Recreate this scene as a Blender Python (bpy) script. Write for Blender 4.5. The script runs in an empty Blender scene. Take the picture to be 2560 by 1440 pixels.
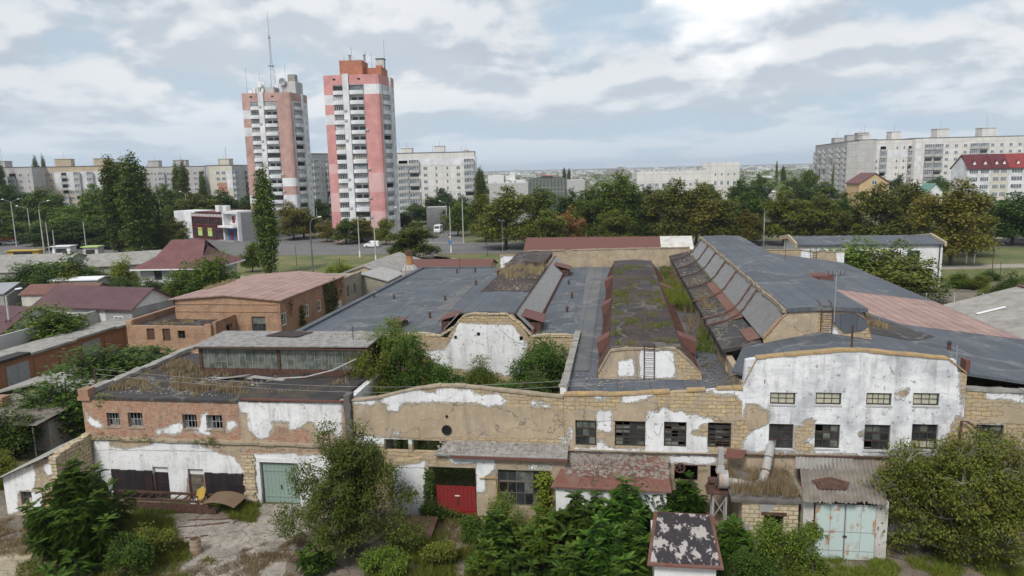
import bpy, bmesh, math, random
from math import sin, cos, pi, radians, sqrt, atan2, hypot
from mathutils import Vector, Matrix, noise as mnoise
scn = bpy.context.scene
COL = scn.collection
# ---------------------------------------------------------------- camera
CAMH = 21.0; FPX = 1808.0; PITCH = math.atan(297/FPX); ROLL = radians(1.36); YAW = radians(8.5)
cd = bpy.data.cameras.new('camera'); cam = bpy.data.objects.new('camera', cd); COL.objects.link(cam)
cd.sensor_width = 36; cd.lens = 36*FPX/2560; cd.clip_start = .5; cd.clip_end = 30000
cam.location = (0, 0, CAMH)
cam.rotation_euler = (Matrix.Rotation(pi/2-PITCH, 3, 'X') @ Matrix.Rotation(-ROLL, 3, 'Z')).to_euler()
scn.camera = cam
# ---------------------------------------------------------------- world and sun
SUN_AZ, SUN_EL = radians(205), radians(48)      # compass azimuth (0 = +Y), behind the camera, to the left
w = bpy.data.worlds.new('World'); scn.world = w; w.use_nodes = True
def build_world():
    nt = w.node_tree; nt.nodes.clear(); N = nt.nodes.new; L = nt.links.new
    out = N('ShaderNodeOutputWorld'); bg = N('ShaderNodeBackground'); bg.inputs[1].default_value = .088
    sky = N('ShaderNodeTexSky'); sky.sky_type = 'NISHITA'; sky.sun_disc = False
    sky.sun_elevation = SUN_EL; sky.sun_rotation = SUN_AZ; sky.air_density = 1.2; sky.dust_density = 2
    tc = N('ShaderNodeTexCoord'); sep = N('ShaderNodeSeparateXYZ'); L(tc.outputs['Generated'], sep.inputs[0])
    def m(op, a, b=None, c=None):
        n = N('ShaderNodeMath'); n.operation = op
        for i, v in enumerate((a, b, c)):
            if v is None: continue
            if isinstance(v, (int, float)): n.inputs[i].default_value = v
            else: L(v, n.inputs[i])
        return n.outputs[0]
    zc = m('MAXIMUM', sep.outputs[2], 0.0); den = m('ADD', zc, .16)
    u = m('DIVIDE', sep.outputs[0], den); v = m('DIVIDE', sep.outputs[1], den)
    def cmb(a, b, c=0.0):
        n = N('ShaderNodeCombineXYZ')
        for i, q in enumerate((a, b, c)):
            if isinstance(q, (int, float)): n.inputs[i].default_value = q
            else: L(q, n.inputs[i])
        return n.outputs[0]
    def noi(vec, sc, det=8, ro=.55, dist=0.0):
        n = N('ShaderNodeTexNoise'); n.inputs['Scale'].default_value = sc; n.inputs['Detail'].default_value = det
        n.inputs['Roughness'].default_value = ro; n.inputs['Distortion'].default_value = dist; L(vec, n.inputs['Vector']); return n.outputs[0]
    def rng(x, a, b, c=0.0, d=1.0):
        n = N('ShaderNodeMapRange'); n.interpolation_type = 'SMOOTHSTEP'; L(x, n.inputs[0])
        for i, q in enumerate((a, b, c, d)): n.inputs[i+1].default_value = q
        return n.outputs[0]
    def mix(f, a, b):
        n = N('ShaderNodeMix'); n.data_type = 'RGBA'
        if isinstance(f, (int, float)): n.inputs[0].default_value = f
        else: L(f, n.inputs[0])
        for i, q in ((6, a), (7, b)):
            if isinstance(q, tuple): n.inputs[i].default_value = (*q, 1)
            else: L(q, n.inputs[i])
        return n.outputs[2]
    az = m('ARCTAN2', sep.outputs[0], sep.outputs[1]); el = m('LOGARITHM', m('ADD', zc, .075), 2.718)
    def at(k, dz=0.0, sx=1.0, sy=1.0): return cmb(m('MULTIPLY', az, sx), m('MULTIPLY', m('LOGARITHM', m('ADD', zc, .075+dz), 2.718), sy), k)
    big = noi(at(4.2, 0, 1.0, .75), 1.7, 5, .5, .2)
    b1 = noi(at(1.7, 0, 1.7, .8), 3.4, 9, .5, .15); b2 = noi(at(1.7, .02, 1.7, .8), 3.4, 9, .5, .15)
    relief = m('SUBTRACT', b1, b2)
    puff = mix(rng(relief, -.06, .07), (4.55, 5.05, 5.65), (7.7, 7.75, 7.85))
    soft = mix(rng(big, .38, .62), (6.3, 6.8, 7.3), (4.2, 5.0, 5.85))
    body = mix(.3, puff, soft)
    blue = mix(.9, sky.outputs[0], (4.3, 5.4, 6.5))
    dens = m('ADD', m('MULTIPLY', b1, .75), m('MULTIPLY', m('SUBTRACT', 1.0, big), .35))
    c = mix(rng(dens, .40, .54), blue, body)
    hi = noi(at(8.8, 0, .9, 1.3), 2.2, 6, .5, .3); c = mix(rng(hi, .56, .72, 0, .55), c, (7.4, 7.7, 8.0))
    c = mix(rng(sep.outputs[2], .0, .13, .6, 0.0), c, (4.6, 5.7, 6.7))
    d = N('ShaderNodeVectorMath'); d.operation = 'DOT_PRODUCT'; L(tc.outputs['Generated'], d.inputs[0])
    g = Vector(((1800-1280)/FPX, .986+.165*.455, .455*.986-.165)).normalized(); d.inputs[1].default_value = g
    dd = m('ADD', d.outputs['Value'], m('MULTIPLY', m('SUBTRACT', b1, .5), .03))
    c = mix(rng(dd, .992, .9998, 0.0, .85), c, (11, 11, 11))
    L(c, bg.inputs[0]); L(bg.outputs[0], out.inputs[0])
build_world()
sd_ = bpy.data.lights.new('sun', 'SUN'); sd_.energy = 2.3; sd_.angle = radians(14); sd_.color = (1, .965, .92)
sun = bpy.data.objects.new('sun', sd_); COL.objects.link(sun)
sun.rotation_euler = (Vector((sin(SUN_AZ)*cos(SUN_EL), cos(SUN_AZ)*cos(SUN_EL), sin(SUN_EL)))).to_track_quat('Z', 'Y').to_euler()
vs = scn.view_settings; vs.view_transform = 'Standard'; vs.look = 'None'; vs.exposure = .42; vs.gamma = 1
# ---------------------------------------------------------------- survey helpers (pixel of the photo -> place on a real plane)
def ray(px, py):
    x = (px-1280)/FPX; y = -(py-720)/FPX; c, s = cos(ROLL), sin(ROLL)
    X = c*x+s*y; Y = -s*x+c*y
    return (X, cos(PITCH)+Y*sin(PITCH), -sin(PITCH)+Y*cos(PITCH))
def G(px, py, z=0.0):
    d = ray(px, py); t = (z-CAMH)/d[2]; return (d[0]*t, d[1]*t, z)
def D(px, py, Y):
    d = ray(px, py); t = Y/d[1]; return (d[0]*t, Y, CAMH+d[2]*t)
cy_, sy_ = cos(YAW), sin(YAW)
def toF(p): return (p[0]*cy_-p[1]*sy_, p[0]*sy_+p[1]*cy_, p[2])
def fh(px, py, z): return toF(G(px, py, z))
def fv(px, py, v=41.1):
    d = ray(px, py); t = v/(d[0]*sy_+d[1]*cy_); return toF((d[0]*t, d[1]*t, CAMH+d[2]*t))
class Fr:                                          # a local frame: origin and heading
    def __init__(s, ox=0, oy=0, a=0): s.ox, s.oy, s.a = ox, oy, a
    def w(s, p):
        c, q = cos(s.a), sin(s.a); return (s.ox+p[0]*c-p[1]*q, s.oy+p[0]*q+p[1]*c, p[2])
FW = Fr(); FF = Fr(0, 0, -YAW)
INFO = {}
def tagit(o, label, cat, group=None, kind=None):
    if label: o['label'] = label
    if cat: o['category'] = cat
    if group: o['group'] = group
    if kind: o['kind'] = kind
def thing(name, label, cat, base=(0, 0, 0), fr=FF, group=None):
    o = bpy.data.objects.new(name, None); o.empty_display_size = .5; COL.objects.link(o)
    o.location = fr.w(base); o.rotation_euler = (0, 0, fr.a); tagit(o, label, cat, group); INFO[o.name] = (fr, base); return o
class MB:
    def __init__(s): s.v = []; s.f = []; s.m = []; s.mi = 0; s.smooth = False
    def add(s, vs, fs):
        n = len(s.v); s.v += [tuple(p) for p in vs]; s.f += [tuple(i+n for i in f) for f in fs]; s.m += [s.mi]*len(fs); return s
    def box(s, x0, x1, y0, y1, z0, z1):
        return s.add([(x0, y0, z0), (x1, y0, z0), (x1, y1, z0), (x0, y1, z0), (x0, y0, z1), (x1, y0, z1), (x1, y1, z1), (x0, y1, z1)],
                     [(3, 2, 1, 0), (4, 5, 6, 7), (0, 1, 5, 4), (1, 2, 6, 5), (2, 3, 7, 6), (3, 0, 4, 7)])
    def slab(s, pts, th):                          # polygon on top, extruded down
        n = len(pts); return s.add(list(pts)+[(p[0], p[1], p[2]-th) for p in pts],
                     [tuple(range(n)), tuple(range(2*n-1, n-1, -1))]+[(i+n, (i+1) % n+n, (i+1) % n, i) for i in range(n)])
    def ext(s, pts, d):                            # polygon extruded along vector d
        n = len(pts); return s.add(list(pts)+[(p[0]+d[0], p[1]+d[1], p[2]+d[2]) for p in pts],
                     [tuple(range(n-1, -1, -1)), tuple(range(n, 2*n))]+[(i, (i+1) % n, (i+1) % n+n, i+n) for i in range(n)])
    def tube(s, path, r, n=6, cap=True):
        pts = [Vector(p) for p in path]; rs = r if isinstance(r, (list, tuple)) else [r]*len(pts); vs = []; prev = None
        for i, p in enumerate(pts):
            t = (pts[min(i+1, len(pts)-1)]-pts[max(i-1, 0)])
            t = t.normalized() if t.length > 1e-9 else Vector((0, 0, 1))
            a = Vector((0, 0, 1)) if abs(t.z) < .9 else Vector((1, 0, 0))
            if prev is not None: a = prev
            x = t.cross(a).normalized(); y = x.cross(t).normalized(); prev = y
            for k in range(n):
                q = 2*pi*k/n; vs.append(p+(x*cos(q)+y*sin(q))*rs[i])
        fs = [(i*n+k, i*n+(k+1) % n, (i+1)*n+(k+1) % n, (i+1)*n+k) for i in range(len(pts)-1) for k in range(n)]
        if cap: fs += [tuple(range(n-1, -1, -1)), tuple((len(pts)-1)*n+k for k in range(n))]
        return s.add(vs, fs)
    def lathe(s, c, prof, n=16):                   # prof: (radius, z)
        vs = []; 
        for r, z in prof:
            for k in range(n): vs.append((c[0]+r*cos(2*pi*k/n), c[1]+r*sin(2*pi*k/n), c[2]+z))
        fs = [(i*n+k, i*n+(k+1) % n, (i+1)*n+(k+1) % n, (i+1)*n+k) for i in range(len(prof)-1) for k in range(n)]
        return s.add(vs, fs+[tuple(range(n-1, -1, -1)), tuple((len(prof)-1)*n+k for k in range(n))])
    def quad(s, a, b, c, d): return s.add([a, b, c, d], [(0, 1, 2, 3)])
    def mesh(s, name, mats, base=(0, 0, 0), attrs=None):
        me = bpy.data.meshes.new(name)
        me.from_pydata([(p[0]-base[0], p[1]-base[1], p[2]-base[2]) for p in s.v], [], s.f)
        for m_ in (mats if isinstance(mats, (list, tuple)) else [mats]): me.materials.append(m_)
        if len(me.polygons) == len(s.m): me.polygons.foreach_set('material_index', s.m)
        uv = me.uv_layers.new(name='UVMap'); co = s.v; dat = [0.0]*(2*len(me.loops)); li = 0
        for f in s.f:
            a, b, c = co[f[0]], co[f[1]], co[f[2]]
            if len(f) > 3: c = co[f[3]]; 
            e1 = (b[0]-a[0], b[1]-a[1], b[2]-a[2]); e2 = (c[0]-a[0], c[1]-a[1], c[2]-a[2])
            nx = abs(e1[1]*e2[2]-e1[2]*e2[1]); ny = abs(e1[2]*e2[0]-e1[0]*e2[2]); nz = abs(e1[0]*e2[1]-e1[1]*e2[0])
            k = (0, 1) if nz > max(nx, ny)*.9 else ((0, 2) if ny >= nx else (1, 2))
            for i in f: dat[li] = co[i][k[0]]; dat[li+1] = co[i][k[1]]; li += 2
        uv.data.foreach_set('uv', dat)
        if attrs:
            for an, vals in attrs.items():
                at = me.attributes.new(an, 'FLOAT', 'POINT'); at.data.foreach_set('value', vals)
        if s.smooth: me.polygons.foreach_set('use_smooth', [True]*len(me.polygons))
        me.validate(); me.update(); return me
def part(mb, name, mats, parent, attrs=None, label=None, kind=None):
    fr, base = INFO[parent.name]; o = bpy.data.objects.new(name, mb.mesh(name, mats, base, attrs)); COL.objects.link(o)
    o.parent = parent; INFO[o.name] = (fr, base)
    if label: o['label'] = label
    if kind: o['kind'] = kind
    return o
def solo(mb, name, label, cat, mats, base=(0, 0, 0), fr=FF, group=None, kind=None, attrs=None):
    o = bpy.data.objects.new(name, mb.mesh(name, mats, base, attrs)); COL.objects.link(o)
    o.location = fr.w(base); o.rotation_euler = (0, 0, fr.a); tagit(o, label, cat, group, kind); INFO[o.name] = (fr, base); return o
def struct(mb, name, mats, fr=FW, kind='structure', label=None):
    o = solo(mb, name, label, None, mats, (0, 0, 0), fr, None, kind); return o
def inst(me, name, parent, loc, rz=0, sc=None):     # a part that shares mesh data, placed in its thing's frame
    fr, base = INFO[parent.name]; o = bpy.data.objects.new(name, me); COL.objects.link(o); o.parent = parent
    o.location = (loc[0]-base[0], loc[1]-base[1], loc[2]-base[2]); o.rotation_euler = (0, 0, rz)
    if sc: o.scale = sc
    return o
def copy_tree(o, parent=None):
    c = o.copy(); COL.objects.link(c)
    if parent: c.parent = parent
    for ch in list(o.children): copy_tree(ch, c)
    return c
# ---------------------------------------------------------------- materials
class S:
    def __init__(s, name):
        s.mat = bpy.data.materials.new(name); s.mat.use_nodes = True; s.nt = s.mat.node_tree; s.nt.nodes.clear()
        s.tc = s.n('ShaderNodeTexCoord'); s.uv = s.tc.outputs['UV']; s.ob = s.tc.outputs['Object']
    def n(s, t, **k):
        x = s.nt.nodes.new(t)
        for a, b in k.items(): setattr(x, a, b)
        return x
    def put(s, sock, v):
        if isinstance(v, (int, float)): sock.default_value = v
        elif isinstance(v, tuple): sock.default_value = (*v, 1) if len(v) == 3 and sock.type == 'RGBA' else v
        else: s.nt.links.new(v, sock)
    def mp(s, vec, sc=(1, 1, 1), rot=(0, 0, 0), loc=(0, 0, 0)):
        x = s.n('ShaderNodeMapping'); s.put(x.inputs[0], vec); x.inputs[1].default_value = loc; x.inputs[2].default_value = rot; x.inputs[3].default_value = sc; return x.outputs[0]
    def noise(s, sc, det=4, ro=.55, vec=None, dist=0.0):
        x = s.n('ShaderNodeTexNoise'); s.put(x.inputs['Vector'], vec or s.ob); x.inputs['Scale'].default_value = sc; x.inputs['Detail'].default_value = det
        x.inputs['Roughness'].default_value = ro; x.inputs['Distortion'].default_value = dist; return x.outputs[0]
    def noisec(s, sc, det=2, vec=None):
        x = s.n('ShaderNodeTexNoise'); s.put(x.inputs['Vector'], vec or s.ob); x.inputs['Scale'].default_value = sc; x.inputs['Detail'].default_value = det; return x.outputs[1]
    def math(s, op, a, b=None, c=None):
        x = s.n('ShaderNodeMath', operation=op)
        for i, v in enumerate((a, b, c)):
            if v is not None: s.put(x.inputs[i], v)
        return x.outputs[0]
    def vadd(s, a, b, k=1.0):
        x = s.n('ShaderNodeVectorMath', operation='MULTIPLY_ADD'); s.put(x.inputs[0], b); x.inputs[1].default_value = (k, k, k); s.put(x.inputs[2], a); return x.outputs[0]
    def rng(s, x, a, b, c=0.0, d=1.0):
        q = s.n('ShaderNodeMapRange'); s.put(q.inputs[0], x)
        for i, v in enumerate((a, b, c, d)): q.inputs[i+1].default_value = v
        return q.outputs[0]
    def mix(s, f, a, b, bt='MIX'):
        x = s.n('ShaderNodeMix', data_type='RGBA', blend_type=bt); s.put(x.inputs[0], f); s.put(x.inputs[6], a); s.put(x.inputs[7], b); return x.outputs[2]
    def ramp(s, f, els):
        x = s.n('ShaderNodeValToRGB'); s.put(x.inputs[0], f); r = x.color_ramp
        while len(r.elements) < len(els): r.elements.new(.5)
        for e, (p, c) in zip(r.elements, els): e.position = p; e.color = (*c, 1)
        return x.outputs[0]
    def brick(s, wd, ht, mort, c1, c2, cm, vec=None, off=.5, bias=0.0):
        x = s.n('ShaderNodeTexBrick'); s.put(x.inputs['Vector'], vec or s.uv); x.inputs['Scale'].default_value = 1; x.offset = off
        x.inputs['Brick Width'].default_value = wd; x.inputs['Row Height'].default_value = ht; x.inputs['Mortar Size'].default_value = mort
        x.inputs['Mortar Smooth'].default_value = .3; x.inputs['Bias'].default_value = bias
        s.put(x.inputs['Color1'], c1); s.put(x.inputs['Color2'], c2); s.put(x.inputs['Mortar'], cm); return x.outputs[0], x.outputs[1]
    def attr(s, a): x = s.n('ShaderNodeAttribute'); x.attribute_name = a; return x.outputs['Fac']
    def out(s, col, rough=.85, h=None, hd=.02, metal=0.0, spec=.35, transl=None):
        b = s.n('ShaderNodeBsdfPrincipled'); s.put(b.inputs['Base Color'], col); s.put(b.inputs['Roughness'], rough); b.inputs['Metallic'].default_value = metal
        b.inputs['Specular IOR Level'].default_value = spec
        if h is not None:
            bp = s.n('ShaderNodeBump'); bp.inputs['Distance'].default_value = hd; bp.inputs['Strength'].default_value = 1; s.put(bp.inputs['Height'], h); s.nt.links.new(bp.outputs[0], b.inputs['Normal'])
        o = s.n('ShaderNodeOutputMaterial'); sh = b.outputs[0]
        if transl:
            t = s.n('ShaderNodeBsdfTranslucent'); s.put(t.inputs[0], col); m_ = s.n('ShaderNodeMixShader'); m_.inputs[0].default_value = transl
            s.nt.links.new(sh, m_.inputs[1]); s.nt.links.new(t.outputs[0], m_.inputs[2]); sh = m_.outputs[0]
        s.nt.links.new(sh, o.inputs[0]); return s.mat
def simple(name, c, rough=.8, var=.25, sc=1.5, metal=0.0, c2=None, spec=.35, hd=.01):
    s = S(name); f = s.noise(sc, 6, .6); g = s.noise(sc*9, 3)
    c2 = c2 or tuple(x*(1-var*1.6) for x in c)
    col = s.mix(s.rng(f, .35, .68), c, c2); col = s.mix(s.rng(g, .3, .75, 0, .35), col, tuple(x*.6 for x in c))
    return s.out(col, rough, g, hd, metal, spec)
def plaster_layer(s, white, grey, k=1.0):
    f = s.noise(.55, 6, .6); st = s.noise(1, 5, .6, s.mp(s.ob, (2.6, 2.6, .28)))
    c = s.mix(s.rng(f, .44, .64, 0, k), white, grey); c = s.mix(s.rng(st, .54, .78, 0, .5*k), c, tuple(x*.55 for x in grey)); bs = s.noise(1, 6, .7, s.mp(s.ob, (.8, .8, 5))); c = s.mix(s.rng(bs, .5, .66, 0, .35*k), c, tuple(x*.8 for x in grey))
    sp = s.noise(7, 4, .7); return s.mix(s.rng(sp, .56, .72, 0, .4), c, tuple(x*.62 for x in white))
def wallmix(name, base='stone', white=(.74, .74, .74), grey=(.50, .50, .50), beige=(.43, .34, .235), amp=.5, pk=.6):
    s = S(name); dn = s.noisec(1.7, 3)
    vec = s.vadd(s.vadd(s.uv, dn, .26 if base == 'stone' else .05), s.noisec(7, 2), .05 if base == 'stone' else .012)
    if base == 'stone':
        bc, bf = s.brick(.52, .235, .022, (.60, .45, .24), (.40, .30, .19), (.20, .155, .11), vec); hd = .06
        bc = s.mix(s.rng(s.noise(4.5, 4, .7), .42, .6, 0, .55), bc, (.50, .35, .15)); bc = s.mix(s.rng(s.noise(3.1, 5, .7, s.mp(s.ob, loc=(4, 4, 4))), .5, .66, 0, .6), bc, (.58, .52, .41))
        t = s.noise(1.9, 4); bc = s.mix(s.rng(t, .45, .62, 0, .75), bc, (.44, .36, .25)); t = s.noise(.9, 3); bc = s.mix(s.rng(t, .55, .7, 0, .7), bc, (.31, .265, .21))
    else:
        bc, bf = s.brick(.27, .10, .014, (.50, .225, .13), (.30, .13, .085), (.40, .34, .27), vec); hd = .04
        bc = s.mix(s.rng(s.noise(1.5, 6, .75, s.mp(s.ob, loc=(7, 7, 1))), .5, .6, 0, .6), bc, (.36, .12, .07)); bc = s.mix(s.rng(s.noise(6, 5, .75), .5, .6, 0, .75), bc, (.60, .33, .19)); bc = s.mix(s.rng(s.noise(5, 5, .75, s.mp(s.ob, loc=(2, 8, 1))), .55, .64, 0, .8), bc, (.50, .44, .36))
        t = s.noise(2.6, 5, .65); bc = s.mix(s.rng(t, .46, .62, 0, .8), bc, (.47, .36, .255)); t2 = s.noise(1.1, 4); bc = s.mix(s.rng(t2, .56, .70, 0, .65), bc, (.22, .165, .13))
    bc = s.mix(s.rng(s.noise(11, 3), .35, .8, 0, .5), bc, (.15, .115, .09))
    n1 = s.noise(2.3, 9, .68); n2 = s.noise(2.0, 9, .7, s.mp(s.ob, loc=(7, 3, 5)))
    mw = s.rng(s.math('ADD', s.attr('pl'), s.math('MULTIPLY', s.math('SUBTRACT', n1, .5), amp)), -.008, .012)
    mr = s.rng(s.math('ADD', s.attr('rn'), s.math('MULTIPLY', s.math('SUBTRACT', n2, .5), amp)), -.012, .015)
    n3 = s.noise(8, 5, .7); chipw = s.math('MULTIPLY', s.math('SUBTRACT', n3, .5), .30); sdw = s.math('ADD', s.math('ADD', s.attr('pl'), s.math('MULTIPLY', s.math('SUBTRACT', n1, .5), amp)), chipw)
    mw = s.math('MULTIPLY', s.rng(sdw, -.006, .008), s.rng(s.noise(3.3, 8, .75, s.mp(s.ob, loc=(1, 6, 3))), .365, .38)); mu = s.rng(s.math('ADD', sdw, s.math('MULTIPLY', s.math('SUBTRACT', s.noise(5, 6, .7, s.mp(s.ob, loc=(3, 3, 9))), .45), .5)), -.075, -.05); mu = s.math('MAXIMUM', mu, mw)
    bg = s.noise(.8, 6, .6); be = s.mix(s.rng(bg, .4, .66), beige, tuple(x*.74 for x in beige)); chip = s.noise(4.2, 6, .75, s.mp(s.ob, (.55, 1, 1.2)))
    be = s.mix(s.rng(chip, .62, .66, 0, .75), be, (.66, .64, .60))
    be = s.mix(s.rng(s.noise(13, 3), .5, .75, 0, .3), be, tuple(x*.5 for x in beige))
    be = s.mix(s.rng(s.noise(1.6, 7, .7, s.mp(s.ob, (1, 1, .5), loc=(8, 1, 2))), .52, .68, 0, .6), be, (.27, .235, .19)); be = s.mix(s.rng(s.noise(2.4, 7, .72, s.mp(s.ob, loc=(5, 5, 2))), .6, .66, 0, .7), be, (.52, .47, .38))
    vo = s.n('ShaderNodeTexVoronoi', feature='DISTANCE_TO_EDGE'); s.put(vo.inputs['Vector'], s.vadd(s.ob, s.noisec(1.5, 5), 1.1)); vo.inputs['Scale'].default_value = .55; crack = s.rng(vo.outputs['Distance'], .004, .012, .75, 0); be = s.mix(crack, be, (.10, .085, .07))
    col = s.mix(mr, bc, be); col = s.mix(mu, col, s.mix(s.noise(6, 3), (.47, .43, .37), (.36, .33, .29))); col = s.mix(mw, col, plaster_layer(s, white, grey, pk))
    h = s.math('ADD', s.math('MULTIPLY', s.math('SUBTRACT', 1.0, bf), .5), s.math('MULTIPLY', s.noise(18, 4), .35)); inv = s.math('SUBTRACT', 1.0, s.math('MAXIMUM', mr, mu))
    h = s.math('ADD', s.math('MULTIPLY', h, inv), s.math('ADD', s.math('MULTIPLY', mr, .9), s.math('ADD', s.math('MULTIPLY', mu, .4), s.math('MULTIPLY', mw, .8))))
    gr = s.noise(1, 6, .65, s.mp(s.ob, (1.6, 1.6, .22), loc=(2, 2, 2))); col = s.mix(s.rng(gr, .54, .74, 0, .6), col, (.17, .15, .13)); col = s.mix(s.math('MULTIPLY', crack, .28), col, (.2, .18, .16)); return s.out(col, .9, h, hd)
MT = {}
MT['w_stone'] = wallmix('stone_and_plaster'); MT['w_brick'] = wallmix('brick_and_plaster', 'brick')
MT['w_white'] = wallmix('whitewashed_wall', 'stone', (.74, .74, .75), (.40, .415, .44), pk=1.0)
def brickmat(name, c1, c2, cm, wd=.26, ht=.085, mort=.015, dk=(.2, .14, .11)):
    s = S(name); vec = s.vadd(s.uv, s.noisec(2, 3), .02); c, f = s.brick(wd, ht, mort, c1, c2, cm, vec)
    c = s.mix(s.rng(s.noise(.7, 6, .65), .46, .66, 0, .8), c, dk); c = s.mix(s.rng(s.noise(3.3, 5, .72), .53, .63, 0, .6), c, tuple(min(1, x*1.35) for x in c1)); c = s.mix(s.rng(s.noise(9, 4), .45, .8, 0, .5), c, tuple(x*.5 for x in c1))
    return s.out(c, .9, s.math('SUBTRACT', s.noise(20, 3), f), .02)
MT['brick'] = brickmat('old_red_brick', (.47, .235, .13), (.36, .18, .11), (.33, .26, .2))
MT['brick_or'] = brickmat('orange_brick', (.46, .26, .15), (.34, .185, .11), (.42, .33, .24), .34, .13, .02, dk=(.22, .145, .10))
MT['stone'] = brickmat('yellow_limestone_blocks', (.58, .47, .30), (.46, .37, .25), (.2, .165, .12), .5, .24, .03, dk=(.42, .36, .27))
MT['stone_gr'] = brickmat('grey_stone_wall', (.36, .33, .27), (.28, .25, .2), (.2, .18, .15), .5, .24, .02, dk=(.2, .18, .15))
MT['coping'] = simple('weathered_coping', (.40, .32, .22), .95, .4, 2, c2=(.20, .17, .14), hd=.03)
MT['coping_or'] = simple('orange_lichen_coping', (.47, .31, .13), .95, .4, 1.6, c2=(.26, .20, .15), hd=.03)
def bitumen(name, c, c2, seam=True, moss=None):
    s = S(name); f = s.noise(.22, 6, .6); col = s.mix(s.rng(f, .38, .66), c, c2)
    col = s.mix(s.rng(s.noise(1.7, 6, .7), .5, .75, 0, .4), col, tuple(x*.72 for x in c)); h = s.noise(14, 3)
    if seam:
        bc, bf = s.brick(9, 1.0, .03, (1, 1, 1), (.84, .85, .87), (.45, .45, .47), s.vadd(s.mp(s.uv, rot=(0, 0, pi/2)), s.noisec(.5), .12))
        col = s.mix(.8, col, s.mix(1.0, col, bc, 'MULTIPLY')); pt = s.noise(.45, 2, .3, s.mp(s.ob, (1, .5, 1), loc=(3, 1, 0))); col = s.mix(s.rng(pt, .60, .615, 0, .45), col, (.075, .08, .09))
    st = s.noise(.5, 7, .65, s.mp(s.ob, loc=(9, 2, 1))); col = s.mix(s.rng(st, .60, .76, 0, .5), col, (.22, .20, .18))
    pd = s.noise(.16, 4, .5, s.mp(s.ob, loc=(4, 9, 0))); col = s.mix(s.rng(pd, .575, .60, 0, .35), col, (.055, .06, .066)); rg = s.math('MULTIPLY', s.rng(pd, .545, .56), s.rng(pd, .575, .56)); col = s.mix(s.math('MULTIPLY', rg, .5), col, (.24, .23, .21))
    if moss: col = s.mix(s.rng(s.noise(.35, 7, .7, s.mp(s.ob, (1, .6, 1))), .50, .62, 0, .85), col, moss); col = s.mix(s.rng(s.noise(6, 5, .75), .60, .68, 0, .5), col, (.26, .255, .24))
    return s.out(col, .82, h, .012, spec=.3)
MT['bit'] = bitumen('grey_bitumen_felt', (.094, .104, .120), (.118, .128, .144))
MT['bit2'] = bitumen('worn_grey_felt', (.115, .122, .13), (.165, .16, .15))
MT['old'] = bitumen('old_dark_felt', (.034, .031, .032), (.060, .052, .050), False, (.075, .060, .045))
MT['old2'] = bitumen('old_cracked_felt', (.030, .023, .024), (.062, .042, .038), False, (.072, .05, .036))
MT['gravel'] = simple('gravel_roof', (.34, .325, .31), .95, .4, 2.2, c2=(.17, .16, .15), hd=.03)
def pinkm():
    s = S('faded_pink_felt'); c = s.mix(s.rng(s.noise(.5, 6), .4, .65), (.37, .25, .215), (.29, .185, .16))
    b, f = s.brick(9, 1.0, .05, (1, 1, 1), (.9, .9, .9), (.42, .38, .36), s.vadd(s.mp(s.uv, rot=(0, 0, pi/2)), s.noisec(.7, 3), .25))
    c = s.mix(1.0, c, b, 'MULTIPLY'); c = s.mix(s.rng(s.noise(3, 6, .7), .58, .72, 0, .5), c, (.2, .15, .13)); return s.out(c, .85, s.noise(12, 3), .01)
MT['pink'] = pinkm()
def rustm(name, c, r1=(.20, .075, .035), r2=(.34, .14, .06), lo=.45, hi=.62, rough=.75):
    s = S(name); f = s.noise(1.3, 9, .72); st = s.noise(1, 5, .6, s.mp(s.ob, (4, 4, .5))); ru = s.mix(s.noise(3, 4), r1, r2)
    col = s.mix(s.rng(s.math('ADD', s.math('MULTIPLY', f, .7), s.math('MULTIPLY', st, .3)), lo, hi), c, ru); return s.out(col, rough, s.noise(15, 3), .008)
MT['rust'] = rustm('rusty_sheet', (.22, .085, .05), (.13, .055, .035), (.30, .13, .07), .4, .6)
MT['rustwall'] = rustm('rusty_garage_sheet', (.30, .135, .07), (.14, .07, .045), (.36, .17, .085), .4, .62)
MT['redmetal'] = rustm('brown_red_roof_metal', (.135, .055, .046), (.085, .045, .036), (.17, .085, .065), .42, .66)
MT['redfelt'] = rustm('red_brown_felt', (.15, .060, .044), (.095, .06, .05), (.24, .16, .13), .42, .66, .85)
MT['purple'] = rustm('purple_brown_tile', (.115, .058, .062), (.09, .048, .05), (.14, .075, .078), .3, .9, .6)
MT['burg'] = rustm('burgundy_tile', (.21, .075, .075), (.17, .06, .06), (.24, .10, .10), .3, .9, .6)
MT['redgate'] = rustm('red_painted_sheet', (.24, .016, .018), (.13, .02, .016), (.2, .05, .035), .42, .7, .6)
MT['aqua'] = rustm('pale_aqua_painted_steel', (.45, .54, .52), (.30, .13, .05), (.45, .30, .18), .535, .60, .7)
MT['greendoor'] = rustm('pale_green_planks', (.22, .295, .255), (.15, .2, .17), (.3, .33, .28), .5, .75, .75)
MT['black'] = rustm('black_steel_door', (.022, .020, .024), (.045, .025, .02), (.06, .04, .035), .45, .7, .45)
MT['galv'] = rustm('galvanised_duct', (.33, .33, .325), (.26, .12, .06), (.40, .26, .17), .52, .60, .5)
MT['wood'] = simple('weathered_wood', (.19, .155, .125), .9, .4, 3); MT['wooddk'] = simple('dark_wood', (.075, .055, .045), .9, .4, 3)
MT['concrete'] = simple('concrete', (.36, .34, .31), .92, .3, 1.2); MT['conc_w'] = simple('pale_concrete_pole', (.52, .50, .47), .9, .25, 2)
MT['conc_dk'] = simple('dark_concrete', (.17, .155, .14), .92, .35, 1.2)
MT['white'] = simple('white_plaster', (.76, .76, .75), .85, .15, .8); MT['whitepaint'] = simple('white_paint', (.8, .8, .8), .5, .06, 2)
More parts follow.
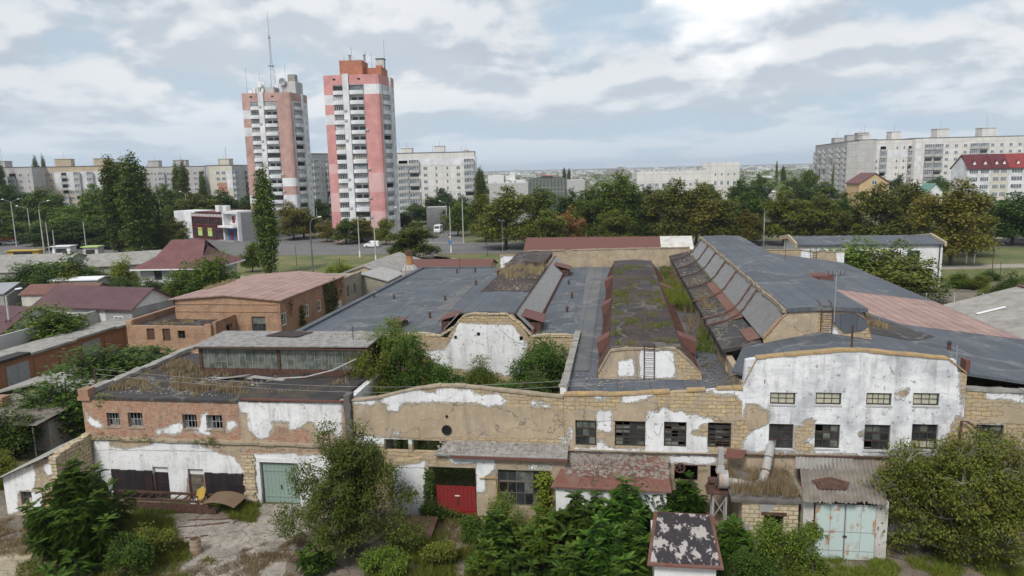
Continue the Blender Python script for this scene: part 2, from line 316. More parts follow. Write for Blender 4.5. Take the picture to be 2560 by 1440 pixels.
MT['iron'] = simple('rusty_iron', (.12, .062, .045), .8, .4, 4); MT['irondk'] = simple('dark_iron', (.045, .04, .04), .7, .3, 4)
MT['grey'] = simple('grey_render', (.36, .35, .34), .9, .2, .7); MT['greylt'] = simple('light_grey_render', (.50, .50, .49), .9, .15, .7)
MT['slate'] = simple('grey_asbestos_slate', (.33, .315, .29), .9, .3, .8, c2=(.21, .195, .175), hd=.02)
MT['slatewarm'] = simple('lichen_slate', (.27, .235, .195), .92, .3, 1.4, c2=(.14, .125, .11), hd=.02)
MT['dirtyw'] = simple('dirty_whitewash', (.62, .60, .57), .9, .3, 1.0, c2=(.40, .37, .33), hd=.02)
def glassm(name, c, rough=.12, sc=1.2, c2=None):
    s = S(name); col = s.mix(s.rng(s.noise(sc, 3), .4, .6), c, c2 or tuple(x*.4 for x in c)); return s.out(col, rough, None, spec=.5)
MT['glass'] = glassm('dark_window_glass', (.045, .05, .052)); MT['glassdust'] = glassm('dusty_glass', (.15, .165, .145), .35, 2, (.07, .085, .07))
MT['glassfar'] = glassm('window_glass', (.10, .115, .13), .15, .3, (.30, .33, .36)); MT['glassbrd'] = simple('yellowed_panel', (.50, .49, .38), .6, .2, 4)
MT['glasswarm'] = glassm('curtained_glass', (.30, .27, .22), .3, .5, (.10, .09, .08)); MT['glasslt'] = glassm('painted_sky_glass', (.40, .44, .48), .15, .4, (.12, .14, .16)); MT['ribglass'] = rustm('dusty_rib_glass', (.22, .22, .205), (.10, .06, .045), (.19, .12, .085), .43, .64, .5)  # glasslt: the sky's reflection is painted in as a pale pane colour
MT['black0'] = simple('opening_shade_black', (.012, .011, .011), .9, .2, 2)  # flat black painted in for the shade inside openings
MT['pinkp'] = simple('coral_pink_paint', (.66, .32, .30), .85, .2, .35); MT['pinkl'] = simple('pale_pink_paint', (.68, .43, .42), .85, .1, .35)
MT['pinkd'] = simple('faded_salmon_paint', (.54, .345, .30), .88, .25, .3); MT['cream'] = simple('cream_paint', (.66, .62, .52), .85, .15, .3)
MT['wht2'] = simple('white_facade_paint', (.80, .80, .81), .85, .25, .25); MT['orange'] = simple('orange_brick_penthouse', (.45, .19, .12), .9, .2, .8)
MT['metalgrey'] = simple('galvanised_steel', (.33, .34, .35), .5, .2, 3); MT['blue'] = simple('blue_paint', (.08, .2, .42), .6, .1, 2)
MT['yellow'] = simple('yellow_paint', (.50, .34, .07), .7, .15, 2); MT['ltgreen'] = simple('lime_green_panel', (.50, .66, .22), .6, .1, 2)
MT['green'] = simple('green_paint', (.13, .27, .21), .6, .1, 2); MT['redp'] = simple('red_paint', (.27, .03, .035), .5, .1, 2); MT['rubber'] = simple('black_rubber', (.02, .02, .02), .7, .1, 3)
MT['rubble'] = simple('rubble', (.42, .38, .33), .95, .5, 5, c2=(.22, .19, .165), hd=.05); MT['carblue'] = simple('grey_blue_car_paint', (.08, .13, .17), .3, .05, 1)
def panelm(name, c, c2, wd, ht, cm):
    s = S(name); b, f = s.brick(wd, ht, .06, c, c2, cm, off=0.0); b = s.mix(s.rng(s.noise(.3, 6), .42, .66, 0, .45), b, tuple(x*.7 for x in c)); return s.out(b, .9, s.noise(9, 2), .01)
MT['panel'] = panelm('concrete_panels', (.70, .68, .64), (.62, .60, .57), 3.3, 2.9, (.36, .33, .30))
MT['panelg'] = panelm('grey_concrete_panels', (.48, .46, .44), (.42, .41, .40), 3.3, 2.9, (.28, .27, .26))
MT['panely'] = panelm('yellowish_panels', (.52, .43, .30), (.46, .38, .29), 3.3, 2.9, (.30, .25, .2)); MT['greytile'] = panelm('grey_cladding', (.30, .30, .31), (.27, .27, .28), 1.2, .6, (.2, .2, .2))
# foliage: leaf colour varies from leaf to leaf and from clump to clump
def leafm(name, a, b, c, tr=.25):
    s = S(name); g = s.n('ShaderNodeNewGeometry'); oi = s.n('ShaderNodeObjectInfo')
    r = g.outputs['Random Per Island']; f = s.noise(.9, 3)
    col = s.mix(r, a, b); col = s.mix(s.rng(f, .48, .66, 0, .8), col, c); hs = s.n('ShaderNodeHueSaturation'); s.put(hs.inputs['Color'], col)
    s.put(hs.inputs['Value'], s.math('ADD', .8, s.math('MULTIPLY', oi.outputs['Random'], .4))); s.put(hs.inputs['Hue'], s.math('ADD', .49, s.math('MULTIPLY', oi.outputs['Random'], .02)))
    return s.out(hs.outputs[0], .6, spec=.25, transl=tr)
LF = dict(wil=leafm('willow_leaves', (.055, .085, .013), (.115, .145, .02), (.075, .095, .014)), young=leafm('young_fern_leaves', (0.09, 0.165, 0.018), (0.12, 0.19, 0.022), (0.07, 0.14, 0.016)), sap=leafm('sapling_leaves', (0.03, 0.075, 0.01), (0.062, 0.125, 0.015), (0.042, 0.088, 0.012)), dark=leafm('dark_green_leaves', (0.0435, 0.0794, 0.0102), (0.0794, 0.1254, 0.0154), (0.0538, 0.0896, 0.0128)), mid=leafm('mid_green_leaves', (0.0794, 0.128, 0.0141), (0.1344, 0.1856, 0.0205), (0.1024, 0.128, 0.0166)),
 ol=leafm('olive_leaves', (0.1088, 0.1408, 0.0179), (0.1728, 0.192, 0.023), (0.1472, 0.1408, 0.023)), br=leafm('browning_leaves', (0.1344, 0.1408, 0.0218), (0.1984, 0.1792, 0.0256), (0.1728, 0.1216, 0.023)),
 yel=leafm('yellow_green_leaves', (0.14, 0.18, 0.016), (0.21, 0.23, 0.022), (0.16, 0.17, 0.02)), pop=leafm('poplar_leaves', (0.0704, 0.1088, 0.0179), (0.128, 0.1792, 0.0282), (0.0896, 0.128, 0.0192)),
 ail=leafm('fern_like_leaves', (0.04, 0.09, 0.011), (0.085, 0.15, 0.017), (0.06, 0.11, 0.013)), org=leafm('orange_leaves', (.30, .13, .03), (.22, .14, .04), (.3, .16, .05)),
 dry=leafm('dry_grass', (.26, .195, .11), (.36, .29, .17), (.19, .135, .075)), red=leafm('red_creeper', (.16, .025, .02), (.10, .04, .02), (.08, .02, .02)), wal=leafm('walnut_leaves', (0.087, 0.1126, 0.0154), (0.1472, 0.1562, 0.0205), (0.1344, 0.1152, 0.0205)))
MT['bark'] = simple('bark', (.12, .095, .075), .95, .4, 3); MT['barklt'] = simple('pale_bark', (.30, .28, .235), .9, .35, 2)
# ---------------------------------------------------------------- wall builder
def fu(px, py, u):
    d = ray(px, py); k = d[0]*cy_-d[1]*sy_; t = u/k; return toF((d[0]*t, d[1]*t, CAMH+d[2]*t))
def z1(*a): return [(x*.375, 900+y*.375) for x, y in a]
def z2(*a): return [(800+x*.375, 900+y*.375) for x, y in a]
def z3(*a): return [(1660+x*.375, 900+y*.375) for x, y in a]
def z5(*a): return [(800+x*.3516, 560+y*.3516) for x, y in a]
def z6(*a): return [(1660+x*.3516, 560+y*.3516) for x, y in a]
def zs(*a): return [(1340+x*.2361, 960+y*.2361) for x, y in a]
def pv(ps, v=41.1): return [(q[0], q[2]) for q in (fv(x, y, v) for x, y in ps)]
def sdist(x, z, polys):
    best = -9
    for P in polys:
        ins = False; d2 = 81.0; n = len(P); j = n-1
        for i in range(n):
            ax, az = P[j]; bx, bz = P[i]
            if (az > z) != (bz > z) and x < (bx-ax)*(z-az)/(bz-az)+ax: ins = not ins
            ex, ez = bx-ax, bz-az; l = ex*ex+ez*ez or 1e-9; t = max(0, min(1, ((x-ax)*ex+(z-az)*ez)/l))
            d2 = min(d2, (x-ax-t*ex)**2+(z-az-t*ez)**2); j = i
        d = sqrt(d2); best = max(best, d if ins else -d)
    return best
def interp(P, s):
    if s <= P[0][0]: return P[0][1]
    for a, b in zip(P, P[1:]):
        if s <= b[0]: return a[1]+(b[1]-a[1])*(s-a[0])/max(1e-9, b[0]-a[0])
    return P[-1][1]
def wall(parent, name, mat, s0, s1, z0, top, holes=(), pl=None, rn=None, inv=0, plane=('v', 41.1), th=.4, step=.22, rag=0.0, cop=None, solo_=None, coph=.16):
    """a real wall with openings; 'pl'/'rn' store how far each point is inside the surviving plaster / render"""
    if isinstance(top, (int, float)): top = [(s0, top), (s1, top)]
    rng = random.Random(int(s0*31+z0*7+s1)); ax, val = plane
    S_ = {s0, s1}; Z_ = {z0}; zt = max(q[1] for q in top)+rag
    s = s0
    while s < s1: S_.add(round(s, 4)); s += step
    z = z0
    while z < zt: Z_.add(round(z, 4)); z += step
    Z_.add(zt)
    hs = []
    for h in holes:
        hs.append(h); S_ |= {h[0], h[1]}; Z_ |= {h[2], h[3]}
    for q in top:
        if s0 < q[0] < s1: S_.add(q[0])
    def clean(L, keep):
        L = sorted(L); out = [L[0]]
        for a in L[1:]:
            if a-out[-1] < .05:
                if a in keep: out[-1] = a if out[-1] not in keep else out[-1]
                if a in keep and out[-1] != a: out.append(a)
            else: out.append(a)
        return out
    ks = {h[0] for h in hs} | {h[1] for h in hs} | {s0, s1}; kz = {h[2] for h in hs} | {h[3] for h in hs} | {z0}
    S_ = clean(S_, ks); Z_ = clean(Z_, kz)
    def tp(s): return interp(top, s)+(mnoise.noise((s*1.9, val, 3))*rag if rag else 0)
    tops = [tp(s) for s in S_]
    m = MB(); pa = []; ra = []
    def P(s, z, d):
        return (s, val+d, z) if ax == 'v' else (val+d, s, z)
    idx = {}
    def vert(i, j, d):
        z = min(Z_[j], tops[i]); k = (i, round(z, 4), d)
        if k in idx: return idx[k]
        idx[k] = len(m.v); m.v.append(P(S_[i], z, d))
        if pl is None: pa.append(1.0 if inv else -1.0)
        else:
            q = sdist(S_[i], z, pl); pa.append(max(-1, min(1, -q if inv else q)))
        ra.append(-1.0 if rn is None else max(-1, min(1, sdist(S_[i], z, rn)))); return idx[k]
    def solid(i, j):
        if i < 0 or j < 0 or i >= len(S_)-1 or j >= len(Z_)-1: return False
        if Z_[j] >= max(tops[i], tops[i+1])-.002: return False
        sc, zc = (S_[i]+S_[i+1])/2, (Z_[j]+Z_[j+1])/2
        return not any(h[0] < sc < h[1] and h[2] < zc < h[3] for h in hs)
    def face(v):
        u = []
        for q in v:
            if q not in u: u.append(q)
        if len(u) > 2: m.f.append(tuple(u)); m.m.append(0)
    for i in range(len(S_)-1):
        for j in range(len(Z_)-1):
            if not solid(i, j): continue
            face([vert(i, j, 0), vert(i+1, j, 0), vert(i+1, j+1, 0), vert(i, j+1, 0)])
            face([vert(i, j, th), vert(i, j+1, th), vert(i+1, j+1, th), vert(i+1, j, th)])
            if not solid(i-1, j): face([vert(i, j, 0), vert(i, j+1, 0), vert(i, j+1, th), vert(i, j, th)])
            if not solid(i+1, j): face([vert(i+1, j, 0), vert(i+1, j, th), vert(i+1, j+1, th), vert(i+1, j+1, 0)])
            if not solid(i, j-1): face([vert(i, j, 0), vert(i, j, th), vert(i+1, j, th), vert(i+1, j, 0)])
            if not solid(i, j+1): face([vert(i, j+1, 0), vert(i+1, j+1, 0), vert(i+1, j+1, th), vert(i, j+1, th)])
    o = part(m, name, mat, parent, {'pl': pa, 'rn': ra}) if parent else solo(m, name, *solo_, mat, attrs={'pl': pa, 'rn': ra})
    if cop:                                        # coping bricks along the top, a little uneven
        c = MB(); s = s0
        while s < s1-.05:
            l = min(rng.uniform(.5, 1.1), s1-s); za, zb = tp(s), tp(s+l); o1 = rng.uniform(.04, .09); hh = rng.uniform(.7, 1.1)*coph
            if rng.random() > .04:
                a, b = (s, s+l-.012); ys = (-o1, th+.05)
                vs = [P(a, za+.003, ys[0]), P(b, zb+.003, ys[0]), P(b, zb+.003, ys[1]), P(a, za+.003, ys[1]), P(a, za+hh, ys[0]), P(b, zb+hh, ys[0]), P(b, zb+hh, ys[1]), P(a, za+hh, ys[1])]
                c.add(vs, [(3, 2, 1, 0), (4, 5, 6, 7), (0, 1, 5, 4), (1, 2, 6, 5), (2, 3, 7, 6), (3, 0, 4, 7)])
            s += l
        part(c, 'coping', cop, parent or o)
    return o
def window(parent, u0, u1, z0, z1, v=41.1, nx=3, rows=3, mat='wooddk', glass='glass', inset=.14, broken=0.0, thick=(1, 2), axis='v', seed=0, boards=(), name='window', fw=.07, label=None):
    rng = random.Random(int(u0*100+z0*10)+seed); m = MB(); g = MB(); g2 = MB(); gl = MB()
    def bx(M_, a, b, c, d, p, q):                  # a..b along, c..d up, p..q depth
        if axis == 'v': M_.box(a, b, v+p, v+q, c, d)
        else: M_.box(v-q, v-p, a, b, c, d)
    i0, i1 = inset, inset+.07
    bx(m, u0+.002, u0+fw, z0+.002, z1-.002, i0, i1); bx(m, u1-fw, u1-.002, z0+.002, z1-.002, i0, i1)
    bx(m, u0+fw, u1-fw, z0+.002, z0+fw, i0, i1); bx(m, u0+fw, u1-fw, z1-fw, z1-.002, i0, i1)
    a0, a1, c0, c1 = u0+fw, u1-fw, z0+fw, z1-fw
    for r in range(1, rows):
        z = c0+(c1-c0)*r/rows; k = .05 if r in thick else .016; bx(m, a0, a1, z-k, z+k, i0+.004, i1-.004)
    for c in range(1, nx):
        x = a0+(a1-a0)*c/nx; bx(m, x-.018, x+.018, c0, c1, i0+.008, i1-.008)
    for r in range(rows):
        for c in range(nx):
            if rng.random() < broken: continue
            M_ = g2 if (r*nx+c) in boards else (gl if rng.random() < .42 else g)
            bx(M_, a0+(a1-a0)*c/nx+.01, a0+(a1-a0)*(c+1)/nx-.01, c0+(c1-c0)*r/rows+.01, c0+(c1-c0)*(r+1)/rows-.01, i0+.03+rng.uniform(0, .006), i0+.036+rng.uniform(0, .006))
    w_ = part(m, name, MT[mat], parent, label=label)
    if g.v: part(g, 'pane', MT[glass], w_)
    if gl.v: part(gl, 'pane', MT['glassdust'], w_)
    if g2.v: part(g2, 'board', MT['glassbrd'], w_)
    return w_
def corr(m, p00, p10, p01, n=40, amp=.03, waves=None, ny=6, rag=0.0, jit=0.0, seed=1):
    """a corrugated sheet: waves run from edge p00-p10 towards p01"""
    rng = random.Random(seed); a, b, c = Vector(p00), Vector(p10)-Vector(p00), Vector(p01)-Vector(p00); nn = b.cross(c).normalized()
    if nn.z < 0: nn = -nn
    W = waves or b.length/.2; N_ = int(W*4); b0 = len(m.v)
    for j in range(ny+1):
        for i in range(N_+1):
            u, w_ = i/N_, j/ny
            if j == 0 or j == ny: w_ += (rng.random()-.5)*rag/c.length*(1 if int(i/16) % 2 else .3)
            m.v.append(tuple(a+b*u+c*w_+nn*(amp*sin(2*pi*W*u)+jit*mnoise.noise((u*5, w_*4, seed)))))
    for j in range(ny):
        for i in range(N_):
            q = b0+j*(N_+1)+i; m.f.append((q, q+1, q+N_+2, q+N_+1)); m.m.append(m.mi)
def blades(m, pts, h=.5, w=.03, n=9, sp=.16, seed=0, lean=.35):
    rng = random.Random(seed)
    for p in pts:
        for _ in range(n):
            a = rng.uniform(0, 2*pi); r = rng.random()*sp; x, y, z = p[0]+cos(a)*r, p[1]+sin(a)*r, p[2]; H = h*rng.uniform(.45, 1.2)*(p[3] if len(p) > 3 else 1)
            b = rng.uniform(0, 2*pi); lx, ly = cos(b)*H*lean*rng.random(), sin(b)*H*lean*rng.random(); q = rng.uniform(0, pi); dx, dy = cos(q)*w, sin(q)*w
            i = len(m.v); m.v += [(x-dx, y-dy, z), (x+dx, y+dy, z), (x+lx*.5+dx*.7, y+ly*.5+dy*.7, z+H*.6), (x+lx*.5-dx*.7, y+ly*.5-dy*.7, z+H*.6), (x+lx*1.3, y+ly*1.3, z+H)]
            m.f += [(i, i+1, i+2, i+3), (i+3, i+2, i+4)]; m.m += [m.mi, m.mi]
def leafcards(m, pts, size=.1, n=1, seed=0, jit=0.0, asp=.55, droop=0.0):
    rng = random.Random(seed); U = rng.uniform
    for p in pts:
        for _ in range(n):
            x, y, z = p[0]+U(-jit, jit), p[1]+U(-jit, jit), p[2]+U(-jit, jit); s_ = size*U(.6, 1.3)
            a = U(0, 2*pi); e = U(-.9, .7)-droop; dx, dy, dz = cos(a)*cos(e)*s_, sin(a)*cos(e)*s_, sin(e)*s_
            b = a+pi/2; t = U(-.7, .7); wx, wy, wz = cos(b)*cos(t)*s_*asp*.5, sin(b)*cos(t)*s_*asp*.5, sin(t)*s_*asp*.5
            i = len(m.v); m.v += [(x, y, z), (x+dx*.5+wx, y+dy*.5+wy, z+dz*.5+wz), (x+dx, y+dy, z+dz), (x+dx*.5-wx, y+dy*.5-wy, z+dz*.5-wz)]; m.f.append((i, i+1, i+2, i+3)); m.m.append(m.mi)
def inpoly(x, y, P):
    ins = False; j = len(P)-1
    for i in range(len(P)):
        if (P[i][1] > y) != (P[j][1] > y) and x < (P[j][0]-P[i][0])*(y-P[i][1])/(P[j][1]-P[i][1])+P[i][0]: ins = not ins
        j = i
    return ins
def scatter(poly, n, seed, z=0.0, clump=0.0, thr=.0, zf=None):
    rng = random.Random(seed); xs = [p[0] for p in poly]; ys = [p[1] for p in poly]; out = []; k = 0
    while len(out) < n and k < n*40:
        k += 1; x, y = rng.uniform(min(xs), max(xs)), rng.uniform(min(ys), max(ys))
        if not inpoly(x, y, poly): continue
        if clump and mnoise.noise((x*clump, y*clump, seed*.7)) < thr: continue
        out.append((x, y, zf(x, y) if zf else z, rng.uniform(.6, 1.2)))
    return out
# ================================================================ FACTORY (frame FF: u to the right along the facade, v away from the camera)
V0 = 41.1
# ---- brick workshop at the left with the glazed roof lantern
T = thing('brick_workshop', 'two storey red brick workshop with peeled white plaster and a long glazed rooflight', 'building', (-26, V0, 0))
uw = [(-33.24, -32.32, 4.93, 5.87), (-31.71, -30.66, 4.93, 5.93), (-27.85, -26.85, 4.93, 5.92), (-26.2, -25.1, 4.93, 5.92)]
lh = [(-30.35, -29.25, 0, 2.25), (-27.85, -26.75, 0, 2.2), (-22.8, -20.2, 0, 2.85)]
wp = [z1((580, 350), (600, 390), (650, 405), (690, 440), (680, 455), (600, 430), (582, 400)), z1((1035, 470), (1100, 460), (1130, 440), (1200, 420), (1222, 440), (1210, 480), (1150, 495), (1080, 480), (1040, 500)),
      z1((1345, 360), (1385, 360), (1390, 440), (1400, 500), (1340, 490), (1260, 470), (1340, 455)), z1((1505, 415), (1560, 405), (1580, 440), (1520, 475)), z1((1335, 270), (1420, 270), (1420, 285), (1340, 285)),
      z1((1575, 270), (1655, 268), (1655, 285), (2280, 285), (2275, 520), (2240, 500), (2200, 470), (2130, 480), (2090, 410), (2050, 410), (1980, 460), (1930, 465), (1930, 410), (1870, 410), (1800, 400), (1820, 450), (1780, 520), (1720, 520), (1650, 450), (1650, 350), (1610, 350)),
      z1((625, 530), (720, 540), (740, 580), (850, 600), (930, 580), (1000, 570), (1020, 545), (1190, 540), (1310, 555), (1450, 620), (1560, 650), (1625, 745), (1625, 760), (1250, 760), (1245, 930), (1130, 930), (1120, 760), (760, 760), (760, 990), (640, 990)),
      z1((1675, 630), (1980, 625), (1985, 640), (2330, 630), (2330, 990), (1975, 990), (1960, 700), (1745, 695), (1750, 990), (1680, 990))]
rp = [z1((1600, 330), (1660, 340), (1690, 540), (1610, 540)), z1((1760, 390), (1930, 400), (1930, 460), (1850, 440), (1790, 530), (1700, 530)), z1((1950, 440), (2100, 395), (2140, 470), (2290, 500), (2290, 560), (2090, 540), (2060, 470)),
      z1((590, 500), (2290, 560), (2290, 600), (1640, 600), (1640, 780), (1560, 780), (1500, 610), (600, 600)), z1((1120, 700), (1250, 700), (1250, 990), (1130, 990)), z1((1675, 620), (2340, 620), (2340, 990), (1680, 990))]
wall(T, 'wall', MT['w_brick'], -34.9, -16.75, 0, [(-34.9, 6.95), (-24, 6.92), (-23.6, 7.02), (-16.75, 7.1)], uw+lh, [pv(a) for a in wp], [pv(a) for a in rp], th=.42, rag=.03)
wall(T, 'side_wall', MT['w_brick'], 41.52, 53, 0, 6.9, plane=('u', -34.9), step=.6)
wall(T, 'side_wall', MT['w_brick'], 41.52, 53, 0, 6.9, plane=('u', -17.15), step=.6, pl=[[(41, 0), (53, 0), (53, 7), (41, 7)]])
wall(T, 'rear_wall', MT['w_brick'], -34.5, -17.15, 0, 6.9, plane=('v', 52.6), step=1)
m = MB(); m.slab([(-34.4, 41.0, 6.97), (-23.9, 41.0, 6.95), (-23.9, 52.55, 6.9), (-34.4, 52.55, 6.9)], .16); m.slab([(-23.9, 41.03, 7.06), (-17.2, 41.03, 7.14), (-17.2, 52.55, 6.93), (-23.9, 52.55, 6.91)], .16); part(m, 'roof', MT['old'], T)
m = MB()                                           # string course between the storeys
s = -34.75
while s < -17: l = random.Random(int(s*9)).uniform(.7, 1.6); m.box(s, min(s+l, -16.8), V0-.14, V0-.004, 4.03+.03*sin(s*2), 4.15+.03*sin(s*2)); s += l+.02
part(m, 'string_course', MT['coping'], T)
rr = random.Random(5); m = MB(); v = 41.0          # left parapet, stepped and crumbling
while v < 53: l = rr.uniform(.5, 1.2); m.box(-35.0+rr.uniform(-.03, .03), -34.38, v, v+l-.02, 6.99, 7.26+rr.uniform(-.05, .08)); v += l
part(m, 'parapet', MT['concrete'], T); m = MB(); m.box(-35.02, -34.3, 40.98, 41.7, 6.96, 7.45); m.box(-35.1, -34.2, 40.95, 41.5, 6.70, 6.95); part(m, 'corner_pier', MT['brick'], T)
m = MB(); m.box(-23.6, -16.9, 40.93, 41.06, 7.0, 7.12); part(m, 'gutter', MT['redmetal'], T)
for k, h in enumerate(uw): window(T, *h, nx=4, rows=2, mat='metalgrey', glass='glass', inset=.2, broken=.55, thick=(), fw=.05, seed=k)
for h in uw:
    m = MB(); m.box(h[0]-.06, h[1]+.08, V0-.05, V0+.2, h[2]-.1, h[2]-.004); part(m, 'sill', MT['coping'], T)
for a, b, zt in ((-33.3, -30.36, 2.0), (-26.62, -23.95, 2.03)):
    m = MB(); n = 5
    for i in range(n): m.box(a+(b-a)*i/n+.008, a+(b-a)*(i+1)/n-.008, V0-.13, V0-.03, .05, zt-.04*(i % 2))
    for z in (.5, 1.2): m.box(a, b, V0-.155, V0-.131, z, z+.07)
    part(m, 'sliding_door', MT['black'], T)
for h, mt in ((lh[0], 'black'), (lh[1], 'wood')):
    m = MB(); m.box(h[0]+.03, h[1]-.03, V0+.2, V0+.26, .02, h[3]-.45)
    for z in (.5, 1.05): m.box(h[0]+.08, h[1]-.08, V0+.17, V0+.199, z, z+.07)
    part(m, 'door', MT[mt], T); m = MB(); m.box(h[0]+.03, h[1]-.03, V0+.19, V0+.28, h[3]-.44, h[3]-.01); part(m, 'door_lintel', MT['white'], T)
m = MB()
for i in range(9): m.box(-22.68+i*.265, -22.68+(i+1)*.265-.012, V0+.2, V0+.25, .04, 2.72)
for z in (.45, 2.2): m.box(-22.66, -20.32, V0+.16, V0+.199, z, z+.1)
gd = part(m, 'door', MT['greendoor'], T, label='pale green plank double door'); m = MB(); m.box(-21.52, -21.46, V0+.12, V0+.155, 1.0, 1.3); part(m, 'handle', MT['iron'], gd)
m = MB(); m.box(-22.95, -20.1, V0-.03, V0+.1, 2.87, 3.15); part(m, 'door_lintel', MT['white'], T)
m = MB(); rr = random.Random(4); z = 0.0           # ragged stone pier beside the green door
while z < 3.3: hh = rr.uniform(.16, .3); m.box(-23.85+rr.uniform(-.1, .1), -23.15+rr.uniform(-.12, .12), V0-rr.uniform(.1, .2), V0-.004, z, z+hh-.015); z += hh
part(m, 'stone_pier', MT['stone'], T)
# rooflight
sk = MB(); U0, U1, VF, VB = -29.85, -17.3, 46.75, 50.5; zb, zt = 6.79, 9.05
sk.box(U0, U1, VF, VF+.12, zb, zb+.62); sk.box(U0, U1, VF, VF+.14, zt-.22, zt)
for u in (U0, -23.9, U1-.22): sk.box(u, u+.22, VF-.05, VF+.15, zb+.62, zt-.22)
sk.box(U1-.12, U1, VF+.15, VB, zb, zt); sk.box(U0, U0+.12, VF+.15, VB, zb, zt); sk.box(U0+.12, U1-.12, VB-.1, VB, zb, zt)
sk_ = part(sk, 'rooflight', MT['iron'], T)
g = MB(); b = MB(); rr = random.Random(2)
for a, c in ((U0+.22, -23.9), (-23.68, U1-.22)):
    n = 12; g.box(a, c, VF+.04, VF+.06, zb+.62, zt-.22)
    for i in range(1, n):
        x = a+(c-a)*i/n; b.box(x-.018, x+.018, VF+.0, VF+.035, zb+.62, zt-.22)
    for i in range(n):
        if rr.random() < .6: z = zb+.62+rr.choice((.45, .7, .95)); b.box(a+(c-a)*i/n, a+(c-a)*(i+1)/n, VF+.002, VF+.033, z, z+.025)
part(g, 'glazing', MT['glassdust'], sk_); part(b, 'glazing_bars', MT['concrete'], sk_)
m = MB(); m.slab([(U0-.15, VF-.45, zt+.08), (U1+.25, VF-.35, zt+.18), (U1+.25, VB+.1, zt+.26), (U0-.2, VB+.1, zt+.2)], .09); part(m, 'lantern_roof', MT['gravel'], sk_)
m = MB(); m.box(U0-.12, U1+.2, VF-.42, VF-.36, zt-.12, zt-.02); part(m, 'eaves_board', MT['iron'], sk_)
m = MB(); m.slab([(-25.8, 48.9, zt+.262), (-23.2, 48.6, zt+.27), (-22.6, 50.2, zt+.30), (-25.2, 50.4, zt+.29)], .03); part(m, 'felt_patch', MT['old2'], sk_)
# ---- courtyard front wall with bowed parapet
T = thing('courtyard_wall', 'long bare beige wall with a gently arched parapet and a round vent hole', 'wall', (-10, V0, 0))
cw = [z2((215, 250), (335, 235), (345, 270), (440, 250), (460, 215), (520, 200), (680, 190), (680, 215), (775, 225), (780, 195), (900, 190), (940, 200), (1020, 200), (1030, 225), (1100, 235), (1190, 225), (1240, 270), (1235, 300), (1150, 300), (1120, 315), (1050, 285), (800, 280), (560, 285), (530, 300), (530, 345), (450, 335), (450, 295), (380, 275), (340, 300), (225, 290)),
      z2((1408, 275), (1470, 280), (1540, 310), (1500, 318), (1410, 300)), z2((1590, 515), (1645, 520), (1645, 560), (1600, 540)), z2((250, 500), (640, 540), (640, 560), (250, 560)), z2((485, 470), (530, 480), (520, 500), (490, 490))]
cr = [z2((225, 320), (450, 285), (560, 280), (1150, 300), (1640, 330), (1640, 530), (430, 515), (225, 500))]
tops = [(-16.75, 7.05), (-14.9, 7.2), (-12.4, 7.85), (-10.6, 8.12), (-9.2, 8.12), (-7, 7.9), (-3.25, 7.55)]
holes = [(-14.4, -12.85, 3.9, 4.68), (-12.6, -10.6, 3.9, 4.68), (-11.6, -8.2, 0, 3.5)]
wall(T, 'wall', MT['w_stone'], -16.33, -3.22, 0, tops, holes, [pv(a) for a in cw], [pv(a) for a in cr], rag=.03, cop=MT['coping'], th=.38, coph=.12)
for p, r in ((fv(1117, 1075), .26), (fv(1117, 1041), .07)):
    m = MB(); c = (p[0], V0-.03, p[2])
    for k in range(16):
        a, b = 2*pi*k/16, 2*pi*(k+1)/16; q = lambda t, rr_, d: (c[0]+cos(t)*rr_, V0-.05+d, c[2]+sin(t)*rr_)
        m.quad(q(a, r, 0), q(b, r, 0), q(b, r*1.25, 0), q(a, r*1.25, 0)); m.quad(q(a, r, 0), q(b, r, 0), q(b, r, .04), q(a, r, .04)); m.quad(q(a, r*1.25, 0), q(b, r*1.25, 0), q(b, r*1.25, .045), q(a, r*1.25, .045))
    vh = part(m, 'vent', MT['irondk'], T); m = MB(); m.add([(c[0]+cos(2*pi*k/16)*r, V0-.012, c[2]+sin(2*pi*k/16)*r) for k in range(16)], [tuple(range(16))]); part(m, 'opening', MT['black0'], vh)  # black disc painted for the dark inside of the vent
# tall pier between workshop and courtyard wall
m = MB(); rr = random.Random(3); z = 0.0
while z < 7.3: m.box(-16.78+rr.uniform(-.03, .03), -16.36+rr.uniform(-.03, .03), V0-.25+rr.uniform(-.03, .03), V0+.5, z, z+.5); z += .502
solo(m, 'concrete_pier', 'tall dark concrete pier between the brick workshop and the arched wall', 'pier', MT['conc_dk'], (-16.6, V0, 0))
# ---- low annex in front with the red gate
VA = 40.1
T = thing('gate_annex', 'low flat annex with a red sheet gate, a wide window and a crumbling gravel roof', 'building', (-8, VA, 0))
ah = [(-11.35, -8.45, 0, 3.42), (-7.12, -3.95, 1.1, 3.4)]
ap = [z2((480, 720), (700, 680), (720, 1030), (720, 1100), (480, 1100)), z2((860, 615), (950, 612), (960, 640), (1170, 650), (1160, 730), (1100, 780), (1100, 880), (1045, 880), (1040, 690), (900, 690), (850, 660)), z2((1400, 700), (1550, 705), (1550, 730), (1400, 725)), z2((1480, 640), (1600, 640), (1600, 655), (1480, 655))]
ar = [z2((1030, 650), (1660, 660), (1660, 1050), (1040, 1050)), z2((480, 690), (1040, 690), (1040, 720), (480, 720))]
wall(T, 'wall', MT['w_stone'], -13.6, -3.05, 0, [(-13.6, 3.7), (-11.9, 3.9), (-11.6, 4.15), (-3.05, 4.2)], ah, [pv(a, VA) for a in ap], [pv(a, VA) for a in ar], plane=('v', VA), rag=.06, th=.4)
m = MB(); m.slab([(-10.9, VA-.28, 4.32), (-2.95, VA-.28, 4.36), (-2.95, V0-.01, 4.72), (-10.3, V0-.01, 4.72)], .1); part(m, 'roof', MT['gravel'], T)
